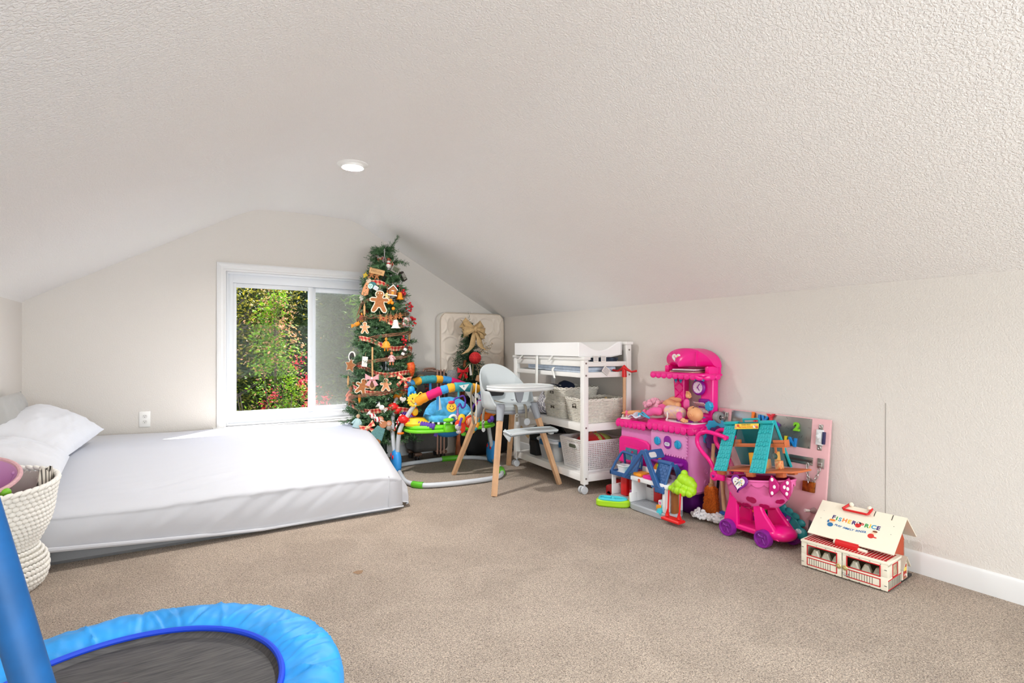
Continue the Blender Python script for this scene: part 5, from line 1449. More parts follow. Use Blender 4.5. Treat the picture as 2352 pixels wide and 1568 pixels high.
# sun toy on the left arch
g = MB(); m = frame((1.705, 4.36, 0.635), (cos(-0.3), sin(-0.3), 0), (0, 0.05, 1)); g.prism([((0.056 + 0.0045 * cos(14 * t)) * cos(t), (0.056 + 0.0045 * cos(14 * t)) * sin(t)) for t in [2 * pi * i / 84 for i in range(84)]], 0, 0.022, mtx=m, bev=0.006)
sun_toy = g.obj('sun_toy', JY, jp)
g = MB(); [g.ell((dx, 0.014, 0.023), (0.005, 0.009, 0.002), 8, mtx=m) for dx in (-0.013, 0.013)]; g.tube([(0.02 * cos(t), -0.008 + 0.018 * sin(t), 0.0235) for t in [pi + pi * i / 12 for i in range(13)]], 0.002, 5, mtx=m); g.obj('features', ODARK, sun_toy)
g = MB(); [g.ell((dx, -0.005, 0.0225), (0.007, 0.006, 0.002), 8, mtx=m) for dx in (-0.026, 0.026)]; g.obj('cheek', M('cheek_orange'), sun_toy)
g = MB(); g.ell((1.705, 4.42, 0.715), (0.032, 0.026, 0.036), 14); g.ell((1.68, 4.41, 0.68), (0.013, 0.015, 0.03), 10); g.ell((1.73, 4.40, 0.68), (0.013, 0.015, 0.03), 10); g.obj('toy_clip', M('clip_blue', (40, 160, 236), 0.4), jp)
g = MB(); g.tube(spline([(1.735, 4.345, 0.68), (1.755, 4.34, 0.70), (1.77, 4.34, 0.685), (1.762, 4.34, 0.66), (1.768, 4.34, 0.645), (1.755, 4.34, 0.63)], 5), 0.005, 6); g.obj('toy_ring', M('ring_yellow', (240, 222, 84), 0.4), jp)
g = MB(); g.ell((1.735, 4.42, 0.53), (0.035, 0.02, 0.04), 12); g.obj('ladybird_pad', JR, jp); g = MB(); g.ell((1.73, 4.395, 0.53), (0.028, 0.012, 0.032), 12); g.obj('toy_pad', JY, jp)
# purple scrunched spring covers
def scrunch(p0, p1, r, nm='spring_cover'):
    P = [Vector(p0).lerp(Vector(p1), i / 44) for i in range(45)]
    g = MB(); g.tube(P, [r * (1 + 0.22 * sin(i * 1.55)) for i in range(45)], 12); g.obj(nm, JP, jp, smooth=80)
scrunch((1.675, 4.39, 0.445), (1.84, 4.235, 0.415), 0.026); scrunch((1.64, 4.58, 0.53), (1.78, 4.53, 0.45), 0.024); scrunch((2.44, 4.38, 0.42), (2.35, 4.36, 0.46), 0.026)
for p in ((2.01, 4.73, 0.75), (1.88, 4.27, 0.66)):
    g = MB(); g.box((p[0], p[1], p[2] - 0.05), (0.022, 0.004, 0.12)); g.obj('strap', JB, jp)
g = MB(); g.box((1.935, 4.37, 0.60), (0.035, 0.006, 0.13), (0.1, radians(-12), 0)); g.obj('white_strap', M('strap_white', (238, 238, 234), 0.7), jp)
g = MB(); g.box((2.24, 4.35, 0.64), (0.035, 0.006, 0.17), (0.1, radians(-40), 0)); g.obj('white_strap', M('strap_white'), jp)
g = MB(); g.box((1.87, 4.28, 0.352), (0.03, 0.006, 0.05), (0, radians(20), 0)); g.obj('purple_tab', JP, jp)
g = MB(); g.prism([(-0.05, 0.0), (0.05, 0.012), (0.0, -0.045)], -0.002, 0.002, mtx=frame((2.085, 4.182, 0.755), (1, 0, 0), (0, 0.2, 1))); g.obj('white_flag_tag', M('strap_white'), jp)
# dangling toys at the front of the arch
g = MB(); g.cyl((2.042, 4.205, 0.72), (2.042, 4.2, 0.655), 0.009, n=8); g.obj('hanger', CTEAL, jp)
g = MB(); g.tube(spline([(2.04, 4.2, 0.655), (2.005, 4.2, 0.64), (1.995, 4.2, 0.60), (2.02, 4.2, 0.565), (2.04, 4.2, 0.58), (2.055, 4.2, 0.60), (2.075, 4.2, 0.565), (2.10, 4.2, 0.58), (2.105, 4.2, 0.63), (2.085, 4.2, 0.665), (2.04, 4.2, 0.655)], 5), 0.008, 8); g.obj('purple_link', JP, jp)
g = MB(); g.lathe([(0, 0.02), (0.012, 0.015), (0.008, -0.02), (0.028, -0.06), (0.024, -0.085), (0, -0.09)], 12, c=(2.028, 4.19, 0.55)); g.obj('rattle', M('lilac_print', (196, 150, 208), 0.6, var=0.3, vscale=120, col2=(120, 60, 140)), jp)
tk = thing('plush_toy', 'red and orange plush rattle hanging from the jumper front', 'plush toy', (2.010, 4.070, 0.440))
RP = M('plush_red_orange', (236, 58, 20), 0.9, sheen=0.3)
g = MB(); g.ell((0.0, 0, -0.03), (0.036, 0.03, 0.05), 16); g.ell((-0.03, 0, 0.0), (0.03, 0.025, 0.036), 14); g.obj('body', RP, tk)
g = MB(); g.ell((0.0, -0.004, 0.045), (0.034, 0.026, 0.04), 16); g.obj('head', JY, tk)
g = MB(); g.ell((-0.04, -0.02, -0.02), (0.03, 0.014, 0.026), 14); g.ell((-0.036, -0.02, -0.06), (0.024, 0.01, 0.018), 12); g.obj('patterned_patch', M('patch_print', (232, 226, 224), 0.8, var=0.4, vscale=190, col2=(96, 90, 110)), tk)
g = MB(); g.ell((0.02, 0, -0.085), (0.026, 0.02, 0.018), 12); g.obj('foot', JGD, tk)
g = MB(); g.tube([(-0.035, -0.03, -0.01), (-0.025, -0.035, 0.03), (-0.012, -0.03, 0.055)], 0.0105, 8); g.obj('arm', JP, tk)
tk = thing('plush_toy', 'orange striped fish plush hanging beside the red plush rattle', 'plush toy', (2.095, 4.070, 0.455))
ST2 = M('plush_stripe', (240, 100, 24), 0.9)
nt = ST2.node_tree; tc = nt.nodes.new('ShaderNodeTexCoord'); wv = nt.nodes.new('ShaderNodeTexWave'); wv.inputs['Scale'].default_value = 26; wv.inputs['Distortion'].default_value = 3; nt.links.new(tc.outputs['Object'], wv.inputs[0]); q = nt.nodes.new('ShaderNodeValToRGB'); q.color_ramp.interpolation = 'CONSTANT'; q.color_ramp.elements[0].color = lin((240, 96, 20)); q.color_ramp.elements[1].position = 0.6; q.color_ramp.elements[1].color = lin((244, 226, 204)); nt.links.new(wv.outputs[1], q.inputs[0]); nt.links.new(q.outputs[0], nt.nodes['Principled BSDF'].inputs[0])
g = MB(); g.ell((0, 0, 0), (0.05, 0.022, 0.04), 16); g.obj('body', ST2, tk); g = MB(); g.torus((0, 0, 0), 0.048, 0.010, 24, 8, axis='Y'); g.obj('border', RP, tk)
g = MB(); g.lathe([(0, 0.04), (0.02, 0.03), (0.004, -0.02), (0, -0.04)], 10, mtx=Matrix.Translation((-0.01, 0, 0.06)) @ Matrix.Rotation(1.1, 4, 'Y')); g.obj('fin', M('mint'), tk)
tk = thing('plush_toy', 'yellow and teal ring plush hanging at the right of the jumper front', 'plush toy', (2.145, 4.070, 0.440))
ringp = [(0.0, 0.075), (0.032, 0.05), (0.036, 0.005), (0.02, -0.04), (-0.014, -0.062)]
for i in range(4):
    a, b_ = ringp[i], ringp[i + 1]; MB().tube(spline([(a[0] - 0.02, 0, a[1]), ((a[0] + b_[0]) / 2 - 0.016, -0.002, (a[1] + b_[1]) / 2), (b_[0] - 0.02, 0, b_[1])], 3), 0.019, 12).obj('segment', CO if i % 2 == 0 else CTEAL, tk)
MB().ell((-0.038, 0, -0.065), (0.028, 0.024, 0.024), 14).obj('head', JY, tk)
g = MB(); g.ell((1.93, 4.16, 0.475), (0.05, 0.03, 0.018), 14); g.obj('leaf_toy', JGREEN, jp)
g = MB(); g.torus((1.945, 4.21, 0.405), 0.035, 0.008, 20, 6, axis='Y'); g.obj('toy_ring', JGD, jp)
g = MB(); g.tube(arc((1.975, 4.17, 0.475), 0.035, 0, 180, 10), 0.011, 8); g.obj('mirror_arch', M('strap_white'), jp)
# toy station on the right of the tray
g = MB(); g.tube(arc((2.34, 4.36, 0.50), 0.085, 20, 170, 14, ry=0.10), 0.009, 8); g.obj('toy_arch', JP, jp)
g = MB(); g.tube(arc((2.40, 4.30, 0.47), 0.085, 10, 170, 14, ry=0.12), 0.009, 8); g.obj('toy_arch', JP, jp)
g = MB(); g.ell((2.33, 4.36, 0.57), (0.034, 0.03, 0.036), 14); g.obj('bead', JR, jp); g = MB(); g.ell((2.455, 4.33, 0.57), (0.026, 0.02, 0.034), 12); g.obj('bead', JGD, jp)
g = MB(); g.ell((2.41, 4.33, 0.56), (0.024, 0.02, 0.026), 12); g.obj('bead', M('bead_navy', (30, 56, 150), 0.35), jp); g = MB(); g.torus((2.47, 4.36, 0.50), 0.035, 0.010, 18, 8, axis='Y'); g.obj('bead_ring', JO, jp)
g = MB(); g.box((2.36, 4.32, 0.455), (0.13, 0.08, 0.07), None, 0.015); g.obj('toy_base', M('base_orange', (240, 110, 20), 0.45), jp)
g = MB(); g.ell((2.40, 4.26, 0.44), (0.022, 0.02, 0.03), 10); g.ell((2.37, 4.25, 0.425), (0.02, 0.02, 0.018), 10); g.obj('bead', JP, jp)
# ------------------------------------------------------------------ high chair: grey moulded seat and tray on four wooden legs
HG = M('high_chair_grey', (196, 203, 206), 0.45, spec=0.4); HGD = M('high_chair_dark_grey', (152, 156, 164), 0.5); BEECH = M('beech_wood', (212, 168, 128), 0.5, var=0.10, vscale=14)
WEB = M('taupe_webbing', (136, 128, 112), 0.85); BUCK = M('buckle_grey', (198, 200, 200), 0.4)
hc = thing('high_chair', 'grey moulded high chair with tray and four wooden legs', 'high chair', (2.265, 3.76, 0))
g = MB()
def hplan(a, k=1.0): return (0.200 * k * math.copysign(abs(cos(a)) ** 0.85, cos(a)), 0.195 * k * math.copysign(abs(sin(a)) ** 0.85, sin(a)))
def htop(a):
    s = sin(a)
    b_ = max(0.0, s)
    return 0.735 + 0.205 * (b_ ** 1.1) if s > 0 else 0.735 - 0.105 * min(1, max(0, (-s - 0.25) / 0.30))
def shell(u, v):
    a = 2 * pi * u; zt = htop(a); st_ = sin(a)
    lean = 0.05 * max(0, st_)
    prof_ = [(0.86, 0.585), (0.96, 0.60), (1.0, 0.64), (1.02, 0.70), (1.04, zt - 0.012), (1.03, zt), (0.985, zt - 0.004), (0.965, 0.70), (0.94, 0.65), (0.85, 0.622), (0.0, 0.618)]
    i = int(round(v * (len(prof_) - 1))); k, z = prof_[i]
    z = min(z, zt) if i in (3, 7) else z
    x, y = hplan(a, k)
    return (x, y + lean * max(0, (z - 0.65)) / 0.28, z)
g.grid(shell, 72, 10, cu=True); g.obj('seat_shell', HG, hc, smooth=70)
g = MB(); g.prism([(p[0], p[1]) for p in [hplan(2 * pi * i / 40, 0.86) for i in range(40)]], 0.555, 0.592, bev=0.012); g.obj('seat_underside', HGD, hc)
g = MB(); g.prism(rrect(0.19, 0.055, 0.025), 0, 0.004, mtx=frame((-0.02, 0.176, 0.70), (1, 0, 0), (0, 0.2, 1))); g.obj('back_opening', M('opening_shadow', (34, 32, 32), 0.8), hc)
# tray
g = MB()
out = [(0.27 * math.copysign(abs(cos(t)) ** 0.7, cos(t)), -0.19 + (0.205 if sin(t) < 0 else 0.15) * math.copysign(abs(sin(t)) ** 0.8, sin(t))) for t in [2 * pi * i / 56 for i in range(56)]]
g.prism(out, 0.748, 0.776, bev=0.009)
ins = [(x * 0.90, -0.19 + (y + 0.19) * 0.88) for x, y in out]
o = g.obj('tray', M('tray_white_grey', (222, 225, 226), 0.4), hc)
g = MB(); n = len(out); g.tube([(x * 0.98, -0.19 + (y + 0.19) * 0.98, 0.779) for x, y in out], 0.006, 6, True); g.obj('tray_lip', M('tray_white_grey'), hc)
g = MB(); g.prism([(-0.045, 0.745), (0.045, 0.745), (0.026, 0.67), (0.012, 0.648), (-0.012, 0.648), (-0.026, 0.67)], -0.012, 0.012, mtx=frame((0, -0.185, 0), (1, 0, 0), (0, 0, 1)), bev=0.004); g.obj('crotch_post', HGD, hc)
# legs
feet = {'a': (-0.321, -0.354), 'b': (-0.281, 0.407), 'c': (0.290, -0.320), 'd': (0.308, 0.483)}
tops = {'a': (-0.155, -0.165), 'b': (-0.150, 0.15), 'c': (0.150, -0.165), 'd': (0.150, 0.15)}
for k in 'abcd':
    f, tp = Vector((*feet[k], 0.0)), Vector((*tops[k], 0.62))
    m = tp.lerp(f, 0.12)
    d = (f - m).normalized(); xa = Vector((1, 0, 0)); xa = (xa - d * xa.dot(d)).normalized(); ya = d.cross(xa)
    g = MB()
    def sec(c, w): return [c + xa * (sx * w) + ya * (sy * w) for sx, sy in ((-1, -1), (1, -1), (1, 1), (-1, 1))]
    for a_, b_, w0, w1 in ((m, f, 0.0185, 0.016),):
        A_, B_ = sec(a_, w0), sec(b_, w1)
        for p in B_: p.z = max(0.0, p.z)
        g.add(A_ + B_, [[0, 1, 2, 3], [4, 7, 6, 5]] + [[i, 4 + i, 4 + (i + 1) % 4, (i + 1) % 4] for i in range(4)])
    l = g.obj('leg', BEECH, hc, smooth=20)
    g = MB(); g.tube([tp + Vector((0, 0, 0.02)), tp, tp.lerp(f, 0.08), tp.lerp(f, 0.17)], [0.03, 0.034, 0.029, 0.0262], 12); g.obj('leg_socket', HGD, l, smooth=50)
# footrest between the front legs
g = MB(); P = [(-0.20, 0.0), (0.22, 0.0)]
def frest(u, v):
    x = -0.20 + 0.42 * u; y = -0.29 - 0.10 * v
    return (x, y, 0.452 + 0.006 * sin(pi * u) - 0.012 * v * v)
g.grid(frest, 12, 6); base_n = len(g.v)
g.grid(lambda u, v: (frest(u, v)[0], frest(u, v)[1], frest(u, v)[2] - 0.016), 12, 6)
g.tube([frest(u / 12, 1.0) for u in range(13)], 0.010, 8); g.tube([frest(u / 12, 0.0) for u in range(13)], 0.009, 8)
for u in (0.0, 1.0): g.tube([frest(u, v / 6) for v in range(7)], 0.009, 8)
g.box((0.232, -0.285, 0.425), (0.04, 0.045, 0.06), None, 0.012); g.box((-0.19, -0.32, 0.425), (0.012, 0.10, 0.05), (0.5, 0, 0), 0.005)
g.obj('footrest', HG, hc, smooth=60)
# harness
def strap(pts, w, nm='harness_strap'):
    g = MB(); ribbon(g, spline(pts, 5), (w, 0, 0), None); o_ = g.obj(nm, WEB, hc, smooth=60, fixn=False); o_.modifiers.new('thick', 'SOLIDIFY').thickness = 0.002
strap([(-0.13, 0.05, 0.66), (-0.09, -0.06, 0.645), (-0.06, -0.16, 0.638), (-0.045, -0.215, 0.62), (-0.045, -0.222, 0.50)], 0.022)
strap([(-0.01, -0.10, 0.64), (0.03, -0.17, 0.64), (0.042, -0.215, 0.615), (0.042, -0.222, 0.52)], 0.022)
strap([(-0.215, -0.02, 0.60), (-0.235, -0.03, 0.54), (-0.235, -0.03, 0.44)], 0.022)
strap([(-0.26, 0.10, 0.78), (-0.285, 0.08, 0.70), (-0.285, 0.06, 0.55), (-0.275, 0.05, 0.47)], 0.016)
for x, y, z in ((-0.045, -0.224, 0.495), (-0.235, -0.032, 0.435)):
    g = MB(); g.prism([(-0.013, 0.012), (0.013, 0.012), (0.016, -0.004), (0.006, -0.018), (-0.006, -0.018), (-0.016, -0.004)], 0, 0.006, mtx=frame((x, y, z), (1, 0, 0), (0, 0, 1)), bev=0.0015); g.obj('buckle_clip', BUCK, hc)
    g = MB(); g.torus((x, y, z + 0.06), 0.014, 0.003, 4, 6, axis='Y'); g.obj('strap_slider', BUCK, hc)
g = MB(); g.prism(circ(0.028, 28), 0, 0.012, mtx=frame((0.042, -0.226, 0.50), (1, 0, 0), (0, 0, 1)), bev=0.004); g.obj('buckle', M('buckle_round', (186, 190, 194), 0.5), hc)
for pts in ([(-0.262, 0.03, 0.80), (-0.275, 0.02, 0.70), (-0.272, 0.015, 0.60), (-0.278, 0.01, 0.48)], [(-0.25, 0.05, 0.80), (-0.262, 0.04, 0.72), (-0.268, 0.03, 0.62)]):
    g = MB(); g.tube(spline(pts, 6), 0.0045, 6); g.obj('cord', M('cream_cord', (216, 208, 188), 0.9), hc)
g = MB(); g.prism(rrect(0.024, 0.03, 0.006), 0, 0.008, mtx=frame((-0.276, 0.012, 0.70), (1, 0, 0), (0, 0, 1))); g.obj('cord_clip', BUCK, hc)
# ------------------------------------------------------------------ changing table with its shelves
TW = M('table_white', (240, 239, 236), 0.4)
BOLT = M('bolt_steel', (150, 142, 136), 0.35, 0.7)
LT, DT = 1.10, 0.448
ct = thing('changing_table', 'white wooden changing table on casters along the right wall', 'changing table', (2.528, 3.108, 0), radians(-3.97))
def tpart(name, a, b_, bev=0.004, par=None): 
    g = MB(); g.bb(a, b_, bev); return g.obj(name, TW, par or ct)
w = 0.045
for (x, y, h) in ((0, 0, 0.985), (0, LT - w, 0.985), (DT - w, 0, 1.10), (DT - w, LT - w, 1.10)):
    l = tpart('leg', (x, y, 0.068), (x + w, y + w, h))
    if y == 0:
        for z in (0.96, 0.87, 0.485, 0.112) if x == 0 else (1.06, 0.87, 0.485):
            g = MB(); g.cyl((x + w * 0.5, -0.003, z), (x + w * 0.5, 0.001, z), 0.007, n=12); g.obj('bolt', BOLT, l)
tpart('cap_rail', (-0.006, -0.012, 0.985), (w + 0.012, LT + 0.012, 1.008))
tpart('cap_rail', (DT - w - 0.01, -0.012, 1.10), (DT + 0.008, LT + 0.012, 1.122))
tpart('front_rail', (0.008, w, 0.935), (0.03, LT - w, 0.985), 0.003)
tpart('front_rail', (0.008, w, 0.853), (0.03, LT - w, 0.888), 0.003)
tpart('back_rail', (DT - 0.032, w, 1.055), (DT - 0.012, LT - w, 1.10), 0.003); tpart('back_rail', (DT - 0.032, w, 0.93), (DT - 0.012, LT - w, 0.97), 0.003); tpart('back_rail', (DT - 0.032, w, 0.853), (DT - 0.012, LT - w, 0.89), 0.003)
for y in (0.010, LT - 0.032):
    tpart('side_rail', (w - 0.01, y, 0.935), (DT - 0.02, y + 0.02, 0.972), 0.003); tpart('side_rail', (w - 0.002, y, 0.853), (DT - w + 0.002, y + 0.02, 0.893), 0.003)
    tpart('side_rail', (w - 0.002, y, 0.455), (DT - w + 0.002, y + 0.02, 0.512), 0.003); tpart('side_rail', (w - 0.002, y, 0.085), (DT - w + 0.002, y + 0.02, 0.14), 0.003)
tpart('front_rail', (0.006, w, 0.455), (0.028, LT - w, 0.512), 0.003); tpart('front_rail', (0.006, w, 0.085), (0.028, LT - w, 0.14), 0.003)
tpart('top_board', (0.028, 0.03, 0.870), (DT - 0.03, LT - 0.03, 0.884), 0.002)
tpart('shelf', (0.026, 0.028, 0.496), (DT - 0.012, LT - 0.028, 0.511), 0.002); tpart('shelf', (0.026, 0.028, 0.122), (DT - 0.012, LT - 0.028, 0.138), 0.002)
CAST = M('caster_grey', (206, 210, 214), 0.4)
for (x, y) in ((w / 2, w / 2), (w / 2, LT - w / 2), (DT - w / 2, w / 2), (DT - w / 2, LT - w / 2)):
    g = MB(); g.cyl((x, y, 0.045), (x, y, 0.07), 0.008, n=10); g.box((x - 0.006, y, 0.045), (0.03, 0.034, 0.022), None, 0.008); c = g.obj('caster', CAST, ct)
    for d in (-0.017, 0.017):
        g = MB(); g.cyl((x - 0.012, y + d - 0.008, 0.028), (x - 0.012, y + d + 0.008, 0.028), 0.028, n=20); g.obj('caster_wheel', CAST, c)
TMX = ct.matrix_basis.copy() if False else (Matrix.Translation((2.528, 3.108, 0)) @ Matrix.Rotation(radians(-3.97), 4, 'Z'))
def tw(x, y, z): return tuple(TMX @ Vector((x, y, z)))
def tthing(name, label, cat, p, rz=0.0, group=None): return thing(name, label, cat, tw(*p), radians(-3.97) + rz, group)
# contoured changing pad
cp = tthing('changing_pad', 'white contoured changing pad on top of the changing table', 'changing pad', (0.175, 0.535, 0.0))
PADM = M('pad_white_vinyl', (246, 246, 246), 0.5)
def pad_sec(y_half):
    pts = []
    for i in range(25):
        x = -0.20 + 0.40 * i / 24
        pts.append((x, 1.120 - 0.066 * max(0, cos(pi * x / 0.36)) ** 1.3 + 0.02 * x))
    return pts + [(0.20, 1.025), (0.10, 1.008), (-0.10, 1.004), (-0.20, 1.012)]
g = MB(); g.prism(pad_sec(0), -0.50, 0.505, mtx=frame((0, 0, 0), (1, 0, 0), (0, 0, 1)), bev=0.006); g.obj('pad', PADM, cp, smooth=30)
g = MB(); g.tube([(x * 1.0, -0.506, z) for x, z in pad_sec(0)[24:]], 0.003, 5); g.obj('welt', PADM, cp)
def hang(y0, z0, z1, dy=0.0, wd=0.03):
    g = MB(); ribbon(g, spline([(-0.175, y0, z0 + 0.02), (-0.19, y0, z0), (-0.193, y0 + dy * 0.5, (z0 + z1) / 2), (-0.195, y0 + dy, z1)], 4), (0, wd, 0), None)
    o_ = g.obj('strap', M('strap_white'), cp, smooth=60, fixn=False); o_.modifiers.new('thick', 'SOLIDIFY').thickness = 0.002
hang(0.115, 1.01, 0.76, 0.0, 0.04); hang(-0.125, 1.01, 0.965, 0.05); hang(0.37, 1.01, 0.965, 0.06); hang(-0.13, 0.90, 0.835, -0.04, 0.028)
# folded things between the rails
BLANK = M('pale_blue_quilt', (208, 220, 236), 0.9, var=0.10, vscale=30, bump=0.4, bscale=25, bdist=0.006)
def fold(name, label, p, s, mat, seed=0, cat='blanket', rz=0):
    o = tthing(name, label, cat, p, rz); g = MB()
    nl = max(2, int(s[2] / 0.022))
    for k in range(nl):
        z = s[2] * (k + 0.5) / nl
        g.box((0.006 * sin(k * 2 + seed), 0.006 * cos(k * 3 + seed), z), (s[0] * (1 - 0.03 * (k % 2)), s[1] * (1 - 0.02 * ((k + 1) % 2)), s[2] / nl * 1.02), (0.02 * sin(k + seed), 0.02 * cos(k * 2 + seed), 0), s[2] / nl * 0.48, seg=3)
    g.obj('fold', mat, o, smooth=60); return o
fold('folded_blanket', 'pale blue quilted blanket folded between the rails of the changing table', (0.20, 0.50, 0.886), (0.30, 0.88, 0.075), BLANK, 1)
fold('folded_sheet', 'white folded sheet in the near end of the changing table', (0.14, 0.20, 0.961), (0.16, 0.22, 0.03), PADM, 3)
fold('folded_cloth', 'dark and slate blue folded cloth at the near end of the changing table', (0.25, 0.16, 0.962), (0.24, 0.2, 0.04), M('slate_cloth', (92, 110, 136), 0.9, var=0.5, vscale=14, col2=(40, 42, 54)), 5)
for y_, x_, lab in ((0.005, 0.115, 'white paper care label hanging out at the near end of the table, left one'), (0.005, 0.185, 'white paper care label hanging out at the near end of the table, right one')):
    g = MB(); g.box((0, 0, 0), (0.045, 0.002, 0.05)); [g.box((0, -0.0015, 0.018 - 0.009 * k), (0.034, 0.001, 0.003), m=1) for k in range(4)]; o = g.obj('care_label', [OWHITE, M('print_grey', (150, 150, 158), 0.8)]); o.location = tw(x_, y_, 0.99); o.rotation_euler = (0, 0, radians(-4)); tag(o, lab, 'label')
g = MB(); g.box((0, 0, 0), (0.07, 0.002, 0.05)); [g.box((0, -0.0015, 0.018 - 0.006 * k), (0.056, 0.001, 0.002), m=1) for k in range(7)]; o = g.obj('care_label', [OWHITE, M('print_grey')]); o.location = tw(0.205, -0.002, 0.902); o.rotation_euler = (0, radians(35), radians(-4)); tag(o, 'tilted white paper label on the lower end rail of the changing table', 'label')

# woven baskets
WICK = M('whitewashed_wicker', (226, 222, 212), 0.7, var=0.10, vscale=50)
def wicker(name, label, p, L, W, Hh, flare, rows, group=None, rz=0.0):
    """L along the shelf, W deep; strands wave in and out round the stakes, row by row"""
    o = tthing(name, label, 'basket', p, rz, group)
    def per(s, k):
        """point at fraction s of the rounded outline scaled for height k"""
        lx = (W / 2) * (1 + flare * k); ly = (L / 2) * (1 + flare * k * W / L); r = 0.035
        a = s * 2 * pi
        c, s_ = cos(a), sin(a); e = 0.28
        return Vector((lx * math.copysign(abs(c) ** e, c), ly * math.copysign(abs(s_) ** e, s_), 0))
    # arc-length table
    base_t = [0.0]; P0 = per(0, 0); N = 240
    tab = [P0]
    for i in range(1, N + 1):
        q = per(i / N, 0); base_t.append(base_t[-1] + (q - tab[-1]).length); tab.append(q)
    def sof(f):
        t = f * base_t[-1]
        for i in range(N):
            if base_t[i + 1] >= t:
                return (i + (t - base_t[i]) / max(1e-9, base_t[i + 1] - base_t[i])) / N
        return 1.0
    nst = 44; samp = [sof(i / (nst * 3)) for i in range(nst * 3)]
    g = MB()
    for r_ in range(rows):
        k = (r_ + 0.5) / rows; pts = []
        for i in range(nst * 3):
            q = per(samp[i], k); n_ = Vector((q.x / W ** 2, q.y / L ** 2, 0)).normalized()
            q = q + n_ * 0.0028 * cos(pi * (i / 1.5) + pi * (r_ % 2)); pts.append((q.x, q.y, Hh * k))
        g.tube(pts, Hh / rows * 0.47, 4, True)
    stuff(g.obj('weave', WICK, o, smooth=80, fixn=False))
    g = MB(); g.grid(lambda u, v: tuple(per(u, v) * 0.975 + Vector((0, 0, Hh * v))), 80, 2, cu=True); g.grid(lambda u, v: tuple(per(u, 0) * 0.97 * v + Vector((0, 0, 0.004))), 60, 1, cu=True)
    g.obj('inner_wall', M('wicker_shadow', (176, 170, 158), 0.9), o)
    for dz, rr in ((0.0, 0.007), (0.010, 0.006)):
        g = MB(); pts = []
        for i in range(nst * 3):
            q = per(samp[i], 1.04); pts.append((q.x, q.y, Hh + dz + 0.003 * sin(i * 1.4 + dz * 300)))
        g.tube(pts, rr, 6, True); g.obj('braided_rim', WICK, o)
    for sx in (-1,):
        for dy in (-0.016, 0.016):
            g = MB(); q = per(0.5, 0.72); g.box((q.x * 1.005 - 0.002, dy, Hh * 0.74), (0.004, 0.022, Hh * 0.22)); g.obj('hand_hole', M('hole_shadow', (70, 62, 52), 0.9), o)
    return o
wicker('wicker_basket', 'empty looking low white wicker basket stacked on another one', (0.20, 0.475, 0.640), 0.29, 0.32, 0.105, 0.14, 9)
wicker('wicker_basket', 'lower white wicker basket underneath the stacked one', (0.195, 0.485, 0.512), 0.27, 0.29, 0.115, 0.12, 10)
wicker('wicker_basket', 'larger white wicker basket at the near end of the middle shelf', (0.225, 0.172, 0.512), 0.25, 0.34, 0.165, 0.14, 14)
g = MB(); g.ell((0, 0, 0), (0.13, 0.14, 0.03), 20); o = g.obj('dark_cloth', M('charcoal_cloth', (52, 48, 44), 0.9, bump=0.6, bscale=40, bdist=0.01), smooth=80); o.location = tw(0.20, 0.485, 0.616); tag(o, 'dark cloth filling the lower wicker basket', 'cloth')
g = MB(); g.box((0, 0, 0), (0.03, 0.05, 0.02), (0.3, 0.2, 0.1), 0.006); g.ell((0.03, 0.06, 0.004), (0.012, 0.012, 0.02), 8); o = g.obj('small_toy', M('tan_bottle', (214, 186, 130), 0.5)); o.location = tw(0.30, 0.10, 0.667); tag(o, 'small tan bottle peeking over the larger wicker basket', 'bottle')
# patterned pouch, cap and small things
pm = M('pouch_grey', (140, 138, 148), 0.9)
nt = pm.node_tree; tc = nt.nodes.new('ShaderNodeTexCoord'); br = nt.nodes.new('ShaderNodeTexBrick'); br.inputs['Scale'].default_value = 16; br.inputs['Color1'].default_value = lin((142, 140, 150)); br.inputs['Color2'].default_value = lin((152, 150, 160)); br.inputs['Mortar'].default_value = lin((232, 230, 232)); br.inputs['Mortar Size'].default_value = 0.035; br.inputs['Bias'].default_value = 0
mpn = nt.nodes.new('ShaderNodeMapping'); mpn.inputs['Rotation'].default_value = (0.6, 0.6, 0.78); nt.links.new(tc.outputs['Object'], mpn.inputs[0]); nt.links.new(mpn.outputs[0], br.inputs[0]); nt.links.new(br.outputs[0], nt.nodes['Principled BSDF'].inputs[0])
po = tthing('patterned_pouch', 'grey and white lattice patterned drawstring pouch on the middle shelf', 'pouch', (0.12, 0.715, 0.512))
g = MB()
def pou(u, v):
    a = 2 * pi * u; z = 0.20 * v
    k = (1 - 0.55 * v ** 1.5) * (1 if v > 0 else 0.0) * (0.85 + 0.3 * min(1, v * 5)) if v > 0 else 0.0
    r = k * (1 + 0.06 * sin(5 * a + v * 4) * v)
    return (0.085 * r * cos(a), 0.105 * r * sin(a) - 0.02 * v, z)
g.grid(pou, 40, 14, cu=True); g.obj('body', pm, po, smooth=75)
g = MB(); g.torus((0, -0.018, 0.185), 0.036, 0.006, 20, 6, sx=1.1); g.obj('drawstring_top', M('beige_cord', (178, 168, 152), 0.9), po)
g = MB(); g.box((-0.082, 0.0, 0.045), (0.003, 0.06, 0.006), (0.1, 0, 0)); g.obj('zip', M('zip_black', (36, 36, 40), 0.6), po)
g = MB(); g.lathe([(0, 0.085), (0.05, 0.08), (0.08, 0.05), (0.088, 0.0), (0, 0)], 20); g.prism([(-0.05, -0.06), (-0.14, -0.05), (-0.15, 0.0), (-0.14, 0.05), (-0.05, 0.06)], 0.0, 0.006); o = g.obj('baseball_cap', M('navy_cloth', (38, 48, 76), 0.9), smooth=50); o.location = tw(0.28, 0.665, 0.70); o.rotation_euler = (0, radians(25), 0); tag(o, 'dark navy cap stuffed behind the patterned pouch', 'cap')
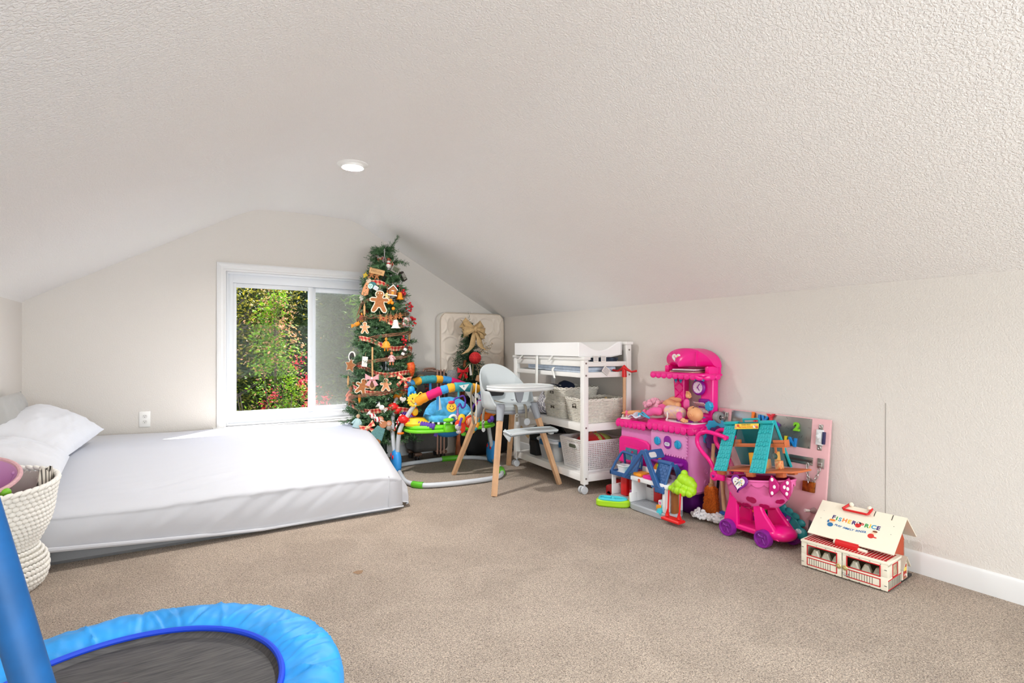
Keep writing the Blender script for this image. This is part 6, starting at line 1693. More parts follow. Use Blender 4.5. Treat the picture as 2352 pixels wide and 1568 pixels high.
g = MB(); g.box((0, 0, 0.075), (0.12, 0.10, 0.15), None, 0.03); o = g.obj('stuff_bag', M('khaki_cloth', (150, 138, 116), 0.9, bump=0.5, bscale=30, bdist=0.01)); o.location = tw(0.32, 0.72, 0.512); tag(o, 'khaki cloth bag under the navy cap', 'bag')
g = MB(); g.grid(lambda u, v: (0.07 * (1 - 0.5 * v) * cos(2 * pi * u) * (1 + 0.12 * sin(7 * 2 * pi * u + v * 5)), 0.07 * (1 - 0.4 * v) * sin(2 * pi * u), 0.13 * v), 40, 10, cu=True); o = g.obj('plastic_bag', M('wrap_white', (234, 234, 230), 0.4, bump=0.7, bscale=30, bdist=0.01), smooth=30); o.location = tw(0.13, 0.895, 0.512); tag(o, 'crumpled white wipes packet behind the high chair leg', 'packet')
g = MB(); g.cyl((0, 0, 0), (0, 0, 0.05), 0.013, 0.013, 12); g.cyl((0, 0, 0.05), (0, 0, 0.085), 0.010, 0.004, 12); o = g.obj('glue_bottle', M('bottle_orange', (214, 78, 44), 0.4)); o.location = tw(0.06, 0.815, 0.512); tag(o, 'small orange capped bottle beside the patterned pouch', 'bottle')
g = MB(); g.ell((0, 0, 0.05), (0.03, 0.03, 0.05), 14); o = g.obj('hair_brush', M('brush_black', (30, 26, 26), 0.6)); o.location = tw(0.30, 0.935, 0.62); tag(o, 'dark rounded brush head above the wipes packet', 'brush')
g = MB(); g.box((0, 0, 0.055), (0.14, 0.08, 0.11), None, 0.02); o = g.obj('nappy_pack', M('pack_cream', (222, 216, 204), 0.6)); o.location = tw(0.30, 0.935, 0.512); tag(o, 'cream soft pack standing under the dark brush', 'pack')
for i, (yy, cc) in enumerate(((1.03, (216, 84, 60)), (1.01, (232, 190, 180)))):
    g = MB(); g.tube([(-0.02, -0.03, 0.008), (0.0, 0, 0.008), (0.02, 0.03, 0.008)], [0.005, 0.009, 0.005], 8); o = g.obj('small_toy', M('bit%d' % i, cc, 0.5)); o.location = tw(0.06 + 0.03 * i, yy, 0.512); tag(o, ['red thumb sized toy at the far end of the middle shelf', 'pale pink thumb sized toy at the far end of the middle shelf'][i], 'toy')

# perforated plastic basket with a ball toy
PB = M('basket_plastic', (232, 231, 230), 0.4)
pbk = tthing('plastic_basket', 'white perforated plastic basket at the near end of the bottom shelf', 'basket', (0.225, 0.210, 0.140))
def perf_panel(g, c0, c1, c2, c3, nu, nv, hole):
    """panel with square holes: bottom corners c0, c1, top corners c3, c2; hole(i, j) -> open?"""
    C = [Vector(c) for c in (c0, c1, c2, c3)]
    def P(u, v): return (C[0] * (1 - u) + C[1] * u) * (1 - v) + (C[3] * (1 - u) + C[2] * u) * v
    for i in range(nu):
        for j in range(nv):
            u0, u1, v0, v1 = i / nu, (i + 1) / nu, j / nv, (j + 1) / nv
            if not hole(i, j):
                g.add([P(u0, v0), P(u1, v0), P(u1, v1), P(u0, v1)], [[0, 1, 2, 3]]); continue
            du, dv = (u1 - u0) * 0.27, (v1 - v0) * 0.22
            g.add([P(u0, v0), P(u1, v0), P(u1, v1), P(u0, v1), P(u0 + du, v0 + dv), P(u1 - du, v0 + dv), P(u1 - du, v1 - dv), P(u0 + du, v1 - dv)], [[0, 1, 5, 4], [1, 2, 6, 5], [2, 3, 7, 6], [3, 0, 4, 7]])
bx, by, bh = 0.155, 0.150, 0.235; fx, fy = 0.185, 0.178
bc = [(-bx, -by, 0), (bx, -by, 0), (bx, by, 0), (-bx, by, 0)]; tcn = [(-fx, -fy, bh), (fx, -fy, bh), (fx, fy, bh), (-fx, fy, bh)]
for s in range(4):
    g = MB(); a, b_ = s, (s + 1) % 4
    if s in (1, 3):
        hl = lambda i, j: 0 < i < 17 and 0 < j < 15 and not (5 <= i <= 12 and 11 <= j <= 13)
    else:
        hl = lambda i, j: 0 < i < 21 and 0 < j < 15
    perf_panel(g, bc[a], bc[b_], tcn[b_], tcn[a], 18 if s in (1, 3) else 22, 16, hl)
    o_ = g.obj('perforated_wall', PB, pbk, smooth=0, fixn=False); o_.modifiers.new('thick', 'SOLIDIFY').thickness = 0.003
    if s in (1, 3):
        sg = 1 if s == 1 else -1
        g = MB(); g.prism(rrect(0.10, 0.030, 0.014), -0.002, 0.003, mtx=frame((sg * (bx + (fx - bx) * 0.76 + 0.001), 0, bh * 0.765), (0, sg, 0), (0, 0, 1))); g.obj('hand_hole', M('hand_hole_dark', (92, 98, 84), 0.9), pbk)
        g = MB(); g.tube([(sg * (bx + (fx - bx) * 0.76 + 0.004), y_, bh * 0.765 + z_) for y_, z_ in rrect(0.104, 0.034, 0.016)], 0.003, 6, True); g.obj('hand_hole_rim', PB, pbk)
g = MB(); g.bb((-bx, -by, 0.0), (bx, by, 0.004)); g.obj('bottom', PB, pbk)
g = MB(); g.tube([(x, y, bh) for x, y in rrect(2 * fx, 2 * fy, 0.03)], 0.006, 8, True); g.obj('rim', PB, pbk)
bt = tthing('fabric_ball', 'red fabric ball toy with green striped panel in the perforated basket', 'ball', (0.225, 0.19, 0.318))
RB = M('ball_red', (204, 28, 30), 0.8, sheen=0.2)
g = MB(); g.ell((0, 0, 0), (0.15, 0.135, 0.095), 28); g.obj('ball', RB, bt)
SG = M('ball_green_stripe', (196, 206, 92), 0.85)
nt = SG.node_tree; tc = nt.nodes.new('ShaderNodeTexCoord'); wv = nt.nodes.new('ShaderNodeTexWave'); wv.inputs['Scale'].default_value = 24; nt.links.new(tc.outputs['Object'], wv.inputs[0]); q = nt.nodes.new('ShaderNodeValToRGB'); q.color_ramp.interpolation = 'CONSTANT'; q.color_ramp.elements[0].color = lin((120, 140, 50)); q.color_ramp.elements[1].position = 0.3; q.color_ramp.elements[1].color = lin((210, 214, 120)); nt.links.new(wv.outputs[1], q.inputs[0]); nt.links.new(q.outputs[0], nt.nodes['Principled BSDF'].inputs[0])
for s in (-1, 1):
    g = MB(); g.grid(lambda u, v: (0.152 * sin(0.12 * s + s * 0.9 * u) * cos(1.35 - 1.05 * v) * 1.0 + 0.02, -0.138 * cos(0.12 * s + s * 0.9 * u) * cos(1.35 - 1.05 * v), 0.097 * sin(1.35 - 1.05 * v)), 14, 14); g.obj('striped_panel', SG, bt, smooth=80)
g = MB(); g.tube(arc((0, 0.0, 0.08), 0.03, 0, 180, 8), 0.007, 8); g.obj('loop', M('loop_brown', (170, 90, 40), 0.8), bt)
# clear storage tote
CLEAR = clear_mat('clear_plastic', (226, 232, 236), 0.42)
to = tthing('storage_tote', 'clear plastic storage tote with white lid and blue latch on the bottom shelf', 'storage box', (0.19, 0.605, 0.140))
g = MB()
def tote(u, v):
    k = 0.84 + 0.16 * v; n_ = 48; p = rrect(0.30 * k, 0.30 * k, 0.04, n=11)
    q = p[int(round(u * 48)) % 48]; return (q[0], q[1], 0.155 * v)
g.grid(tote, 48, 6, cu=True); g.prism(rrect(0.25, 0.25, 0.03), 0, 0.003); g.obj('tub', CLEAR, to, smooth=40)
LID = M('lid_grey_white', (222, 226, 232), 0.35)
g = MB(); g.prism(rrect(0.325, 0.325, 0.05), 0.150, 0.172, bev=0.006); g.prism(rrect(0.29, 0.29, 0.045), 0.170, 0.184, bev=0.006); g.obj('lid', LID, to)
g = MB(); g.box((-0.166, 0.02, 0.148), (0.012, 0.09, 0.045), None, 0.004); g.obj('latch', M('latch_blue', (24, 92, 140), 0.4), to)
g = MB(); g.box((-0.08, -0.166, 0.148), (0.09, 0.012, 0.045), None, 0.004); g.obj('latch', M('latch_blue'), to)
for (x, y, r, h, c, lab) in ((-0.05, -0.05, 0.055, 0.09, (238, 236, 232), 'white rounded cup inside the clear tote'), (-0.06, 0.07, 0.04, 0.06, (226, 178, 70), 'amber bowl inside the clear tote'), (0.05, 0.0, 0.06, 0.08, (196, 206, 214), 'pale blue bowl inside the clear tote')):
    g = MB(); g.lathe([(0, 0.0), (r * 0.7, 0.0), (r * 0.95, h * 0.5), (r, h), (r * 0.94, h), (r * 0.6, 0.01), (0, 0.008)], 24); o = g.obj('cup', M('cup_%d' % c[0], c, 0.4)); o.location = tw(0.19 + x, 0.605 + y, 0.145); tag(o, lab, 'cup')
# black bags on the bottom shelf
b2 = soft_bag('backpack', 'black nylon backpack on the far half of the bottom shelf', tw(0.24, 0.90, 0.138), (0.27, 0.30, 0.235), seed=5, rz=radians(-4))
g = MB(); g.box((-0.135, -0.02, 0.10), (0.005, 0.06, 0.09), (0, 0.1, 0), 0.002); g.obj('blue_tag', M('tag_blue', (34, 110, 160), 0.6), b2)
g = MB(); g.bb((0, 0, 0), (0.15, 0.11, 0.13), 0.01); o = g.obj('fabric_box', BLK); o.location = tw(0.05, 0.785, 0.138); o.rotation_euler = (0, 0, radians(-4)); tag(o, 'small black fabric box in front of the black backpack', 'box')
g = MB(); g.box((0, 0, 0), (0.006, 0.15, 0.042), (radians(24), 0, 0), 0.002); o = g.obj('cardboard_strip', M('cardboard', (198, 166, 122), 0.85)); o.location = tw(0.02, 0.925, 0.33); tag(o, 'tan cardboard strip leaning against the black backpack', 'cardboard')
g = MB(); g.tube(spline([(0, 0.06, 0.0), (-0.03, 0.07, 0.03), (-0.02, 0.03, 0.015), (0.0, -0.05, 0.03), (0.02, -0.1, 0.0)], 6), 0.004, 6); o = g.obj('bag_handle', M('cream_webbing', (206, 200, 186), 0.8)); o.location = tw(0.08, 0.90, 0.372); tag(o, 'cream webbing handle lying on the black backpack', 'strap')

# toy broom handle with red grip leaning on the table
mp_ = thing('toy_push_broom', 'toy broom with wooden stick and red T shaped grip leaning beside the play kitchen', 'toy broom', (2.872, 3.045, 0.0), rot=(radians(0.5), radians(0.3), radians(-84)))
JRED = M('grip_red', (208, 22, 26), 0.4)
g = MB(); g.cyl((0, 0, 0.06), (0, 0, 0.90), 0.0125, n=14); g.obj('stick', BEECH, mp_)
g = MB(); g.cyl((0, 0, 0.855), (0, 0, 0.925), 0.019, 0.016, 14); g.tube([(-0.115, 0, 0.905), (-0.07, 0, 0.897), (-0.03, 0, 0.912), (0, 0, 0.93), (0.03, 0, 0.912), (0.07, 0, 0.897), (0.115, 0, 0.905)], [0.009, 0.007, 0.010, 0.017, 0.010, 0.007, 0.009], 10); g.obj('grip', JRED, mp_)
g = MB(); g.box((0, 0, 0.045), (0.20, 0.05, 0.05), None, 0.012); g.obj('broom_head', JRED, mp_); g = MB(); g.cyl((0, 0, 0.50), (0, 0, 0.53), 0.016, n=12); g.obj('collar', JRED, mp_)
g = MB(); [g.box((-0.09 + 0.0165 * i, 0.0, 0.012), (0.012, 0.04, 0.026)) for i in range(12)]; g.obj('bristles', M('bristle_red', (170, 30, 30), 0.8), mp_)
# ------------------------------------------------------------------ pink play kitchen
KP = M('kitchen_pink', (224, 132, 196), 0.32, spec=0.5); KM = M('kitchen_magenta', (240, 18, 140), 0.28, spec=0.55); KV = M('kitchen_purple', (140, 20, 150), 0.3, spec=0.5); KB = M('kitchen_aqua', (36, 160, 206), 0.35); KDV = M('kitchen_dark_purple', (86, 22, 104), 0.4)
kt = thing('play_kitchen', 'bright pink toy kitchen with domed top, clock and purple oven', 'toy kitchen', (2.76, 2.66, 0), radians(-90))
KW = Matrix.Translation((2.76, 2.66, 0)) @ Matrix.Rotation(radians(-90), 4, 'Z')
def kw(x, y, z): return tuple(KW @ Vector((x, y, z)))
FR = PF
def body_outline(x0, x1, y0, y1, r):
    """plan of the carcass: square at the wall, rounded towards the room on the right"""
    return [(x0, y1), (x0, y0 + 0.02), (x0 + 0.02, y0)] + [(x1 - r + r * sin(radians(a)), y0 + r - r * cos(radians(a))) for a in range(0, 91, 10)] + [(x1, y1)]
g = MB(); g.prism(body_outline(-0.02, 0.345, 0.0, 0.235, 0.075), 0.135, 0.535, bev=0.02); g.obj('oven_body', KP, kt)
g = MB(); g.prism(body_outline(-0.33, 0.0, 0.012, 0.235, 0.02), 0.135, 0.515, bev=0.015); g.obj('side_body', KP, kt)
for (x0, x1) in ((-0.30, -0.05), (0.05, 0.30)):
    g = MB(); g.bb((x0, 0.05, 0.0), (x1, 0.21, 0.15), 0.02); g.obj('leg', KDV, kt)
g = MB(); [g.torus((0.3452, 0.13, z), 0.016, 0.0025, 20, 5, axis='X') for z in (0.21, 0.28)]; g.obj('screw_cover', KP, kt)
# counters with scalloped lips
def scallop(g, pts, z0, drop, n_, r):
    P = [Vector((x, y, z0)) for x, y in pts]; L = [0]
    for i in range(1, len(P)): L.append(L[-1] + (P[i] - P[i - 1]).length)
    for k in range(n_):
        s = L[-1] * (k + 0.5) / n_
        for i in range(len(P) - 1):
            if L[i + 1] >= s:
                q = P[i].lerp(P[i + 1], (s - L[i]) / (L[i + 1] - L[i])); break
        g.ell((q.x, q.y, z0 - drop * 0.35), (L[-1] / n_ * 0.56, 0.0075, drop), 14, rot=(0, 0, atan2((P[i + 1] - P[i]).y, (P[i + 1] - P[i]).x)))
g = MB(); o_ = body_outline(-0.03, 0.365, -0.03, 0.24, 0.07); g.prism(o_, 0.548, 0.588, bev=0.014); scallop(g, [(-0.02, -0.026), (0.30, -0.026), (0.35, 0.0), (0.362, 0.05), (0.362, 0.2)], 0.556, 0.027, 12, 0.01); g.obj('counter', KM, kt)
g = MB(); g.prism(body_outline(-0.345, -0.02, -0.025, 0.24, 0.03), 0.528, 0.560, bev=0.012); scallop(g, [(-0.335, -0.02), (-0.04, -0.02)], 0.534, 0.025, 7, 0.01); g.obj('side_counter', KM, kt)
g = MB(); g.prism(rrect(0.25, 0.16, 0.03, c=(0.215, 0.10)), 0.588, 0.593); g.obj('hob_sticker', M('hob_white', (236, 234, 240), 0.35), kt)
g = MB(); g.prism([((0.055 + 0.008 * cos(8 * t)) * cos(t) + 0.235, (0.04 + 0.006 * cos(8 * t)) * sin(t) + 0.06) for t in [2 * pi * i / 64 for i in range(64)]], 0.593, 0.601, bev=0.003); g.obj('burner', KV, kt)
g = MB(); g.prism(rrect(0.045, 0.08, 0.015, c=(0.315, 0.14)), 0.594, 0.62, bev=0.006); g.obj('sink_handle', KM, kt)
g = MB(); g.lathe([(0, 0.03), (0.02, 0.03), (0.028, 0.0), (0, 0)], 16, c=(0.295, 0.155, 0.594)); g.obj('tap_knob', KB, kt)
# control panel
cpn = MB(); cpn.prism(rrect(0.305, 0.145, 0.012, c=(0.152, 0.445)), 0, 0.006, mtx=FR, bev=0.002); panel = cpn.obj('control_panel', M('kitchen_pale_pink', (232, 150, 204), 0.35), kt)
g = MB()
for i in range(14):
    x = 0.012 + i * 0.0215
    for z in (0.522, 0.368): g.ell((x, -0.004, z), (0.0095, 0.006, 0.007), 8)
for i in range(7): g.ell((0.306, -0.004, 0.385 + i * 0.02), (0.006, 0.006, 0.0095), 8)
g.obj('scalloped_edge', KP, panel)
for x in (0.062, 0.238):
    g = MB(); g.prism([((0.027 + 0.0016 * cos(14 * t)) * cos(t) + x, (0.027 + 0.0016 * cos(14 * t)) * sin(t) + 0.450) for t in [2 * pi * i / 84 for i in range(84)]], 0.006, 0.020, mtx=FR, bev=0.004); kn = g.obj('knob', KB, kt)
    g = MB(); g.box((x, -0.022, 0.450), (0.007, 0.012, 0.042), None, 0.003); g.obj('knob_grip', KB, kn)
g = MB(); g.prism(rrect(0.062, 0.085, 0.03, c=(0.148, 0.452)), 0.006, 0.012, mtx=FR, bev=0.002); bdg = g.obj('display_badge', KV, kt)
g = MB(); g.prism(rrect(0.044, 0.024, 0.011, c=(0.148, 0.440)), 0.012, 0.0135, mtx=FR); g.obj('display', M('display_white', (236, 236, 240), 0.3), bdg)
g = MB(); g.add(*text_poly('375°', 0.017, 0.0004), 0, frame((0.149, -0.0142, 0.440), (1, 0, 0), (0, 0, 1))); g.obj('lettering', M('display_ink', (120, 40, 130), 0.5), bdg)
# oven door
DO = 0.0
g = MB()
outer = rrect(0.318, 0.235, 0.03, n=6, c=(0.152, 0.245)); n_ = len(outer)
inner = []
for (x, y) in outer:
    a = atan2(y - 0.225, x - 0.152); inner.append((0.152 + 0.112 * math.copysign(abs(cos(a)) ** 0.8, cos(a)), 0.222 + 0.078 * math.copysign(abs(sin(a)) ** 0.8, sin(a))))
vs_ = [(x, y, 0.0) for x, y in outer] + [(x, y, 0.018) for x, y in outer] + [(x, y, 0.018) for x, y in inner] + [(x, y, 0.004) for x, y in inner]
fs_ = []
for r_ in range(3):
    for k in range(n_): fs_.append([r_ * n_ + k, r_ * n_ + (k + 1) % n_, (r_ + 1) * n_ + (k + 1) % n_, (r_ + 1) * n_ + k])
g.add(vs_, fs_, 0, FR); od = g.obj('oven_door', KV, kt, smooth=35)
g = MB(); g.tube(spline([(0.02, -0.012, 0.33), (0.035, -0.04, 0.326), (0.15, -0.046, 0.32), (0.265, -0.04, 0.326), (0.28, -0.012, 0.33)], 5), 0.0125, 10); g.obj('door_handle', KV, od)
g = MB(); g.prism([(x, y) for x, y in inner], 0.001, 0.004, mtx=FR); g.obj('window_back', M('oven_interior', (96, 30, 70), 0.6), od)
g = MB(); g.box((0.15, -0.0045, 0.175), (0.20, 0.001, 0.03), m=0); g.box((0.15, -0.0048, 0.218), (0.19, 0.001, 0.05), m=1); g.box((0.12, -0.005, 0.262), (0.13, 0.001, 0.03), m=2); g.obj('oven_print', [M('print_magenta', (196, 20, 90), 0.5), M('print_lilac', (176, 150, 176), 0.5), M('print_dark_red', (120, 30, 40), 0.5)], od)
# microwave style door on the left
g = MB()
sh_ = [(-0.315, 0.245), (-0.315, 0.415), (-0.295, 0.435), (-0.15, 0.438), (-0.05, 0.428), (-0.018, 0.405), (-0.012, 0.245)]
g.prism(sh_, 0, 0.024, mtx=FR @ Matrix.Translation((0, 0, -0.012)), bev=0.008); fd = g.obj('side_door', KM, kt)
g = MB(); g.prism(rrect(0.155, 0.115, 0.012, c=(-0.175, 0.315)), 0.012, 0.019, mtx=FR, bev=0.003); g.obj('window_surround', KM, fd)
g = MB(); g.prism(rrect(0.115, 0.085, 0.004, c=(-0.175, 0.318)), 0.019, 0.021, mtx=FR); wp = g.obj('window_print', M('print_teal', (66, 128, 150), 0.5, var=0.35, vscale=45), fd)
g = MB(); g.prism(heart(0.011, c=(-0.165, 0.335)), 0.021, 0.022, mtx=FR); g.obj('printed_heart', M('print_magenta'), wp)
g = MB(); g.ell((-0.035, -0.02, 0.345), (0.021, 0.022, 0.034), 14); g.obj('door_knob', KB, fd)
# tower
g = MB()
def pil(xb0, xb1, xt0, xt1, z0, z1, y0, y1): g.add([(xb0, y0, z0), (xb1, y0, z0), (xb1, y1, z0), (xb0, y1, z0), (xt0, y0, z1), (xt1, y0, z1), (xt1, y1, z1), (xt0, y1, z1)], [[0, 1, 5, 4], [1, 2, 6, 5], [2, 3, 7, 6], [3, 0, 4, 7], [4, 5, 6, 7], [3, 2, 1, 0]])
pil(0.062, 0.128, 0.035, 0.135, 0.585, 0.90, 0.165, 0.225); lp = g.obj('pillar', KM, kt); lp.modifiers.new('round', 'BEVEL').width = 0.012; lp.modifiers['round'].segments = 3
g = MB(); pil(0.278, 0.365, 0.262, 0.37, 0.585, 0.90, 0.165, 0.225); rp = g.obj('pillar', KM, kt); rp.modifiers.new('round', 'BEVEL').width = 0.012; rp.modifiers['round'].segments = 3
g = MB()
for k in range(3):
    z = 0.66 + 0.075 * k
    g.tube([(0.060, 0.162, z), (0.128, 0.162, z + 0.06)], 0.004, 6); g.tube([(0.128, 0.162, z), (0.060, 0.162, z + 0.06)], 0.004, 6)
g.obj('lattice_relief', KM, kt)
for x in (0.075, 0.118):
    g = MB(); g.tube([(x, 0.16, 0.875)] + [(x, 0.155 - 0.0 - 0.012 * sin(t) * 0.5, 0.862 - 0.012 * (1 - cos(t))) for t in [0.5, 1.2, 1.9, 2.6]] + [(x + 0.012, 0.143, 0.853)], 0.0045, 6); g.torus((x, 0.152, 0.858), 0.010, 0.0035, 16, 6, axis='Y'); g.obj('utensil_hook', KB, kt)
g = MB(); sh_ = [(-0.07, 0.24), (-0.07, 0.06), (-0.05, 0.045)] + [(0.34 + 0.045 * sin(radians(a)), 0.09 - 0.045 * cos(radians(a))) for a in range(0, 91, 15)] + [(0.385, 0.24)]
g.prism(sh_, 0.888, 0.912, bev=0.009); scallop(g, [(-0.06, 0.05), (0.34, 0.05), (0.38, 0.10), (0.385, 0.22)], 0.894, 0.020, 12, 0.01); g.obj('tower_shelf', KM, kt)
# dome: hollow hood with a slot above the shelf
g = MB()
def dome(u, v):
    t = pi * u; k = v
    x = 0.19 - 0.192 * cos(t); z = 0.950 + 0.123 * sin(t) ** 0.85
    if k < 0.5:
        y = 0.235 - 0.13 * (k / 0.5) * (0.35 + 0.65 * sin(t) ** 0.4)
    else:
        s = (k - 0.5) / 0.5; y = 0.235 - 0.13 * (0.35 + 0.65 * sin(t) ** 0.4) - 0.022 * sin(pi * min(1, s * 1.2) / 2)
        x = 0.19 + (x - 0.19) * (1 - s); z = 0.950 + (z - 0.950) * (1 - s)
        y -= 0.035 * (1 - (1 - s) ** 2) * (0.6 + 0.4 * cos(pi * min(1, abs((x - 0.19) / 0.19))))
    return (x, y, z)
g.grid(dome, 40, 12); g.obj('dome', KM, kt, smooth=60)
g = MB()
for s in (-1, 1): g.box((0.19 + s * 0.168, 0.175, 0.93), (0.04, 0.11, 0.055), None, 0.012)
g.bb((0.0, 0.215, 0.905), (0.38, 0.232, 0.965)); g.obj('dome_side', KM, kt)
g = MB(); g.tube(spline([(0.295, 0.10, 1.045), (0.31, 0.075, 0.99), (0.315, 0.075, 0.957)], 4), 0.004, 6); g.obj('dome_seam', KM, kt)
g = MB(); g.prism(heart(0.036, c=(0.155, 1.005)), 0, 0.006, mtx=frame((0, 0.052, 0.0), (1, 0.0, 0), (0, 0.02, 1))); hs = g.obj('heart_sticker', M('sticker_white', (236, 232, 230), 0.4), kt)
g = MB()
for (dx, dz, r, m_) in ((-0.012, 0.012, 0.008, 0), (0.012, 0.014, 0.007, 1), (0.0, -0.004, 0.009, 0), (0.006, -0.02, 0.005, 2), (-0.004, 0.002, 0.004, 3)): g.ell((0.155 + dx, 0.0655, 1.005 + dz), (r, 0.0012, r), 10, m=m_)
g.obj('sticker_print', [M('sp_pink', (238, 176, 186), 0.5), M('sp_yellow', (240, 214, 120), 0.5), M('sp_teal', (90, 150, 150), 0.5), M('sp_dark', (70, 60, 70), 0.5)], hs)
bkp = M('book_pink', (230, 170, 176), 0.6)
for i, (cc, lab) in enumerate((((232, 186, 170), 'pale salmon booklet lying in the slot under the pink dome, lowest'), ((120, 74, 92), 'dark plum booklet lying in the slot under the pink dome, middle'), ((226, 220, 222), 'white booklet lying in the slot under the pink dome, on top'))):
    g = MB(); g.box((0, 0, 0), (0.20 - 0.02 * i, 0.13, 0.007), None, 0.002); o = g.obj('booklet', M('booklet_%d' % i, cc, 0.6)); p = kw(0.19 + 0.012 * i, 0.14 - 0.012 * i, 0.917 + 0.0075 * i); o.location = p; o.rotation_euler = (0, 0, radians(-90 + 6 * i)); tag(o, lab, 'booklet')
# clock with bow
g = MB(); g.prism(circ(0.052, 40, c=(0.268, 0.815)), 0.0, 0.022, mtx=frame((0, 0.165, 0), (1, 0, 0), (0, 0, 1)), bev=0.008); ck = g.obj('clock', KV, kt)
g = MB(); g.prism(circ(0.037, 32, c=(0.268, 0.815)), 0.022, 0.0235, mtx=frame((0, 0.165, 0), (1, 0, 0), (0, 0, 1))); g.obj('clock_face', M('clock_face', (240, 222, 240), 0.4), ck)
g = MB(); g.box((0.275, 0.1405, 0.826), (0.005, 0.003, 0.034), (0, radians(35), 0)); g.box((0.276, 0.1405, 0.806), (0.004, 0.003, 0.026), (0, radians(-38), 0)); g.ell((0.268, 0.1405, 0.815), (0.006, 0.003, 0.006), 10); [g.box((0.268 + 0.031 * cos(a), 0.1412, 0.815 + 0.031 * sin(a)), (0.003, 0.001, 0.003)) for a in [k * pi / 6 for k in range(12)]]; g.obj('clock_hand', KV, ck)
g = MB()
for s in (-1, 1): g.prism([(0.275, 0.872), (0.275 + s * 0.036, 0.889), (0.275 + s * 0.041, 0.875), (0.275 + s * 0.037, 0.857)], 0.0, 0.02, mtx=frame((0, 0.16, 0), (1, 0, 0), (0, 0, 1)), bev=0.006)
g.ell((0.275, 0.145, 0.872), (0.011, 0.011, 0.011), 12); cb_ = g.obj('clock_bow', KB, ck)
g = MB(); [g.ell((0.275 + dx, 0.1395, 0.872 + dz), (0.0045, 0.0015, 0.0045), 8) for dx, dz in ((-0.026, 0.004), (-0.03, -0.006), (0.026, 0.005), (0.03, -0.006), (0.02, -0.004))]; g.obj('polka_dot', M('sticker_white'), cb_)
# sticker box and knob on the right pillar
g = MB(); g.prism(rrect(0.085, 0.085, 0.012, c=(0.305, 0.70)), 0.0, 0.012, mtx=frame((0, 0.167, 0), (1, 0, 0), (0, 0, 1)), bev=0.003); bxk = g.obj('card_holder', KV, kt)
g = MB(); g.box((0.298, 0.132, 0.708), (0.082, 0.004, 0.045), (radians(55), 0, 0), 0.001); g.obj('card', M('card_print', (236, 226, 232), 0.5, var=0.25, vscale=60, col2=(220, 120, 130)), bxk)
g = MB(); g.box((0.305, 0.152, 0.668), (0.078, 0.004, 0.03)); g.obj('card', M('card_dark', (150, 110, 120), 0.5, var=0.5, vscale=70, col2=(226, 200, 200)), bxk)
g = MB(); g.prism([((0.025 + 0.002 * cos(8 * t)) * cos(t) + 0.355, (0.03 + 0.002 * cos(8 * t)) * sin(t) + 0.70) for t in [2 * pi * i / 48 for i in range(48)]], 0.0, 0.035, mtx=frame((0, 0.165, 0), (1, 0, 0), (0, 0, 1)), bev=0.006); g.obj('timer_knob', KB, kt)
# pans hanging on the right side
for (cy, cz, r, m_, nm, lab, d) in ((0.20, 0.505, 0.085, KB, 'toy_tray', 'aqua scalloped toy tray hung on the side of the pink kitchen', 0.0), (0.205, 0.490, 0.078, KDV, 'toy_pan', 'dark purple flower shaped toy pan hung over the aqua tray', 0.016)):
    o = thing(nm, lab, 'toy pan', kw(0.385 + d * 1.4, cy - 0.03 - d * 0.8, cz + (0.02 if d == 0 else 0)), radians(-122))
    g = MB(); g.prism([((r + r * 0.06 * cos(12 * t)) * cos(t), (r * 1.1 + r * 0.06 * cos(12 * t)) * sin(t)) for t in [2 * pi * i / 96 for i in range(96)]], 0, 0.014, mtx=frame((0, 0, 0), (0, 1, 0), (0, 0, 1)), bev=0.004); g.obj('dish', m_, o)
    g = MB(); g.box((0.007, 0, -r - 0.03), (0.012, 0.022, 0.07), None, 0.004); g.obj('handle', m_, o)

# ------------------------------------------------------------------ dolls lying on the counter
SKIN = M('doll_vinyl', (226, 164, 116), 0.45, sss=0.0, spec=0.4); SLV = M('doll_pink_sleeve', (236, 92, 160), 0.85, sheen=0.2); FLOR = M('doll_floral', (214, 176, 206), 0.9, var=0.35, vscale=55, col2=(238, 206, 150)); FUZZ = M('pink_fuzz', (240, 166, 190), 0.95, sheen=0.6, bump=0.9, bscale=70, bdist=0.012)
def skin_body(name, chain, parent, mat, sub=1):
    """one continuous surface grown from joints: list of (pos, radius), edges"""
    pts, edges = chain
    me = bpy.data.meshes.new(name); me.from_pydata([p for p, r in pts], edges, []); o = bpy.data.objects.new(name, me); COL.objects.link(o); o.parent = parent
    sk = o.modifiers.new('skin', 'SKIN'); sk.use_smooth_shade = True
    for i, (p, r) in enumerate(pts): me.skin_vertices[0].data[i].radius = (r, r); me.skin_vertices[0].data[i].use_root = (i == 0)
    o.modifiers.new('sub', 'SUBSURF').levels = sub; o.modifiers['sub'].render_levels = sub
    me.materials.append(mat)
    return o
def doll_hand(parent, wrist, d, up, s=1.0):
    """palm with four fingers and a thumb"""
    d = Vector(d).normalized(); up = Vector(up); side = d.cross(up).normalized(); up = side.cross(d)
    W_ = Vector(wrist); g = MB()
    g.ell(W_ + d * 0.012 * s, (0.011 * s, 0.011 * s, 0.011 * s), 12)
    for k in range(4):
        b_ = W_ + d * 0.018 * s + side * (k - 1.5) * 0.0065 * s; L = (0.012, 0.015, 0.014, 0.011)[k] * s
        g.tube([b_ - d * 0.006 * s, b_ + d * L * 0.55 + up * 0.001 * s, b_ + d * L - up * 0.004 * s], [0.0042 * s, 0.004 * s, 0.0028 * s], 8)
    b_ = W_ + d * 0.008 * s - side * 0.009 * s
    g.tube([b_, b_ - side * 0.006 * s + d * 0.006 * s, b_ - side * 0.007 * s + d * 0.013 * s], [0.0045 * s, 0.0042 * s, 0.003 * s], 8)
    return g.obj('hand', SKIN, parent, smooth=80)
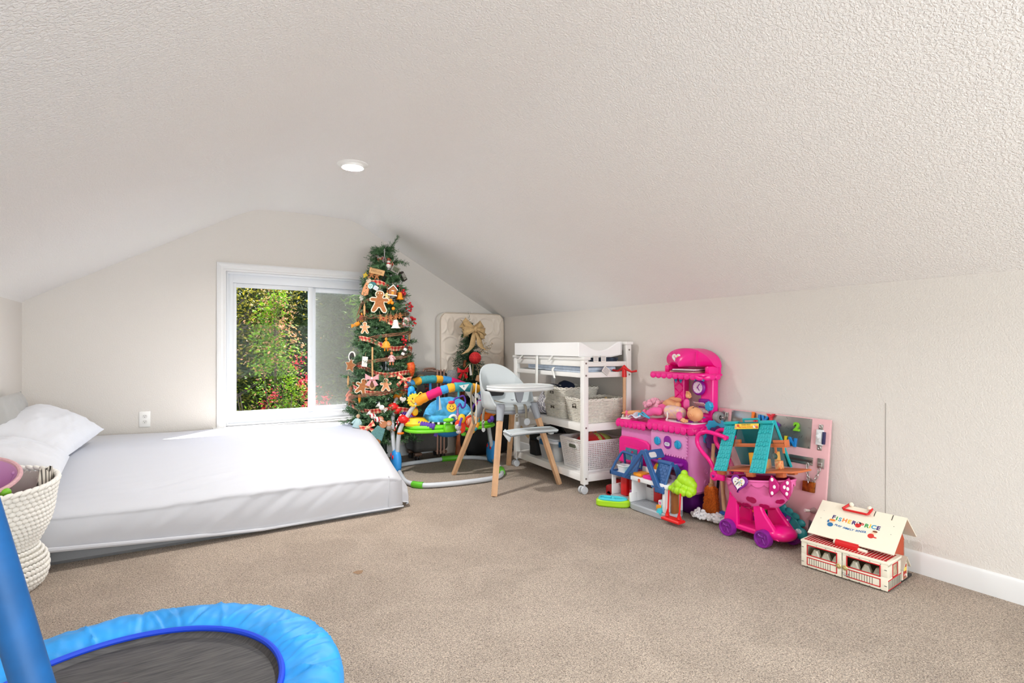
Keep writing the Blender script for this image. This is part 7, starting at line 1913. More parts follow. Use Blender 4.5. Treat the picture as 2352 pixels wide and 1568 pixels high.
d1 = thing('baby_doll', 'bald baby doll in a floral dress with pink sleeves lying on the toy counter', 'doll', kw(0.13, 0.07, 0.594), radians(-90))
skin_body('torso', ([((0.10, 0, 0.05), 0.036), ((0.04, 0, 0.052), 0.046), ((-0.02, 0, 0.052), 0.05), ((-0.07, 0.0, 0.05), 0.046)], [(0, 1), (1, 2), (2, 3)]), d1, FLOR, 2)
g = MB(); g.ell((0.175, 0.0, 0.054), (0.050, 0.045, 0.047), 24); g.ell((0.195, -0.0, 0.052), (0.036, 0.040, 0.042), 20); g.ell((0.160, 0.0, 0.1), (0.006, 0.007, 0.006), 10); g.ell((0.152, 0, 0.082), (0.024, 0.03, 0.022), 16); hd = g.obj('head', SKIN, d1, smooth=80)
g = MB(); g.torus((0.183, -0.045, 0.052), 0.008, 0.004, 16, 6, axis='Y'); g.ell((0.183, -0.043, 0.052), (0.006, 0.004, 0.007), 10); g.obj('ear', SKIN, hd)
g = MB(); [g.ell((0.178, s * 0.017, 0.0975), (0.005, 0.007, 0.003), 10) for s in (-1, 1)]; g.obj('eye', ODARK, hd)
g = MB(); g.ell((0.142, 0, 0.099), (0.003, 0.008, 0.003), 10); g.obj('mouth', M('doll_lips', (206, 96, 96), 0.5), hd)
skin_body('arm', ([((0.09, -0.045, 0.055), 0.022), ((0.12, -0.085, 0.035), 0.02), ((0.16, -0.105, 0.025), 0.015)], [(0, 1), (1, 2)]), d1, SLV, 2); doll_hand(d1, (0.158, -0.105, 0.024), (1, -0.25, -0.1), (0, 0, 1), 1.5)
skin_body('arm', ([((0.08, 0.04, 0.075), 0.022), ((0.075, 0.035, 0.115), 0.022), ((0.09, 0.03, 0.145), 0.017)], [(0, 1), (1, 2)]), d1, SLV, 2); doll_hand(d1, (0.09, 0.03, 0.148), (0.35, -0.1, 1), (0, 1, 0), 1.5)
skin_body('leg', ([((-0.07, -0.03, 0.045), 0.03), ((-0.12, -0.06, 0.055), 0.028), ((-0.16, -0.05, 0.03), 0.028), ((-0.185, -0.07, 0.03), 0.022)], [(0, 1), (1, 2), (2, 3)]), d1, SLV, 2)
skin_body('leg', ([((-0.07, 0.03, 0.05), 0.03), ((-0.13, 0.035, 0.075), 0.028), ((-0.17, 0.03, 0.05), 0.026)], [(0, 1), (1, 2)]), d1, SLV, 2)
g = MB(); g.tube(spline([(-0.01, -0.05, 0.05), (0.0, -0.058, 0.02), (-0.01, -0.06, 0.0)], 4), 0.005, 6); g.obj('dress_ribbon', M('strap_white'), d1)
d2 = thing('baby_doll', 'second baby doll with bare tan legs and pink fuzzy clothes behind the bald doll', 'doll', kw(-0.05, 0.15, 0.575), radians(-90))
skin_body('torso', ([((0.02, 0, 0.07), 0.05), ((-0.04, 0, 0.068), 0.058), ((-0.11, 0.0, 0.055), 0.055)], [(0, 1), (1, 2)]), d2, FUZZ, 2)
skin_body('leg', ([((0.04, -0.01, 0.085), 0.036), ((0.10, -0.03, 0.125), 0.036), ((0.15, -0.04, 0.10), 0.034), ((0.19, -0.045, 0.112), 0.026), ((0.205, -0.06, 0.125), 0.02)], [(0, 1), (1, 2), (2, 3), (3, 4)]), d2, SKIN, 2)
skin_body('leg', ([((0.03, 0.03, 0.10), 0.034), ((0.08, 0.03, 0.14), 0.034), ((0.13, 0.03, 0.13), 0.032), ((0.18, 0.04, 0.15), 0.024)], [(0, 1), (1, 2), (2, 3)]), d2, SKIN, 2)
g = MB()
rn = random.Random(3)
for k in range(60):
    a = rn.uniform(0, 2 * pi); b_ = rn.uniform(0, 1); g.ell((-0.05 + 0.09 * cos(a) * b_, 0.055 * sin(a) * b_ - 0.015, 0.075 + 0.045 * sqrt(max(0, 1 - b_ * b_)) + rn.uniform(-0.01, 0.01)), rn.uniform(0.012, 0.02), 7, rings=5)
g.obj('fuzzy_vest', FUZZ, d2, smooth=80)
skin_body('arm', ([((-0.14, -0.05, 0.03), 0.022), ((-0.19, -0.09, 0.025), 0.022), ((-0.235, -0.10, 0.022), 0.018)], [(0, 1), (1, 2)]), d2, SKIN, 2); doll_hand(d2, (-0.235, -0.10, 0.022), (-1, -0.2, 0), (0, 0, 1), 1.4)
SHOE = M('doll_shoe_pink', (238, 104, 150), 0.8)
for (x, y, z, rz_, lab) in ((-0.275, 0.055, 0.585, 0.3, 'small pink doll shoe at the left end of the toy counter'), (-0.075, 0.02, 0.615, -0.4, 'small pink doll bootee between the two dolls')):
    o = thing('doll_shoe', lab, 'doll shoe', kw(x, y, z - 0.025), radians(-90) + rz_)
    g = MB(); g.ell((0, 0, 0.02), (0.034, 0.02, 0.02), 14); g.ell((-0.018, 0, 0.036), (0.016, 0.017, 0.02), 12); g.obj('upper', SHOE, o); g = MB(); g.ell((0.0, 0, 0.005), (0.036, 0.021, 0.006), 14); g.obj('sole', OWHITE, o)
o = thing('doll_sandal', 'white strappy doll sandal at the left end of the toy counter', 'doll shoe', kw(-0.255, 0.0, 0.560), radians(-70))
g = MB(); g.prism(rrect(0.075, 0.03, 0.012), 0, 0.008, bev=0.002); g.obj('sole', OWHITE, o)
for x in (-0.02, 0.012): g = MB(); g.tube(arc((x, 0, 0.006), 0.015, 0, 180, 8, 'YZ', 0.022), 0.0035, 6); g.obj('sandal_strap', OWHITE, o)
g = MB(); g.grid(lambda u, v: (0.07 * (u - 0.5) * 2, 0.05 * (v - 0.5) * 2, 0.03 + 0.014 * sin(u * 7 + v * 3) + 0.012 * cos(v * 8) - 0.02 * (abs(u - 0.5) * 2) ** 3), 20, 16); o = g.obj('doll_cloth', M('pale_lilac_cloth', (216, 214, 232), 0.9), smooth=80); o.modifiers.new('thick', 'SOLIDIFY').thickness = 0.003; o.location = kw(-0.155, 0.03, 0.565); o.rotation_euler = (0, 0.1, 0.3); tag(o, 'crumpled pale lilac doll cloth on the toy counter', 'cloth')
g = MB(); g.tube(spline([(-0.04, 0, 0.006), (-0.03, 0.01, 0.035), (0.0, 0.0, 0.03), (0.03, -0.01, 0.02), (0.05, 0, 0.006)], 5), 0.006, 6); g.tube(spline([(-0.045, -0.01, 0.006), (-0.04, -0.01, 0.03), (0.01, -0.012, 0.016), (0.06, -0.01, 0.006)], 5), 0.005, 6); o = g.obj('blue_toy_band', M('band_aqua', (60, 170, 206), 0.6)); o.location = kw(-0.065, -0.005, 0.588); o.rotation_euler = (0, 0, radians(-90)); tag(o, 'looped aqua band lying at the front edge of the toy counter', 'band')
# ------------------------------------------------------------------ little plastic doll house (blue roof) with tree and swing
def local(loc, deg): return Matrix.Translation(loc) @ Matrix.Rotation(radians(deg), 4, 'Z')
DHW = M('house_white', (236, 237, 238), 0.4); DHB = M('house_blue_roof', (44, 92, 150), 0.42); DHG = M('house_grey_base', (170, 174, 180), 0.45); DRD = M('house_red', (222, 26, 28), 0.35); DAQ = M('house_aqua', (70, 198, 212), 0.4); DOR = M('house_orange', (246, 156, 28), 0.45); DMG = M('house_magenta', (232, 28, 140), 0.4); DLI = M('house_lime', (166, 214, 30), 0.45)
HX = (2.575, 2.62, 0)
dh = thing('doll_house', 'small plastic doll house with blue roof frames and grey base', 'doll house', HX, radians(-90))
def dbox(name, a, b_, m, bev=0.003, par=None):
    g = MB(); g.bb(a, b_, bev); return g.obj(name, m, par or dh)
g = MB(); g.prism([(-0.03, -0.012), (0.20, -0.012), (0.27, 0.0), (0.30, 0.04), (0.30, 0.09), (0.27, 0.11), (0.25, 0.16), (-0.05, 0.16), (-0.27, 0.165), (-0.28, 0.03), (-0.10, 0.03)], 0.0, 0.045, bev=0.008); g.obj('base', DHG, dh)
g = MB(); [g.box((0.09, 0.0 + 0.016 * k, 0.0455), (0.22, 0.0015, 0.0015)) for k in range(9)]; g.obj('floor_groove', M('groove_grey', (126, 130, 136), 0.6), dh)
dbox('back_wall', (-0.06, 0.14, 0.045), (0.26, 0.15, 0.195), DHW); dbox('right_wall', (0.225, 0.0, 0.045), (0.25, 0.15, 0.195), DHW, 0.006)
dbox('partition', (-0.065, 0.02, 0.045), (-0.05, 0.15, 0.195), DHW); dbox('partition_sill', (-0.066, 0.0, 0.045), (-0.049, 0.06, 0.105), DHW)
dbox('left_back_wall', (-0.27, 0.15, 0.045), (-0.06, 0.16, 0.195), DHW)
g = MB()
for a, b_ in (((-0.272, 0.03, 0.045), (-0.262, 0.16, 0.115)), ((-0.272, 0.03, 0.115), (-0.262, 0.065, 0.165)), ((-0.272, 0.125, 0.115), (-0.262, 0.16, 0.165)), ((-0.272, 0.03, 0.165), (-0.262, 0.16, 0.195))): g.bb(a, b_, 0.002)
g.obj('left_wall', DHW, dh)
dbox('wall_opening', (-0.04, 0.1385, 0.13), (0.008, 0.1402, 0.165), M('dark_opening', (52, 26, 28), 0.7), 0.001)
d_ = dbox('door', (0.03, 0.128, 0.05), (0.095, 0.142, 0.165), DRD, 0.004)
for x in (0.045, 0.07): dbox('door_window', (x, 0.1265, 0.115), (x + 0.016, 0.1285, 0.145), M('dark_opening'), 0.0005, d_)
g = MB(); g.box((0.09, 0.1385, 0.09), (0.0015, 0.002, 0.09)); [g.box((0.06, 0.1385, 0.07 + 0.02 * k), (0.12, 0.002, 0.0012)) for k in range(4)]; g.obj('wall_groove', M('groove_pale', (206, 208, 212), 0.6), dh)
dbox('fridge', (-0.225, 0.07, 0.046), (-0.165, 0.14, 0.185), DRD, 0.006); dbox('fridge_side', (-0.163, 0.085, 0.06), (-0.13, 0.14, 0.18), M('house_dark_red', (176, 16, 22), 0.35), 0.012)
dbox('stove', (-0.135, 0.07, 0.06), (-0.085, 0.13, 0.10), M('stove_print', (110, 60, 150), 0.5, var=0.5, vscale=60, col2=(230, 120, 60)), 0.004); dbox('worktop', (-0.125, 0.09, 0.10), (-0.07, 0.145, 0.125), DOR, 0.006); dbox('step', (-0.10, 0.028, 0.045), (-0.072, 0.06, 0.085), DOR, 0.003)
dbox('side_table', (0.155, 0.02, 0.045), (0.20, 0.075, 0.075), DOR, 0.004)
g = MB(); g.box((0.178, 0.05, 0.09), (0.036, 0.036, 0.034), None, 0.008); c_ = g.obj('washing_cube', DHW, dh); g = MB(); g.prism(circ(0.009, 16, (0.178, 0.09)), 0, 0.0012, mtx=frame((0, 0.032, 0), (1, 0, 0), (0, 0, 1))); g.obj('printed_dot', M('print_pink', (232, 120, 190), 0.5), c_)
dbox('stair', (0.19, -0.008, 0.045), (0.225, 0.04, 0.065), DAQ, 0.003); dbox('stair', (0.20, 0.02, 0.065), (0.225, 0.06, 0.085), DAQ, 0.003); dbox('stair', (0.185, -0.01, 0.028), (0.225, 0.02, 0.05), DAQ, 0.003)
g = MB(); g.prism(rrect(0.012, 0.018, 0.005, c=(0.212, 0.165)), 0, 0.002, mtx=frame((0, 0.0, 0), (1, 0, 0), (0, 0, 1))); g.obj('printed_dot', M('print_magenta'), dh)
# upper floor
dbox('upper_floor', (-0.055, 0.0, 0.195), (0.26, 0.155, 0.222), DHW, 0.005); dbox('upper_floor', (-0.262, 0.035, 0.195), (-0.055, 0.16, 0.205), DHW, 0.004)
g = MB()
for a, b_ in (((-0.285, 0.022, 0.185), (-0.05, 0.036, 0.215)), ((-0.285, 0.022, 0.185), (-0.268, 0.165, 0.215))): g.bb(a, b_, 0.005)
g.obj('roof_rim', DHB, dh)
g = MB(); g.tube([(-0.275, 0.03, 0.205), (-0.262, 0.06, 0.27), (-0.235, 0.09, 0.335), (-0.22, 0.095, 0.345), (-0.12, 0.095, 0.335), (-0.06, 0.095, 0.325)], 0.0095, 8); g.tube([(-0.262, 0.155, 0.205), (-0.225, 0.105, 0.34)], 0.008, 8); g.obj('roof_frame', DHB, dh, smooth=60)
pb_ = dbox('printed_panel', (-0.205, 0.148, 0.235), (-0.09, 0.153, 0.325), DHB, 0.002)
dbox('picture', (-0.20, 0.1462, 0.245), (-0.105, 0.1475, 0.32), M('picture_print', (206, 220, 214), 0.5, var=0.5, vscale=45, col2=(60, 90, 100)), 0.0005, pb_)
g = MB()
def tub(u, v):
    o2 = rrect(0.095 * (0.86 + 0.14 * v), 0.07 * (0.86 + 0.14 * v), 0.03, n=9); q = o2[int(round(u * 40)) % 40]; return (q[0] - 0.205, q[1] + 0.085, 0.206 + 0.045 * v)
g.grid(tub, 40, 3, cu=True); g.tube([(x - 0.205, y + 0.085, 0.252) for x, y in rrect(0.095, 0.07, 0.03, n=9)], 0.004, 6, True); g.box((-0.205, 0.085, 0.209), (0.075, 0.05, 0.004)); g.obj('bathtub', DHW, dh, smooth=50)
g = MB(); g.box((-0.135, 0.10, 0.245), (0.04, 0.03, 0.05), None, 0.008); g.ell((-0.14, 0.07, 0.222), (0.026, 0.03, 0.012), 14); g.box((-0.14, 0.08, 0.213), (0.03, 0.035, 0.016), None, 0.005); g.obj('toilet', DAQ, dh)
g = MB(); g.lathe([(0, 0.0), (0.006, 0.0), (0.006, 0.025), (0.016, 0.032), (0.016, 0.038), (0, 0.036)], 14, c=(-0.085, 0.05, 0.205)); g.obj('basin', DHW, dh)
# A-shaped front gable and the tiled dormers
g = MB()
for pts in ([(-0.12, 0.205), (-0.092, 0.200), (0.075, 0.393), (0.055, 0.412)], [(0.055, 0.412), (0.095, 0.412), (0.215, 0.200), (0.172, 0.200)]): g.prism(pts, -0.004, 0.016, mtx=frame((0, 0.0, 0), (1, 0, 0), (0, 0, 1)), bev=0.003)
g.obj('gable_frame', DHB, dh)
g = MB(); m = frame((0.07, 0.075, 0.405), (0.50, 0, -0.866), (0, 1, 0)); g.prism(rrect(0.06, 0.16, 0.01, c=(0.03, 0.0)), 0, 0.008, mtx=m); g.obj('ridge_panel', DHB, dh)
g = MB(); g.prism(rrect(0.036, 0.062, 0.012, c=(0.034, -0.02)), 0.008, 0.0095, mtx=m); g.obj('roof_window', M('skylight_white', (214, 214, 210), 0.4), dh)
def tiles(name, x0, x1, ztop, zbot, ytop, ybot, rows, cols, cap=True):
    g = MB(); g.add([(x0, ytop, ztop), (x1, ytop, ztop), (x1, ybot, zbot), (x0, ybot, zbot), (x0, ytop + 0.012, ztop), (x1, ytop + 0.012, ztop), (x1, ybot + 0.012, zbot), (x0, ybot + 0.012, zbot)], [[0, 1, 2, 3], [4, 7, 6, 5], [0, 3, 7, 4], [1, 5, 6, 2], [0, 4, 5, 1], [3, 2, 6, 7]]); r_ = g.obj(name, DHB, dh, smooth=20)
    for i in range(rows):
        for j in range(cols):
            off = 0.5 * (i % 2) / cols; u0 = max(0, j / cols + off - 0.5 / cols); u1 = min(1, (j + 1) / cols + off - 0.5 / cols)
            if u1 - u0 < 0.05: continue
            t0, t1 = i / rows, (i + 1) / rows
            P = lambda u, t, d=0.0: Vector((x0 + (x1 - x0) * u, ytop + (ybot - ytop) * t - d, ztop + (zbot - ztop) * t))
            g = MB(); e = 0.02; g.add([P(u0 + e, t0 + 0.01), P(u1 - e, t0 + 0.01), P(u1 - e, t1 - 0.02), P(u0 + e, t1 - 0.02), P(u0 + e, t0 + 0.01, 0.0012), P(u1 - e, t0 + 0.01, 0.0012), P(u1 - e, t1 - 0.02, 0.0028), P(u0 + e, t1 - 0.02, 0.0028)], [[4, 5, 6, 7], [0, 1, 5, 4], [1, 2, 6, 5], [2, 3, 7, 6], [3, 0, 4, 7]]); g.obj('roof_tile', DHB, r_, smooth=20)
    return r_
tiles('tiled_roof', 0.135, 0.232, 0.338, 0.188, 0.07, -0.004, 9, 3); tiles('tiled_roof', -0.105, -0.03, 0.345, 0.23, 0.075, 0.025, 6, 2)
g = MB(); g.tube([(0.13, 0.078, 0.34), (0.24, 0.078, 0.34)], 0.016, 10); g.tube([(0.238, 0.0, 0.19), (0.238, 0.068, 0.335)], 0.009, 8); g.bb((0.17, -0.012, 0.165), (0.245, 0.006, 0.205), 0.005)
for k in range(4): g.tube([(0.238, 0.09 + 0.008 * k, 0.335), (0.262, 0.12 + 0.014 * k, 0.215 + 0.012 * k)], 0.006, 6)
g.obj('dormer_edge', DHB, dh, smooth=50)
for (x0, x1, m_, z) in ((-0.045, 0.028, DOR, 0.235), (0.042, 0.118, DMG, 0.232)):
    g = MB(); g.box(((x0 + x1) / 2, 0.055, z), (x1 - x0, 0.085, 0.022), None, 0.008); g.obj('bed', m_, dh)
    g = MB(); g.box(((x0 + x1) / 2, 0.105, z + 0.012), (x1 - x0, 0.014, 0.06), None, 0.006); g.obj('headboard', DHW, dh)
g = MB(); g.prism([(-0.01, 0.235), (0.13, 0.235), (0.072, 0.36)], 0, 0.003, mtx=frame((0, 0.148, 0), (1, 0, 0), (0, 0, 1))); pnl = g.obj('gable_print', M('print_orange', (244, 140, 40), 0.5), dh)
g = MB(); g.ell((0.06, 0.144, 0.285), (0.018, 0.0015, 0.026), 12); g.ell((0.068, 0.144, 0.31), (0.011, 0.0015, 0.011), 10); g.obj('printed_figure', DLI, pnl)
g = MB(); g.prism(rrect(0.018, 0.024, 0.008, c=(0.028, 0.205)), 0, 0.003, mtx=frame((0, -0.001, 0), (1, 0, 0), (0, 0, 1))); g.obj('round_emblem', M('emblem_tan', (196, 96, 70), 0.5), dh)
# tree and swing
tk = MB(); tk.bb((0.258, 0.04, 0.03), (0.285, 0.09, 0.20), 0.008); tk.obj('tree_trunk', M('house_brown', (150, 92, 40), 0.6), dh)
g = MB(); rn = random.Random(12)
for (x, y, z, r) in ((0.29, 0.05, 0.215, 0.03), (0.325, 0.05, 0.235, 0.04), (0.365, 0.055, 0.22, 0.038), (0.40, 0.06, 0.215, 0.034), (0.345, 0.06, 0.27, 0.04), (0.375, 0.07, 0.255, 0.04), (0.34, 0.07, 0.305, 0.022), (0.30, 0.03, 0.20, 0.022), (0.335, 0.02, 0.205, 0.026), (0.37, 0.022, 0.205, 0.028), (0.405, 0.035, 0.20, 0.024), (0.40, 0.07, 0.245, 0.03), (0.27, 0.03, 0.205, 0.018), (0.315, 0.075, 0.26, 0.03)): g.ell((x, y, z), r, 14)
g.obj('tree_canopy', DLI, dh, smooth=80)
sw = MB()
for x in (0.285, 0.375):
    sw.tube([(x, -0.005, 0.20), (x, -0.012, 0.08), (x, -0.02, 0.045)], [0.005, 0.005, 0.01], 8)
sw.prism([(0.262, -0.05), (0.40, -0.05), (0.395, 0.015), (0.27, 0.015)], 0.022, 0.042, bev=0.006); sw.prism([(0.27, 0.045), (0.30, 0.045), (0.287, 0.09)], -0.002, 0.008, mtx=frame((0, -0.015, 0), (1, 0, 0), (0, 0, 1))); sw.prism([(0.36, 0.045), (0.395, 0.045), (0.376, 0.09)], -0.002, 0.008, mtx=frame((0, -0.015, 0), (1, 0, 0), (0, 0, 1)))
sw.obj('swing', DRD, dh)
# paddling pool toy and the dark red toy behind
pl = thing('toy_paddling_pool', 'lime green toy paddling pool with aqua basin in front of the doll house', 'toy pool', (2.515, 2.79, 0), radians(-50))
def blob(k, n=48): return [((0.115 + 0.010 * cos(3 * t)) * k * cos(t), (0.062 + 0.012 * cos(2 * t)) * k * sin(t)) for t in [2 * pi * i / n for i in range(n)]]
g = MB(); g.prism(blob(1.0), 0.0, 0.048, bev=0.010); g.obj('pool_base', DLI, pl)
g = MB(); g.tube([(x, y, 0.050) for x, y in blob(0.78)], 0.009, 8, True); g.prism(blob(0.76), 0.044, 0.049); g.ell((0.01, 0.0, 0.05), (0.014, 0.012, 0.014), 10); g.box((-0.03, 0.01, 0.055), (0.05, 0.012, 0.016), None, 0.004); g.obj('pool_basin', DAQ, pl)
g = MB(); g.box((0, 0, 0.04), (0.10, 0.09, 0.08), None, 0.02); g.cyl((-0.05, 0, 0.02), (0.05, 0, 0.02), 0.02, n=14); o = g.obj('toy_car', M('dark_red_toy', (150, 16, 22), 0.4)); o.location = (2.70, 2.97, 0); tag(o, 'dark red toy car in the shadow left of the doll house', 'toy car')

# ------------------------------------------------------------------ toy shopping cart
CP = M('cart_pink', (236, 110, 176), 0.32); CM_ = M('cart_magenta', (236, 14, 130), 0.28); CPU = M('cart_purple', (128, 30, 140), 0.35); CRIM = M('cart_dark_pink', (176, 10, 84), 0.35)
cr = thing('toy_shopping_cart', 'pink toy shopping cart with purple wheels and heart shaped cutouts', 'toy cart', (2.70, 1.89, 0), radians(-90))
def wheel(x, y, r):
    g = MB(); g.lathe([(0.0, -0.014), (r * 0.72, -0.014), (r * 0.78, -0.020), (r * 0.95, -0.020), (r, -0.012), (r, 0.014), (0, 0.014)], 36, mtx=frame((x, y, r), (1, 0, 0), (0, 0, 1)) @ Matrix.Rotation(pi, 4, 'X')); w_ = g.obj('wheel', CPU, cr, smooth=30)
    g = MB(); sgn = -1
    for s in (-1, 1): g.prism([(x, r + 0.012), (x + s * 0.022, r + 0.026), (x + s * 0.024, r + 0.004)], 0.012, 0.020, mtx=frame((0, y, 0), (1, 0, 0), (0, 0, 1)), bev=0.003)
    g.ell((x, y - 0.017, r + 0.012), (0.007, 0.005, 0.007), 10)
    for s in (-1, 1): g.prism([(x, r + 0.004), (x + s * 0.004, r + 0.004), (x + s * 0.02, r - 0.024), (x + s * 0.008, r - 0.024)], 0.012, 0.018, mtx=frame((0, y, 0), (1, 0, 0), (0, 0, 1)), bev=0.002)
    g.obj('bow_relief', CPU, w_)
for (x, y) in ((-0.112, -0.012), (0.11, -0.012), (0.168, 0.168), (-0.10, 0.165)): wheel(x, y, 0.047)
g = MB(); g.prism(rrect(0.31, 0.15, 0.03, c=(0.01, 0.077)), 0.045, 0.075, bev=0.008); g.obj('chassis', CM_, cr)
def leg_(xb0, xb1, xt0, xt1, y0, y1, zt=0.20):
    g = MB(); n = 8; L = []
    for i in range(n + 1):
        t = i / n; s = t * t * (3 - 2 * t)
        L.append((xb0 + (xt0 - xb0) * s, xb1 + (xt1 - xb1) * s, 0.05 + (zt - 0.05) * t))
    poly = [(a, z) for a, b_, z in L] + [(b_, z) for a, b_, z in L[::-1]]
    g.prism(poly, -y1, -y0, mtx=PF, bev=0.006); g.obj('leg', CM_, cr)
leg_(-0.155, -0.06, -0.115, -0.065, 0.0, 0.03, 0.25); leg_(0.05, 0.185, 0.035, 0.085, 0.0, 0.03, 0.22); leg_(-0.15, -0.06, -0.105, -0.06, 0.125, 0.155, 0.25); leg_(0.05, 0.20, 0.035, 0.085, 0.125, 0.155, 0.22)
g = MB(); g.ell((0.16, 0.075, 0.075), (0.075, 0.085, 0.04), 18); g.obj('front_cowl', CM_, cr)
# basket bowl with cutouts laid on as recessed dark pink shapes
def bowl(u, v, off=0.0):
    a = 2 * pi * u; k = cos(pi / 2 * v * 0.97)
    cx_ = 0.025; rx = (0.195 + off) * k ** 0.72; ry = (0.115 + off) * k ** 0.72
    tilt = 0.055
    x = cx_ + rx * cos(a); y = 0.075 + ry * sin(a); zr = 0.345 + tilt * (x - cx_) / 0.195 * 0.5
    return (x, y, zr - (0.170 + off * 0.5) * sin(pi / 2 * v))
g = MB(); g.grid(bowl, 64, 20, cu=True); g.obj('basket', CP, cr, smooth=80)
g = MB(); g.grid(lambda u, v: bowl(u, v * 0.9, -0.006), 64, 12, cu=True); g.obj('basket_inside', CRIM, cr, smooth=80)
g = MB()
g.grid(lambda u, v: (lambda p, q: (q[0], q[1], p[2] + 0.006 - v * (0.022 + 0.016 * abs(sin(9 * 2 * pi * u)) ** 0.7)))(bowl(u, 0.0), bowl(u, 0.06 * v, 0.007)), 144, 4, cu=True); g.tube([bowl(i / 64, 0.0, 0.004) for i in range(64)], 0.007, 8, True)
g.obj('scalloped_rim', CP, cr, smooth=80)
def onbowl(u, v, off=0.0015):
    return Vector(bowl(u, v, off))
def cut(u, v, s, rot):
    p = onbowl(u, v); du = (onbowl(u + 0.01, v) - p).normalized(); dv = -(onbowl(u, v + 0.02) - p).normalized(); m = frame(p, du, dv) 
    g = MB(); s *= 1.4; P = [(s * x, s * y) for x, y in ([(0.5 * cos(t) - 0.25, 0.5 * sin(t) + 0.12) for t in [pi * i / 9 for i in range(2, 14)]] + [(0.75 * cos(t) + 0.3, 0.62 * sin(t) - 0.1) for t in [-2.0 + 3.7 * i / 12 for i in range(13)]])]
    c_, s_ = cos(rot), sin(rot); P = [(x * c_ - y * s_, x * s_ + y * c_) for x, y in P]
    n_ = (du.cross(dv)); 
    sg = 1 if n_.dot(p - Vector((0.025, 0.075, 0.40))) > 0 else -1
    g.prism(P, -0.001 * sg, 0.0022 * sg, mtx=m); g.obj('cutout', CRIM, cr)
for (u, v, s, r_) in ((0.60, 0.40, 0.018, 0.3), (0.655, 0.62, 0.020, 0.2), (0.72, 0.62, 0.021, 0.2), (0.765, 0.42, 0.022, 0.1), (0.84, 0.60, 0.020, 0.0), (0.74, 0.80, 0.024, 0.2), (0.67, 0.82, 0.022, 0.4), (0.90, 0.72, 0.02, 0.0), (0.93, 0.45, 0.018, 0.3)): cut(u, v, s, r_)
p = onbowl(0.72, 0.13, 0.008); m = frame((p.x + 0.012, p.y - 0.016, p.z + 0.022), (1, 0.0, 0), (0, 0.25, 1))
g = MB(); g.prism(heart(0.052, 40), 0, 0.012, mtx=m, bev=0.004); hb = g.obj('heart_badge', CPU, cr); g = MB(); g.prism(heart(0.037, 40), 0.012, 0.0135, mtx=m); g.obj('heart_print', M('sticker_white'), hb)
g = MB(); rn = random.Random(2)
for k in range(26): g.ell((rn.uniform(-0.024, 0.024), rn.uniform(-0.012, 0.024), 0.0138), (rn.uniform(0.002, 0.005), rn.uniform(0.002, 0.005), 0.0012), 8, m=k % 4, mtx=m)
g.obj('print_speckle', [M('sp_pink'), M('sp_yellow'), M('sp_teal'), M('sp_dark')], hb)
# bow at the front end
for (s, x0) in ((-1, 0), (1, 0)):
    pass
g = MB(); m = frame((0.205, -0.012, 0.345), (0.94, 0.34, 0.0), (0, 0.1, 1))
for s in (-1, 1): g.prism([(0.0, 0.012), (s * 0.014, 0.03), (s * 0.042, 0.055), (s * 0.052, 0.03), (s * 0.052, -0.03), (s * 0.042, -0.058), (s * 0.014, -0.03), (0.0, -0.012)], -0.012, 0.018, mtx=m, bev=0.005)
bwo = g.obj('front_bow', M('bow_magenta', (184, 16, 110), 0.35), cr)
g = MB(); [g.ell((dx, dz, 0.018), (0.007, 0.010, 0.0015), 12, mtx=m) for dx, dz in ((-0.036, 0.036), (-0.024, 0.0), (-0.034, -0.034), (0.024, 0.006), (0.038, 0.03), (0.036, -0.026), (0.04, 0.0))]; g.obj('polka_dot', M('sticker_white'), bwo)
# handle
for y in (-0.01, 0.16):
    g = MB(); g.tube(spline([(-0.19, y, 0.325), (-0.235, y, 0.40), (-0.30, y, 0.455), (-0.33, y, 0.50), (-0.32, y, 0.55), (-0.27, y + (0.01 if y < 0 else -0.01), 0.572), (-0.205, y + (0.03 if y < 0 else -0.03), 0.562), (-0.165, 0.05 if y < 0 else 0.10, 0.545)], 6), 0.0125, 10); g.obj('handle_arm', CM_, cr)
g = MB(); g.tube([(-0.165, 0.03, 0.546), (-0.16, 0.075, 0.544), (-0.165, 0.12, 0.546)], 0.0135, 10); g.obj('handle_bar', CM_, cr)
for y in (-0.02, 0.155):
    g = MB(); g.prism(circ(0.028, 28, c=(-0.195, 0.325)), -0.014, 0.014, mtx=frame((0, y, 0), (1, 0, 0), (0, 0, 1)), bev=0.006); g.bb((-0.195, y - 0.012, 0.305), (-0.13, y + 0.014, 0.345), 0.01); hcap = g.obj('handle_hub', CM_, cr)
    g = MB(); g.prism(heart(0.010, c=(-0.195, 0.325)), 0.013, 0.018, mtx=frame((0, y, 0), (1, 0, 0), (0, 0, 1)), bev=0.002); g.obj('heart_relief', CPU, hcap)

# ------------------------------------------------------------------ teal A-frame toy house standing on the cart
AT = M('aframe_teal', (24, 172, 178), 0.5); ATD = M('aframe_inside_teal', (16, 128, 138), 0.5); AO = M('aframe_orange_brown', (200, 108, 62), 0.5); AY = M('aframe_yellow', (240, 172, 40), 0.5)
af = thing('toy_a_frame_house', 'teal A-frame toy house with shingled roof strips standing on the pink cart', 'toy house', (2.72, 1.875, 0.368), rot=Euler((0, radians(-8.0), radians(-90))).to_matrix().to_euler())
g = MB(); g.prism([(-0.20, -0.05), (0.10, -0.05), (0.24, 0.0), (0.265, 0.05), (0.265, 0.14), (-0.18, 0.145)], 0.020, 0.030, bev=0.003); g.obj('floor', AO, af)
for x, y in ((-0.17, -0.045), (0.02, -0.045), (0.17, 0.0), (-0.16, 0.12), (0.16, 0.12)):
    g = MB(); g.bb((x - 0.022, y - 0.002, -0.005), (x + 0.022, y + 0.03, 0.022), 0.003); g.obj('foot', AO, af)
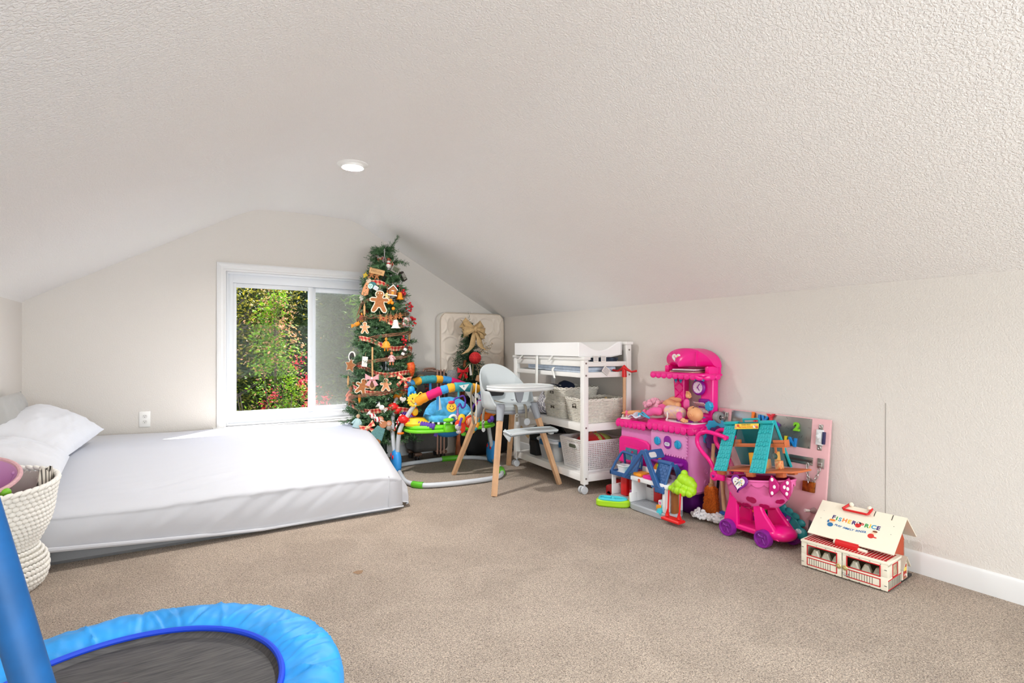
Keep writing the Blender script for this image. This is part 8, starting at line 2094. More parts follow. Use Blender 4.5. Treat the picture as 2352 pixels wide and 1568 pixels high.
RT = (0.080, 0.288); EF = (-0.078, 0.024); EB = (0.175, 0.03)
def roof_quad(x0, x1, a, b_, th):
    return [(x0, a[0], a[1]), (x1, a[0], a[1]), (x1, b_[0], b_[1]), (x0, b_[0], b_[1]), (x0, a[0], a[1] - th), (x1, a[0], a[1] - th), (x1, b_[0] + th, b_[1]), (x0, b_[0] + th, b_[1])]
BXF = [[0, 1, 2, 3], [4, 7, 6, 5], [0, 3, 7, 4], [1, 5, 6, 2], [0, 4, 5, 1], [3, 2, 6, 7]]
for (x0, x1) in ((-0.187, -0.105), (0.045, 0.125)):
    g = MB(); g.add(roof_quad(x0, x1, RT, EF, 0.010), BXF); stp = g.obj('roof_strip', AT, af, smooth=20)
    for i in range(12):
        t0, t1 = (i + 0.08) / 12, (i + 0.95) / 12
        ww = [0.0, 0.2, 0.36, 0.58, 0.76, 1.0] if i % 2 else [0.0, 0.24, 0.44, 0.62, 0.82, 1.0]
        for j in range(5):
            u0, u1 = ww[j] + 0.012, ww[j + 1] - 0.012
            dz = 0.0018 + 0.0012 * ((i * 7 + j * 3) % 3); tt = t1 - 0.015 * ((i + j) % 2)
            P = lambda u, t, d: (x0 + (x1 - x0) * u, RT[0] + (EF[0] - RT[0]) * t - d * 0.93, RT[1] + (EF[1] - RT[1]) * t + d * 0.37)
            g = MB(); g.add([P(u0, t0, 0), P(u1, t0, 0), P(u1, tt, 0), P(u0, tt, 0), P(u0, t0, 0.0008), P(u1, t0, 0.0008), P(u1, tt, dz), P(u0, tt, dz)], [[4, 5, 6, 7], [0, 1, 5, 4], [1, 2, 6, 5], [2, 3, 7, 6], [3, 0, 4, 7]]); g.obj('shingle', AT, stp, smooth=20)
for x0, x1 in ((-0.189, -0.102), (0.042, 0.127)): g = MB(); g.bb((x0, RT[0] - 0.02, RT[1] - 0.012), (x1, RT[0] + 0.02, RT[1] + 0.006), 0.004); g.obj('ridge_cap', AT, af)
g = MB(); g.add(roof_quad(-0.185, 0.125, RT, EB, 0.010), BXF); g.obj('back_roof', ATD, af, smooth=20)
g = MB()
for y0_, y1_, z0_, z1_ in ((RT[0], EB[0], RT[1], EB[1]),): g.tube([(0.128, y0_, z0_), (0.130, y1_, z1_)], 0.008, 6)
g.tube([(0.125, RT[0], RT[1]), (0.128, EF[0] + 0.01, EF[1])], 0.005, 6); g.obj('gable_edge', AT, af)
g = MB(); g.box((-0.03, 0.052, 0.265), (0.15, 0.006, 0.030), (radians(-20), 0, 0)); sg_ = g.obj('name_sign', M('sign_yellow', (250, 214, 60), 0.5), af)
def sign_text(s, size, c, mat, par, xdir, ydir, **k):
    g = MB(); g.add(*text_poly(s, size, 0.0003, **k), 0, frame(c, xdir, ydir)); return g.obj('lettering', mat, par, smooth=0)
SY = (0, 0.34, 0.94)
sign_text('FISHER PRICE', 0.010, (-0.03, 0.0475, 0.2745), M('ink_brown', (120, 90, 40), 0.6), sg_, (1, 0, 0), SY)
sign_text('Play Family A-Frame', 0.012, (-0.03, 0.0435, 0.2625), M('ink_orange', (230, 90, 30), 0.6), sg_, (1, 0, 0), SY)
g = MB()
for (x, z, c_) in ((-0.096, 0.263, 0), (-0.08, 0.271, 1), (0.034, 0.268, 0), (0.02, 0.262, 2), (0.04, 0.26, 1)): g.ell((x, 0.046, z), (0.007, 0.002, 0.008), 10, m=c_)
g.obj('printed_face', [M('ink_face', (244, 170, 130), 0.6), M('ink_red', (226, 80, 60), 0.6), M('ink_white', (240, 240, 236), 0.6)], sg_)
g = MB(); g.tube([(-0.07, RT[0] + 0.01, RT[1]), (-0.066, RT[0], RT[1] + 0.016), (0.03, RT[0], RT[1] + 0.016), (0.034, RT[0] + 0.01, RT[1])], 0.006, 6); g.obj('carry_handle', AT, af)
g = MB(); g.bb((-0.14, 0.036, 0.155), (0.145, 0.12, 0.163), 0.002); g.bb((-0.14, 0.034, 0.150), (0.145, 0.042, 0.170), 0.002); g.obj('loft_floor', AO, af)
g = MB(); g.bb((-0.125, 0.05, 0.163), (-0.085, 0.07, 0.19), 0.003); g.obj('loft_crib', AO, af)
g = MB(); g.bb((0.135, 0.03, 0.150), (0.20, 0.08, 0.156), 0.002); g.bb((0.135, 0.03, 0.156), (0.20, 0.034, 0.19), 0.002); g.bb((0.196, 0.03, 0.156), (0.20, 0.08, 0.19), 0.002); g.bb((0.14, 0.03, 0.12), (0.15, 0.036, 0.152)); g.bb((0.185, 0.03, 0.12), (0.195, 0.036, 0.152)); bal = g.obj('balcony', AO, af)
g = MB(); [g.box((0.142 + 0.009 * k, 0.029, 0.174), (0.003, 0.002, 0.004)) for k in range(7)]; g.obj('balcony_slot', M('slot_dark', (90, 40, 24), 0.7), bal)
for (x0, x1, y0, y1, z1, m_) in ((-0.045, -0.008, 0.06, 0.10, 0.115, AY), (-0.01, 0.04, 0.06, 0.11, 0.07, AY), (0.085, 0.105, 0.10, 0.13, 0.12, AY), (0.045, 0.065, 0.06, 0.10, 0.08, AY)):
    g = MB(); g.bb((x0, y0, 0.030), (x1, y1, z1), 0.003); g.obj('furniture', m_, af)
CLW = clear_mat('clear_pane', (230, 236, 238), 0.05)
for x in (-0.098, 0.122):
    g = MB(); g.add([(x, EF[0] + 0.02, 0.03), (x, EB[0] - 0.02, 0.03), (x, RT[0] + 0.01, RT[1] - 0.03), (x, RT[0] - 0.01, RT[1] - 0.03), (x + 0.002, EF[0] + 0.02, 0.03), (x + 0.002, EB[0] - 0.02, 0.03), (x + 0.002, RT[0] + 0.01, RT[1] - 0.03), (x + 0.002, RT[0] - 0.01, RT[1] - 0.03)], [[0, 1, 2, 3], [4, 7, 6, 5], [0, 4, 5, 1], [1, 5, 6, 2], [2, 6, 7, 3], [3, 7, 4, 0]]); g.obj('clear_gable_pane', CLW, af, smooth=0)
g = MB(); g.ell((0.115, 0.06, 0.10), (0.016, 0.016, 0.018), 12); g.cyl((0.115, 0.06, 0.11), (0.115, 0.06, 0.15), 0.003, n=8); g.obj('hanging_lamp', M('lamp_green', (40, 70, 60), 0.5), af)
g = MB(); g.bb((0.115, 0.05, 0.03), (0.145, 0.09, 0.075), 0.004); g.obj('printed_cabinet', M('cab_print', (230, 190, 130), 0.5, var=0.5, vscale=90, col2=(220, 90, 40)), af)

# ------------------------------------------------------------------ pink busy board leaning on the wall
BPK = M('board_pink', (226, 176, 180), 0.55, var=0.05, vscale=5); SS = M('sheet_steel', (158, 156, 152), 0.28, 0.85, var=0.22, vscale=5); NK = M('nickel', (190, 188, 184), 0.28, 0.9)
BRX = radians(-7.0)
bd = thing('busy_board', 'pink wooden busy board with metal plate and latches leaning on the right wall', 'busy board', (2.905, 1.91, 0.003), rot=Euler((BRX, 0, radians(-90))).to_matrix().to_euler())
BW = Matrix.Translation((2.905, 1.91, 0.003)) @ Euler((BRX, 0, radians(-90))).to_matrix().to_4x4()
g = MB(); g.bb((-0.385, 0.0, 0.0), (0.325, 0.018, 0.690), 0.003); g.obj('panel', BPK, bd)
F0 = frame((0, 0, 0), (1, 0, 0), (0, 0, 1))
g = MB(); g.bb((-0.285, -0.0022, 0.52), (0.226, 0.0, 0.684), 0.0005); pl_ = g.obj('metal_plate', SS, bd)
g = MB(); [g.cyl((x, -0.0035, z), (x, -0.002, z), 0.005, n=10) for x in (-0.278, 0.219) for z in (0.527, 0.677)]; g.obj('screw', NK, pl_)
g = MB(); rn = random.Random(9)
for k in range(40):
    x, z = rn.uniform(-0.25, 0.22), rn.uniform(0.57, 0.68); a = rn.uniform(0, pi); g.box((x, -0.0024, z), (0.014, 0.0004, 0.0015), (0, a, 0))
g.obj('scratch', M('scratch_dark', (84, 80, 76), 0.6), pl_)
# caster wheel, switch, bolt, chain, hasp, knobs
g = MB(); g.lathe([(0.014, -0.016), (0.036, -0.018), (0.038, -0.01), (0.038, 0.01), (0.036, 0.018), (0.014, 0.016)], 28, mtx=frame((-0.355, -0.035, 0.628), (0, 1, 0), (0, 0, 1))); g.obj('caster_wheel', M('caster_tyre', (150, 150, 152), 0.5), bd)
g = MB(); g.cyl((-0.378, -0.035, 0.628), (-0.31, -0.035, 0.628), 0.009, n=12); g.prism([(-0.03, 0.0), (0.0, 0.0), (0.006, 0.06), (-0.03, 0.05)], 0, 0.003, mtx=frame((-0.328, -0.004, 0.606), (0, -1, 0), (0, 0, 1))); g.bb((-0.36, -0.004, 0.594), (-0.308, 0.0, 0.666), 0.001); g.cyl((-0.34, -0.028, 0.661), (-0.32, -0.028, 0.671), 0.006, n=8); g.obj('caster_bracket', NK, bd)
g = MB(); g.bb((0.258, -0.014, 0.548), (0.296, 0.0, 0.632), 0.003); g.bb((0.268, -0.02, 0.565), (0.288, -0.012, 0.612), 0.003); sw_ = g.obj('light_switch', M('switch_white', (226, 228, 230), 0.35), bd)
g = MB(); g.bb((0.265, -0.004, 0.632), (0.289, 0.0, 0.660), 0.002); g.bb((0.265, -0.004, 0.520), (0.289, 0.0, 0.548), 0.002); [g.torus((0.277, -0.004, z), 0.007, 0.003, 14, 6, axis='Y') for z in (0.648, 0.532)]; g.obj('switch_yoke', NK, sw_)
g = MB(); g.box((0.278, -0.030, 0.595), (0.012, 0.022, 0.018), (radians(30), 0, 0), 0.003); g.obj('toggle', M('switch_white'), sw_)
g = MB(); g.bb((0.294, -0.02, 0.555), (0.306, 0.0, 0.622), 0.003); g.obj('switch_body', M('switch_navy', (38, 40, 84), 0.5), sw_)
g = MB(); g.prism(rrect(0.135, 0.042, 0.003, c=(0.178, 0.452)), 0, 0.003, mtx=F0); bolt = g.obj('sliding_bolt', NK, bd)
g = MB(); g.bb((0.115, -0.006, 0.446), (0.24, -0.003, 0.458)); g.obj('slot_plate', M('slot_plate_dark', (70, 60, 58), 0.4), bolt); g = MB(); g.bb((0.112, -0.006, 0.463), (0.244, -0.003, 0.469), 0.001); g.bb((0.112, -0.006, 0.434), (0.244, -0.003, 0.440), 0.001); g.obj('guide_rail', NK, bolt)
def chain(pts, r=0.0023, ln=0.022):
    P = spline(pts, 8); s = 0; out = [P[0]]
    for a, b_ in zip(P[:-1], P[1:]):
        if (b_ - out[-1]).length >= ln * 0.72: out.append(b_)
    for i in range(len(out) - 1):
        a, b_ = out[i], out[i + 1]; d = (b_ - a).normalized(); c = (a + b_) / 2; side = Vector((0, 1, 0)) if i % 2 else d.cross(Vector((0, 1, 0))).normalized()
        g = MB(); g.tube([c + d * (ln * 0.55) * cos(t) + side * (ln * 0.30) * sin(t) for t in [2 * pi * k / 14 for k in range(14)]], r, 6, True); g.obj('chain_link', NK, bd)
chain([(0.222, -0.012, 0.44), (0.226, -0.014, 0.40), (0.232, -0.014, 0.365), (0.238, -0.014, 0.335)]); chain([(0.29, -0.012, 0.425), (0.282, -0.014, 0.39), (0.268, -0.014, 0.355), (0.255, -0.014, 0.335)])
g = MB(); g.bb((0.272, -0.008, 0.425), (0.308, 0.0, 0.478), 0.003); g.cyl((0.28, -0.012, 0.45), (0.30, -0.012, 0.45), 0.007, n=10); g.bb((0.282, -0.016, 0.432), (0.30, -0.006, 0.444), 0.002); g.obj('chain_bracket', NK, bd)
g = MB(); g.bb((0.205, -0.02, 0.288), (0.272, -0.004, 0.345), 0.004); pdl = g.obj('padlock', M('brass_amber', (196, 120, 42), 0.3, 0.6, var=0.3, vscale=40, col2=(110, 60, 24)), bd)
g = MB(); g.tube(arc((0.245, -0.013, 0.345), 0.016, 0, 180, 10), 0.0035, 8); g.obj('shackle', NK, pdl)
g = MB(); g.lathe([(0.016, 0.0), (0.012, 0.02), (0.006, 0.045), (0.0, 0.046)], 18, mtx=frame((0.268, 0.0, 0.195), (1, 0, 0), (0, 0, 1))); ds = g.obj('spring_door_stop', NK, bd)
g = MB(); g.cyl((0.268, -0.045, 0.195), (0.256, -0.068, 0.195), 0.007, 0.009, 12); g.obj('white_tip', OWHITE, ds)
g = MB(); g.bb((0.245, -0.004, 0.085), (0.285, 0.0, 0.14), 0.002); g.cyl((0.272, -0.012, 0.075), (0.272, -0.012, 0.135), 0.007, n=12); g.tube(arc((0.272, -0.014, 0.055), 0.035, 60, 300, 14), 0.005, 8); g.obj('door_latch', M('latch_pinkish', (176, 150, 156), 0.3, 0.7), bd)
for (x, z) in ((0.03, 0.24), (0.105, 0.245), (0.107, 0.21), (0.10, 0.18)):
    g = MB(); g.ell((x, -0.006, z), (0.014, 0.008, 0.012), 12); g.cyl((x, -0.004, z), (x, 0, z), 0.008, n=10); g.obj('coat_hook', M('hook_blue_grey', (112, 116, 150), 0.35, 0.5), bd)
g = MB(); g.prism(circ(0.02, 24, c=(0.058, 0.455)), 0, 0.006, mtx=F0, bev=0.002); g.obj('round_knob', M('knob_pink_grey', (206, 176, 180), 0.35, 0.3), bd)
g = MB(); g.bb((-0.355, -0.001, 0.02), (-0.335, 0.0, 0.53)); g.obj('dark_slot', M('slot_shadow', (26, 24, 24), 0.9), bd)
g = MB(); g.prism(rrect(0.11, 0.19, 0.03, c=(-0.19, 0.20)), 0, 0.012, mtx=F0, bev=0.004); g.prism(rrect(0.06, 0.10, 0.02, c=(-0.19, 0.19)), 0.012, 0.014, mtx=F0, m=1); g.obj('toy_phone', [M('phone_crimson', (168, 20, 64), 0.4), M('phone_grey', (130, 120, 126), 0.4)], bd)
# magnetic letters
def magnet(ch, x, z, cc, lab, tilt=0.0, s=0.062):
    g = MB(); g.add(*text_poly(ch, s, 0.006, offset=0.0022, bevel=0.0012), 0, frame((0, 0, 0), (1, 0, 0), (0, 0, 1)))
    o = g.obj('magnetic_letter', M('magnet_%d_%d_%d' % cc, cc, 0.4), smooth=20); o.matrix_world = BW @ Matrix.Translation((x, -0.0105, z)) @ Matrix.Rotation(tilt, 4, 'Y')
    tag(o, lab, 'magnet', 'magnetic letters on the busy board')
MO, MBL, MRD, MYL, MGR, MPU = (244, 120, 30), (30, 130, 206), (224, 50, 62), (226, 206, 40), (126, 200, 40), (104, 40, 150)
magnet('L', -0.121, 0.660, MO, 'orange magnetic letter L in the upper row on the metal plate'); magnet('I', -0.085, 0.648, MBL, 'blue magnetic letter I in the upper row'); magnet('V', -0.052, 0.645, MBL, 'blue magnetic letter V in the upper row', 0.12); magnet('Y', -0.012, 0.660, MRD, 'red magnetic letter Y in the upper row', -0.1)
magnet('E', 0.020, 0.616, MPU, 'purple magnetic letter E tilted below the letter Y', 0.5); magnet('2', 0.146, 0.629, MGR, 'lime green magnetic number two on the metal plate'); magnet('R', -0.105, 0.622, MRD, 'red magnetic letter half hidden behind the teal house roof', 0.2)
magnet('L', 0.053, 0.546, MO, 'orange magnetic letter L in the lower row on the metal plate'); magnet('I', 0.088, 0.545, MYL, 'yellow magnetic letter I in the lower row'); magnet('N', 0.127, 0.541, MBL, 'blue magnetic letter N in the lower row', 0.08); 

# xylophone, mop and duster behind the cart
xy = thing('toy_xylophone', 'teal caterpillar toy xylophone with coloured bars propped behind the cart', 'xylophone', (2.872, 1.845, 0.125), rot=Euler((radians(-10), radians(14), radians(-90))).to_matrix().to_euler()); xy.scale = (0.95, 0.95, 0.95)
XT = M('xylo_teal', (24, 140, 142), 0.4)
g = MB(); g.prism([(x * 1.0, 0.075 * (1 - (x / 0.19) ** 2) ** 0.5 if abs(x) < 0.19 else 0) for x in [-0.19 + 0.38 * i / 30 for i in range(31)]] + [(0.19 - 0.38 * i / 30, -0.03 - 0.02 * (1 - (1 - 2 * i / 30) ** 2)) for i in range(1, 30)], 0, 0.02, mtx=F0, bev=0.005)
for i in range(9): g.ell((-0.17 + 0.0425 * i, -0.01, 0.078 * sqrt(max(0, 1 - ((-0.17 + 0.0425 * i) / 0.2) ** 2)) + 0.004), (0.026, 0.012, 0.02), 10)
g.ell((0.19, -0.012, -0.01), (0.035, 0.018, 0.035), 14); g.obj('frame', XT, xy)
g = MB(); g.ell((0.18, -0.028, 0.0), (0.02, 0.004, 0.014), 10); g.obj('cheek_patch', M('sp_dots', (232, 236, 236), 0.5, var=0.4, vscale=160, col2=(110, 190, 190)), xy)
for i, cc in enumerate(((226, 70, 50), (244, 160, 40), (238, 206, 50), (90, 180, 70), (30, 150, 160), (30, 90, 180), (40, 40, 140), (110, 50, 150))):
    x = -0.15 + 0.036 * i; h = 0.05 * sqrt(max(0.1, 1 - (x / 0.19) ** 2)); g = MB(); g.box((x, -0.026, 0.008), (0.028, 0.006, 0.045 + h), None, 0.002); b_ = g.obj('tone_bar', M('bar_%d' % i, cc, 0.35), xy)
    g = MB(); [g.ell((x, -0.03, z), (0.006, 0.004, 0.006), 10) for z in (0.008 + h * 0.45, 0.008 - h * 0.35)]; g.obj('bar_pin', OWHITE, b_)
mw = thing('dust_mop', 'fluffy white toy dust mop lying on the carpet beside the cart', 'mop', (2.80, 2.19, 0.0), radians(-95))
FL = M('white_fluff', (240, 240, 242), 0.95, sheen=0.4)
rn = random.Random(6); g = MB()
for k in range(260):
    x = rn.uniform(-0.13, 0.15); a = rn.uniform(0, pi); r = 0.036 * rn.random() ** 0.5 + 0.01 * sin(x * 60)
    g.ell((x, r * cos(a) - 0.01 + 0.02 * sin(x * 20), 0.022 + abs(r * sin(a))), rn.uniform(0.008, 0.014), 6, rings=5, rot=(rn.random() * 3, rn.random() * 3, 0))
stuff(g.obj('fluff', FL, mw, smooth=80)); g = MB(); g.tube([(-0.13, -0.012, 0.02), (0.0, -0.01, 0.024), (0.15, 0, 0.02)], 0.012, 8); g.obj('core', FL, mw)
g = MB(); g.bb((0.0, -0.02, 0.055), (0.075, 0.0, 0.062), 0.002); g.obj('band', OWHITE, mw); g = MB(); g.box((0.06, 0.02, 0.075), (0.045, 0.03, 0.012), (0.2, 0.1, 0), 0.005); g.obj('clip', M('clip_deep_blue', (30, 96, 180), 0.4), mw)
g = MB(); g.cyl((0.045, 0.045, 0.06), (-0.02, 0.085, 0.42), 0.0115, n=12); g.obj('stick', BEECH, mw)
br_ = thing('toy_broom', 'toy broom with bushy orange bristles standing upside beside the pink kitchen', 'toy broom', (2.865, 2.255, 0.03), radians(-90))
OB = M('orange_bristle', (206, 104, 26), 0.9, var=0.3, vscale=140); g = MB(); rn = random.Random(14)
g.prism([(-0.055, 0.0), (0.05, 0.0), (0.032, 0.16), (0.02, 0.175), (-0.025, 0.175), (-0.036, 0.16)], -0.02, 0.02, mtx=F0, bev=0.008)
for k in range(520):
    t = rn.random(); w_ = 0.055 - 0.022 * t; x = rn.uniform(-w_, w_); s = rn.choice((-1, 1)); y = s * 0.02; p0 = Vector((x, y, 0.005 + 0.165 * t)); p1 = p0 + Vector((rn.uniform(-0.006, 0.006), s * rn.uniform(0.003, 0.008), -rn.uniform(0.008, 0.022)))
    g.tube([p0, p1], [0.0016, 0.0008], 3)
stuff(g.obj('bristles', OB, br_, smooth=0)); g = MB(); g.cyl((0.0, 0.0, 0.16), (0.0, 0.02, 0.44), 0.0115, n=12); g.obj('stick', BEECH, br_); g = MB(); g.tube([(0, 0, 0.165), (0, 0, 0.19)], 0.018, 12); g.obj('collar', M('collar_tan', (190, 140, 96), 0.6), br_)

# ------------------------------------------------------------------ vintage toy school house
SCW = M('school_cream', (236, 228, 208), 0.4); SCR = M('school_red', (176, 26, 34), 0.5); SBR = M('school_brick', (188, 74, 36), 0.6); BKL = M('school_line_red', (196, 24, 36), 0.5); BLKI = M('school_staple', (40, 34, 30), 0.5)
sc_ = thing('toy_school_house', 'cream toy school house with red trim and slanted lettered roof on the carpet', 'toy school', (2.635, 1.345, 0), radians(-85.1))
def sb(name, a, b_, m, bev=0.002, par=None): g = MB(); g.bb(a, b_, bev); return g.obj(name, m, par or sc_)
SL = 0.185
sb('base_plate', (-SL + 0.004, 0.02, 0.0), (SL - 0.004, 0.30, 0.012), M('school_base_dark', (44, 36, 32), 0.6))
sb('box_top_frame', (-SL - 0.004, -0.004, 0.122), (SL + 0.004, 0.15, 0.134), SCW, 0.003); top = sb('red_roof', (-SL + 0.008, 0.008, 0.134), (SL - 0.008, 0.13, 0.1355), SCR, 0.0005)
for k in range(27):
    x = -SL + 0.018 + k * 0.0132
    sb('seam_line', (x, 0.008, 0.1355), (x + 0.0014, 0.13, 0.1364), SCW, 0.0002, top)
sb('end_wall', (-SL, 0.0, 0.01), (-SL + 0.006, 0.15, 0.122), SCW); sb('partition', (-SL + 0.004, 0.13, 0.01), (SL - 0.004, 0.136, 0.122), M('school_inside', (120, 104, 84), 0.8))
ew = MB(); ew.bb((SL - 0.006, 0.0, 0.01), (SL, 0.15, 0.06), 0.001); ew.bb((SL - 0.006, 0.0, 0.06), (SL, 0.05, 0.122), 0.001); ew.bb((SL - 0.006, 0.11, 0.06), (SL, 0.15, 0.122), 0.001); ew.bb((SL - 0.006, 0.0, 0.112), (SL, 0.15, 0.122), 0.001); er = ew.obj('end_wall', SCW, sc_)
g = MB(); [g.bb((SL, 0.004 + 0.0085 * k, 0.014), (SL + 0.0012, 0.0052 + 0.0085 * k, 0.05)) for k in range(17)]; g.obj('clapboard_line', BLKI, er); sb('red_line', (SL, 0.0, 0.051), (SL + 0.0015, 0.15, 0.0545), BKL, 0.0002, er); sb('red_line', (SL, 0.0, 0.01), (SL + 0.0015, 0.15, 0.013), BKL, 0.0002, er)
g = MB(); rect_frame(g, 0, 0.062, 0.056, 0.116, -0.001, 0.001, 0.004, 0.004, 0.004, 0.004, 0.0003)
wf = g.obj('window_frame', BKL, sc_); wf.rotation_euler = (0, 0, radians(90)); wf.location = (SL + 0.001, 0.049, 0)
g = MB(); g.bb((SL - 0.005, 0.05, 0.06), (SL - 0.004, 0.11, 0.112)); g.obj('window_picture', M('school_picture', (150, 130, 110), 0.7, var=0.4, vscale=60, col2=(206, 190, 160)), sc_)
# two front doors with windows
for s in (-1, 1):
    x0, x1 = (-SL, -0.0015) if s < 0 else (0.0015, SL)
    wx0, wx1 = x0 + 0.030 if s < 0 else x0 + 0.020, x1 - 0.022 if s < 0 else x1 - 0.030
    g = MB(); g.bb((x0, -0.004, 0.008), (x1, 0.0, 0.068), 0.001); g.bb((x0, -0.004, 0.112), (x1, 0.0, 0.122), 0.001); g.bb((x0, -0.004, 0.066), (wx0, 0.0, 0.114), 0.001); g.bb((wx1, -0.004, 0.066), (x1, 0.0, 0.114), 0.001); dr = g.obj('front_door', SCW, sc_)
    g = MB(); rect_frame(g, wx0 - 0.003, wx1 + 0.003, 0.064, 0.116, -0.0055, -0.003, 0.0045, 0.0045, 0.0045, 0.0045, 0.0003); rect_frame(g, wx0 - 0.003, wx1 + 0.003, 0.018, 0.056, -0.0055, -0.003, 0.004, 0.004, 0.004, 0.004, 0.0003); g.obj('red_frame', BKL, dr)
    g = MB(); [g.bb((wx0 + 0.009 + 0.0105 * k, -0.005, 0.022), (wx0 + 0.0103 + 0.0105 * k, -0.0038, 0.052)) for k in range(10)]; g.obj('clapboard_line', BLKI, dr)
    g = MB(); [g.tube([(x0 + (x1 - x0) * (0.15 + 0.23 * k), -0.0045, z), (x0 + (x1 - x0) * (0.15 + 0.23 * k) + 0.004, -0.0055, z)], 0.0012, 5) for k in range(4) for z in (0.010, 0.1205)]; [g.tube([((x0 + 0.003) if s < 0 else (x1 - 0.012), -0.0055, z), ((x0 + 0.012) if s < 0 else (x1 - 0.003), -0.0055, z)], 0.0012, 5) for z in (0.03, 0.10)]; g.obj('staple', BLKI, dr)
    g = MB(); g.prism(circ(0.012, 20, c=(s * 0.014, 0.058)), 0.004, 0.010, mtx=F0, bev=0.003); g.ell((s * 0.014, -0.011, 0.058), (0.006, 0.004, 0.006), 10); g.obj('door_knob', M('school_gold', (196, 176, 120), 0.35, 0.4), dr)
g = MB(); g.tube(arc((0.018, -0.008, 0.036), 0.012, 180, 360, 10), 0.002, 6); g.obj('door_hook', CHROME, sc_)
for k in range(6):   # seats inside
    x = -0.135 + 0.048 * k + (0.03 if k > 2 else 0); g = MB(); g.prism([(x - 0.02, 0.02), (x + 0.018, 0.02), (x + 0.018, 0.06), (x + 0.008, 0.085), (x - 0.008, 0.085), (x - 0.02, 0.06)], -0.06, -0.03, mtx=F0, bev=0.005); g.obj('bench_seat', SCW, sc_)
# gable body, big slanted roof
YR, ZR = 0.215, 0.292
GB = MB(); GB.prism([(0.135, 0.012), (0.30, 0.012), (0.30, 0.165), (YR, ZR - 0.015), (0.135, 0.20)], SL - 0.045, SL - 0.035, mtx=frame((0, 0, 0), (0, 1, 0), (0, 0, 1))); GB.obj('gable_wall', SBR, sc_)
GB = MB(); GB.prism([(0.135, 0.012), (0.30, 0.012), (0.30, 0.165), (YR, ZR - 0.015), (0.135, 0.20)], -SL + 0.02, -SL + 0.03, mtx=frame((0, 0, 0), (0, 1, 0), (0, 0, 1))); GB.obj('gable_wall', SBR, sc_)
sb('rear_wall', (-SL + 0.02, 0.29, 0.012), (SL - 0.035, 0.30, 0.165), SCW)
RX0, RX1 = -SL + 0.004, SL + 0.004
yE, zE = 0.052, 0.158
def rp_(x, t, d=0.0):   # point on the front roof: t 0 ridge .. 1 eave, d proud of the panel
    n_ = Vector((0, -(ZR - zE), (YR - yE))).normalized()
    return Vector((x, YR + (yE - YR) * t, ZR + (zE - ZR) * t)) + n_ * d
g = MB(); g.add([rp_(RX0, 0), rp_(RX1, 0), rp_(RX1, 1), rp_(RX0, 1), rp_(RX0, 0, -0.006), rp_(RX1, 0, -0.006), rp_(RX1, 1, -0.006), rp_(RX0, 1, -0.006)], BXF); rf = g.obj('front_roof', SCW, sc_, smooth=20)
g = MB(); yB, zB = 0.335, 0.185; g.add([(RX0, YR, ZR), (RX1, YR, ZR), (RX1, yB, zB), (RX0, yB, zB), (RX0, YR, ZR - 0.007), (RX1, YR, ZR - 0.007), (RX1, yB, zB - 0.007), (RX0, yB, zB - 0.007)], BXF); g.obj('rear_roof', SCW, sc_, smooth=20)
g = MB(); [g.box(rp_(x, 0.06 + 0.02, 0.0005), (0.0025, 0.03, 0.002), (atan2(ZR - zE, YR - yE), 0, 0)) for x in (0.062, 0.135)]; [g.ell(rp_(x, t, 0.0005), (0.0018, 0.0018, 0.001), 8) for x, t in ((-0.152, 0.30), (-0.152, 0.52), (0.152, 0.30), (0.152, 0.52))]; g.obj('roof_slot', BLKI, rf)
RXD, RYD = (1, 0, 0), tuple(rp_(0, 0) - rp_(0, 1))
def roof_text(s, size, x, t, col, rot=0.0, sh=0.0):
    c = rp_(x, t, 0.0006); xd = Vector((cos(rot), 0, 0)) + Vector(RYD).normalized() * sin(rot); yd = Vector(RYD).normalized() * cos(rot) - Vector((sin(rot), 0, 0)); g = MB(); g.add(*text_poly(s, size, 0.0003, offset=size * 0.03, shear=sh), 0, frame(c, xd, yd)); g.obj('lettering', M('ink_%d_%d_%d' % col, col, 0.5), rf, smooth=0)
IV, IG, IC, IO, IY, IT, IR = (60, 40, 110), (40, 150, 70), (40, 150, 190), (232, 120, 40), (244, 190, 50), (40, 110, 170), (196, 40, 44)
for ch, x, t, col in (('F', -0.098, 0.42, IV), ('I', -0.083, 0.44, IG), ('S', -0.068, 0.45, IC), ('H', -0.047, 0.44, IO), ('E', -0.026, 0.45, IY), ('R', -0.006, 0.45, IV), ('P', 0.028, 0.46, IR), ('R', 0.049, 0.45, IG), ('I', 0.063, 0.44, IY), ('C', 0.078, 0.44, IC), ('E', 0.097, 0.44, IV)):
    roof_text(ch, 0.030, x, t, col)
for i, ch in enumerate('PLAY FAMILY SCHOOL'):
    if ch != ' ':
        u = i / 17; roof_text(ch, 0.0145, -0.078 + 0.132 * u, 0.615 + 0.03 * sin(pi * u), IT, -0.10 + 0.25 * (u - 0.5), 0.2)
def blob_print(parts_, name):
    g = MB(); mats = []
    for (dx, dt, rx, ry, col) in parts_:
        mt = M('ink_%d_%d_%d' % col, col, 0.5)
        if mt not in mats: mats.append(mt)
        c = rp_(dx, dt, 0.0006); m = frame(c, RXD, RYD); g.prism(circ(rx, 18, ry=ry), -0.0002, 0.0006 + 0.0002 * len(mats), mtx=m, m=mats.index(mt))
    g.obj(name, mats, rf, smooth=0)
blob_print([(-0.100, 0.64, 0.013, 0.012, (40, 110, 160)), (-0.098, 0.54, 0.011, 0.010, (246, 200, 170)), (-0.098, 0.51, 0.014, 0.006, (236, 130, 40)), (-0.114, 0.56, 0.004, 0.008, (40, 110, 160))], 'printed_child')
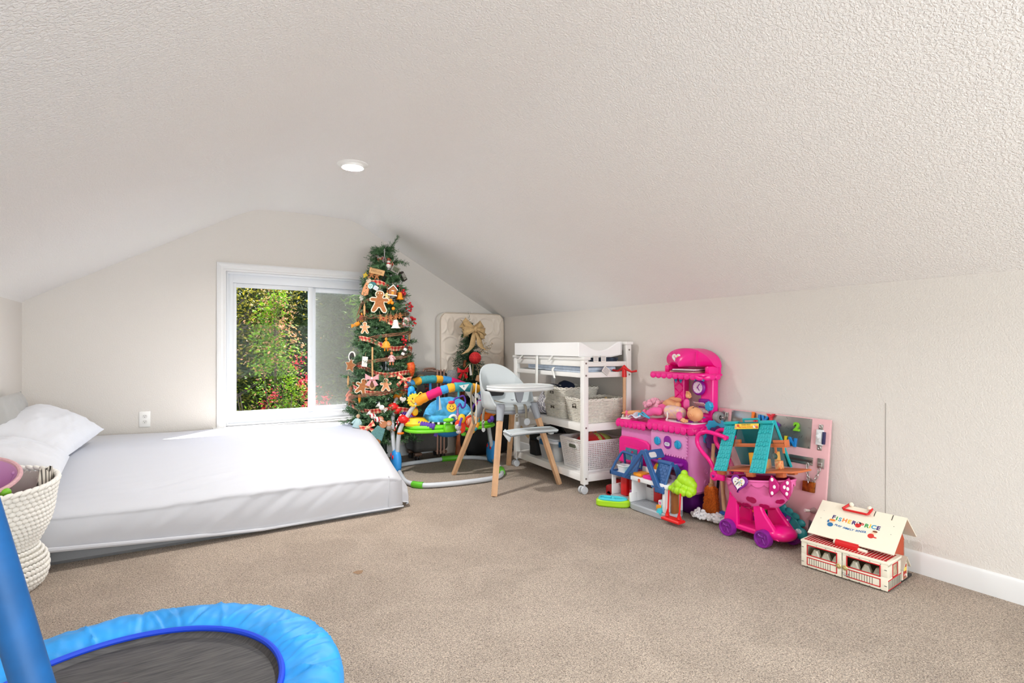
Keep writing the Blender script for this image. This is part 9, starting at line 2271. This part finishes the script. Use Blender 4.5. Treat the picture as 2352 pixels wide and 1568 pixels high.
blob_print([(0.080, 0.68, 0.013, 0.013, (206, 50, 40)), (0.088, 0.58, 0.010, 0.009, (246, 200, 170)), (0.090, 0.55, 0.010, 0.005, (120, 60, 30)), (0.098, 0.70, 0.007, 0.003, (206, 50, 40))], 'printed_child')
blob_print([(0.015, 0.43, 0.010, 0.008, (30, 26, 30)), (0.014, 0.49, 0.012, 0.012, (214, 40, 40)), (0.010, 0.48, 0.003, 0.003, (30, 26, 30)), (0.018, 0.51, 0.003, 0.003, (30, 26, 30)), (0.012, 0.425, 0.004, 0.004, (240, 240, 236))], 'printed_ladybird')
# red carrying handle and cylinder latch
g = MB(); c0, c1 = rp_(-0.058, -0.02, 0.004), rp_(0.05, -0.02, 0.004); n0 = Vector((0, -0.10, 0.14))
A0 = [rp_(-0.052, -0.02, 0.006), rp_(-0.072, 0.16, 0.012), rp_(-0.066, 0.185, 0.013), rp_(0.036, 0.185, 0.013), rp_(0.042, 0.16, 0.012), rp_(0.046, -0.02, 0.006)]
g.tube(A0, 0.0058, 6); g.obj('carry_handle', M('handle_red', (206, 26, 30), 0.35), sc_)
g = MB(); [g.ell(rp_(x, -0.01, 0.008), (0.011, 0.011, 0.012), 12) for x in (-0.044, 0.036)]; g.obj('handle_stud', SCW, sc_)
g = MB(); g.tube([(-0.048, 0.052, 0.147), (0.048, 0.052, 0.147)], 0.0155, 16); g.bb((-0.048, 0.036, 0.134), (0.048, 0.05, 0.148), 0.003); g.obj('bell_cylinder', M('handle_red'), sc_)
g = MB(); g.tube([(-0.058, 0.052, 0.147), (-0.048, 0.052, 0.147)], 0.010, 12); g.tube([(0.048, 0.05, 0.141), (0.085, 0.05, 0.139)], 0.008, 12); g.obj('bell_shaft', SCW, sc_)
# gable clock and entrance porch on the right end
g = MB(); g.prism(circ(0.020, 24, c=(0.195, 0.232)), SL - 0.035, SL - 0.033, mtx=frame((0, 0, 0), (0, 1, 0), (0, 0, 1))); ckk = g.obj('gable_clock', M('clock_yellow', (240, 214, 90), 0.5), sc_)
g = MB(); g.bb((SL - 0.033, 0.193, 0.23), (SL - 0.032, 0.196, 0.247)); g.bb((SL - 0.033, 0.193, 0.23), (SL - 0.032, 0.205, 0.233)); g.obj('clock_hand', BLKI, ckk)
pch = MB(); pch.prism([(0.17, 0.012), (0.235, 0.012), (0.235, 0.075), (0.2025, 0.108), (0.17, 0.075)], SL - 0.035, SL - 0.002, mtx=frame((0, 0, 0), (0, 1, 0), (0, 0, 1))); pp = pch.obj('porch', SCW, sc_)
g = MB(); g.prism([(0.183, 0.014), (0.224, 0.014), (0.224, 0.078), (0.183, 0.078)], SL - 0.002, SL - 0.001, mtx=frame((0, 0, 0), (0, 1, 0), (0, 0, 1))); pd = g.obj('porch_door', M('porch_red', (178, 60, 40), 0.6), pp)
g = MB(); g.bb((SL - 0.001, 0.190, 0.050), (SL, 0.217, 0.066)); g.obj('door_sign', M('clock_yellow'), pd); g = MB(); rn = random.Random(2); [g.ell((SL - 0.0008, rn.uniform(0.185, 0.222), rn.uniform(0.016, 0.034)), (0.001, 0.003, 0.003), 8, m=rn.randint(0, 2)) for _ in range(22)]; g.obj('printed_flower', [M('fl_green', (110, 140, 80), 0.6), M('fl_white', (230, 226, 220), 0.6), M('fl_pink', (214, 150, 150), 0.6)], pd)
for s in (-1, 1): g = MB(); yy0, yy1 = (0.2025, 0.158) if s < 0 else (0.2025, 0.247); g.add([(SL - 0.036, yy0, 0.118), (SL + 0.008, yy0, 0.118), (SL + 0.008, yy1, 0.066), (SL - 0.036, yy1, 0.066), (SL - 0.036, yy0, 0.112), (SL + 0.008, yy0, 0.112), (SL + 0.008, yy1, 0.060), (SL - 0.036, yy1, 0.060)], BXF); g.obj('porch_roof', M('porch_grey', (206, 198, 182), 0.5), pp, smooth=20)

# ------------------------------------------------------------------ trampoline handle post (foam sleeved) close to the camera
FOAM = M('blue_foam_sleeve', (0, 84, 146), 0.55, var=0.15, vscale=18)
hd_ = thing('trampoline_handle', 'blue foam covered handle bar fixed to the rim of the trampoline', 'handle bar', (-0.079, 0.929, 0.0))
pa = [(0.0, 0.0, 0.26), (-0.050, 0.031, 0.455), (-0.094, 0.058, 0.62), (-0.146, 0.090, 0.823), (-0.172, 0.106, 0.92), (-0.20, 0.13, 0.965)]
pb_ = [(-0.44, 0.37, 0.26), (-0.43, 0.35, 0.455), (-0.42, 0.335, 0.62), (-0.40, 0.315, 0.823), (-0.39, 0.305, 0.92), (-0.36, 0.28, 0.965)]
for q in (pa, pb_):
    g = MB(); g.tube(spline([(q[0][0] - 0.0, q[0][1], 0.20)] + q[:1], 4), 0.0125, 10); g.obj('steel_tube', STEEL, hd_)
    g = MB(); g.tube(spline(q[:5], 6), 0.0225, 18); g.obj('foam_sleeve', FOAM, hd_, smooth=80)
g = MB(); g.tube(spline([pa[4], pa[5], (-0.28, 0.205, 0.975), pb_[5], pb_[4]], 6), 0.0225, 18); g.obj('foam_grip', FOAM, hd_, smooth=80)
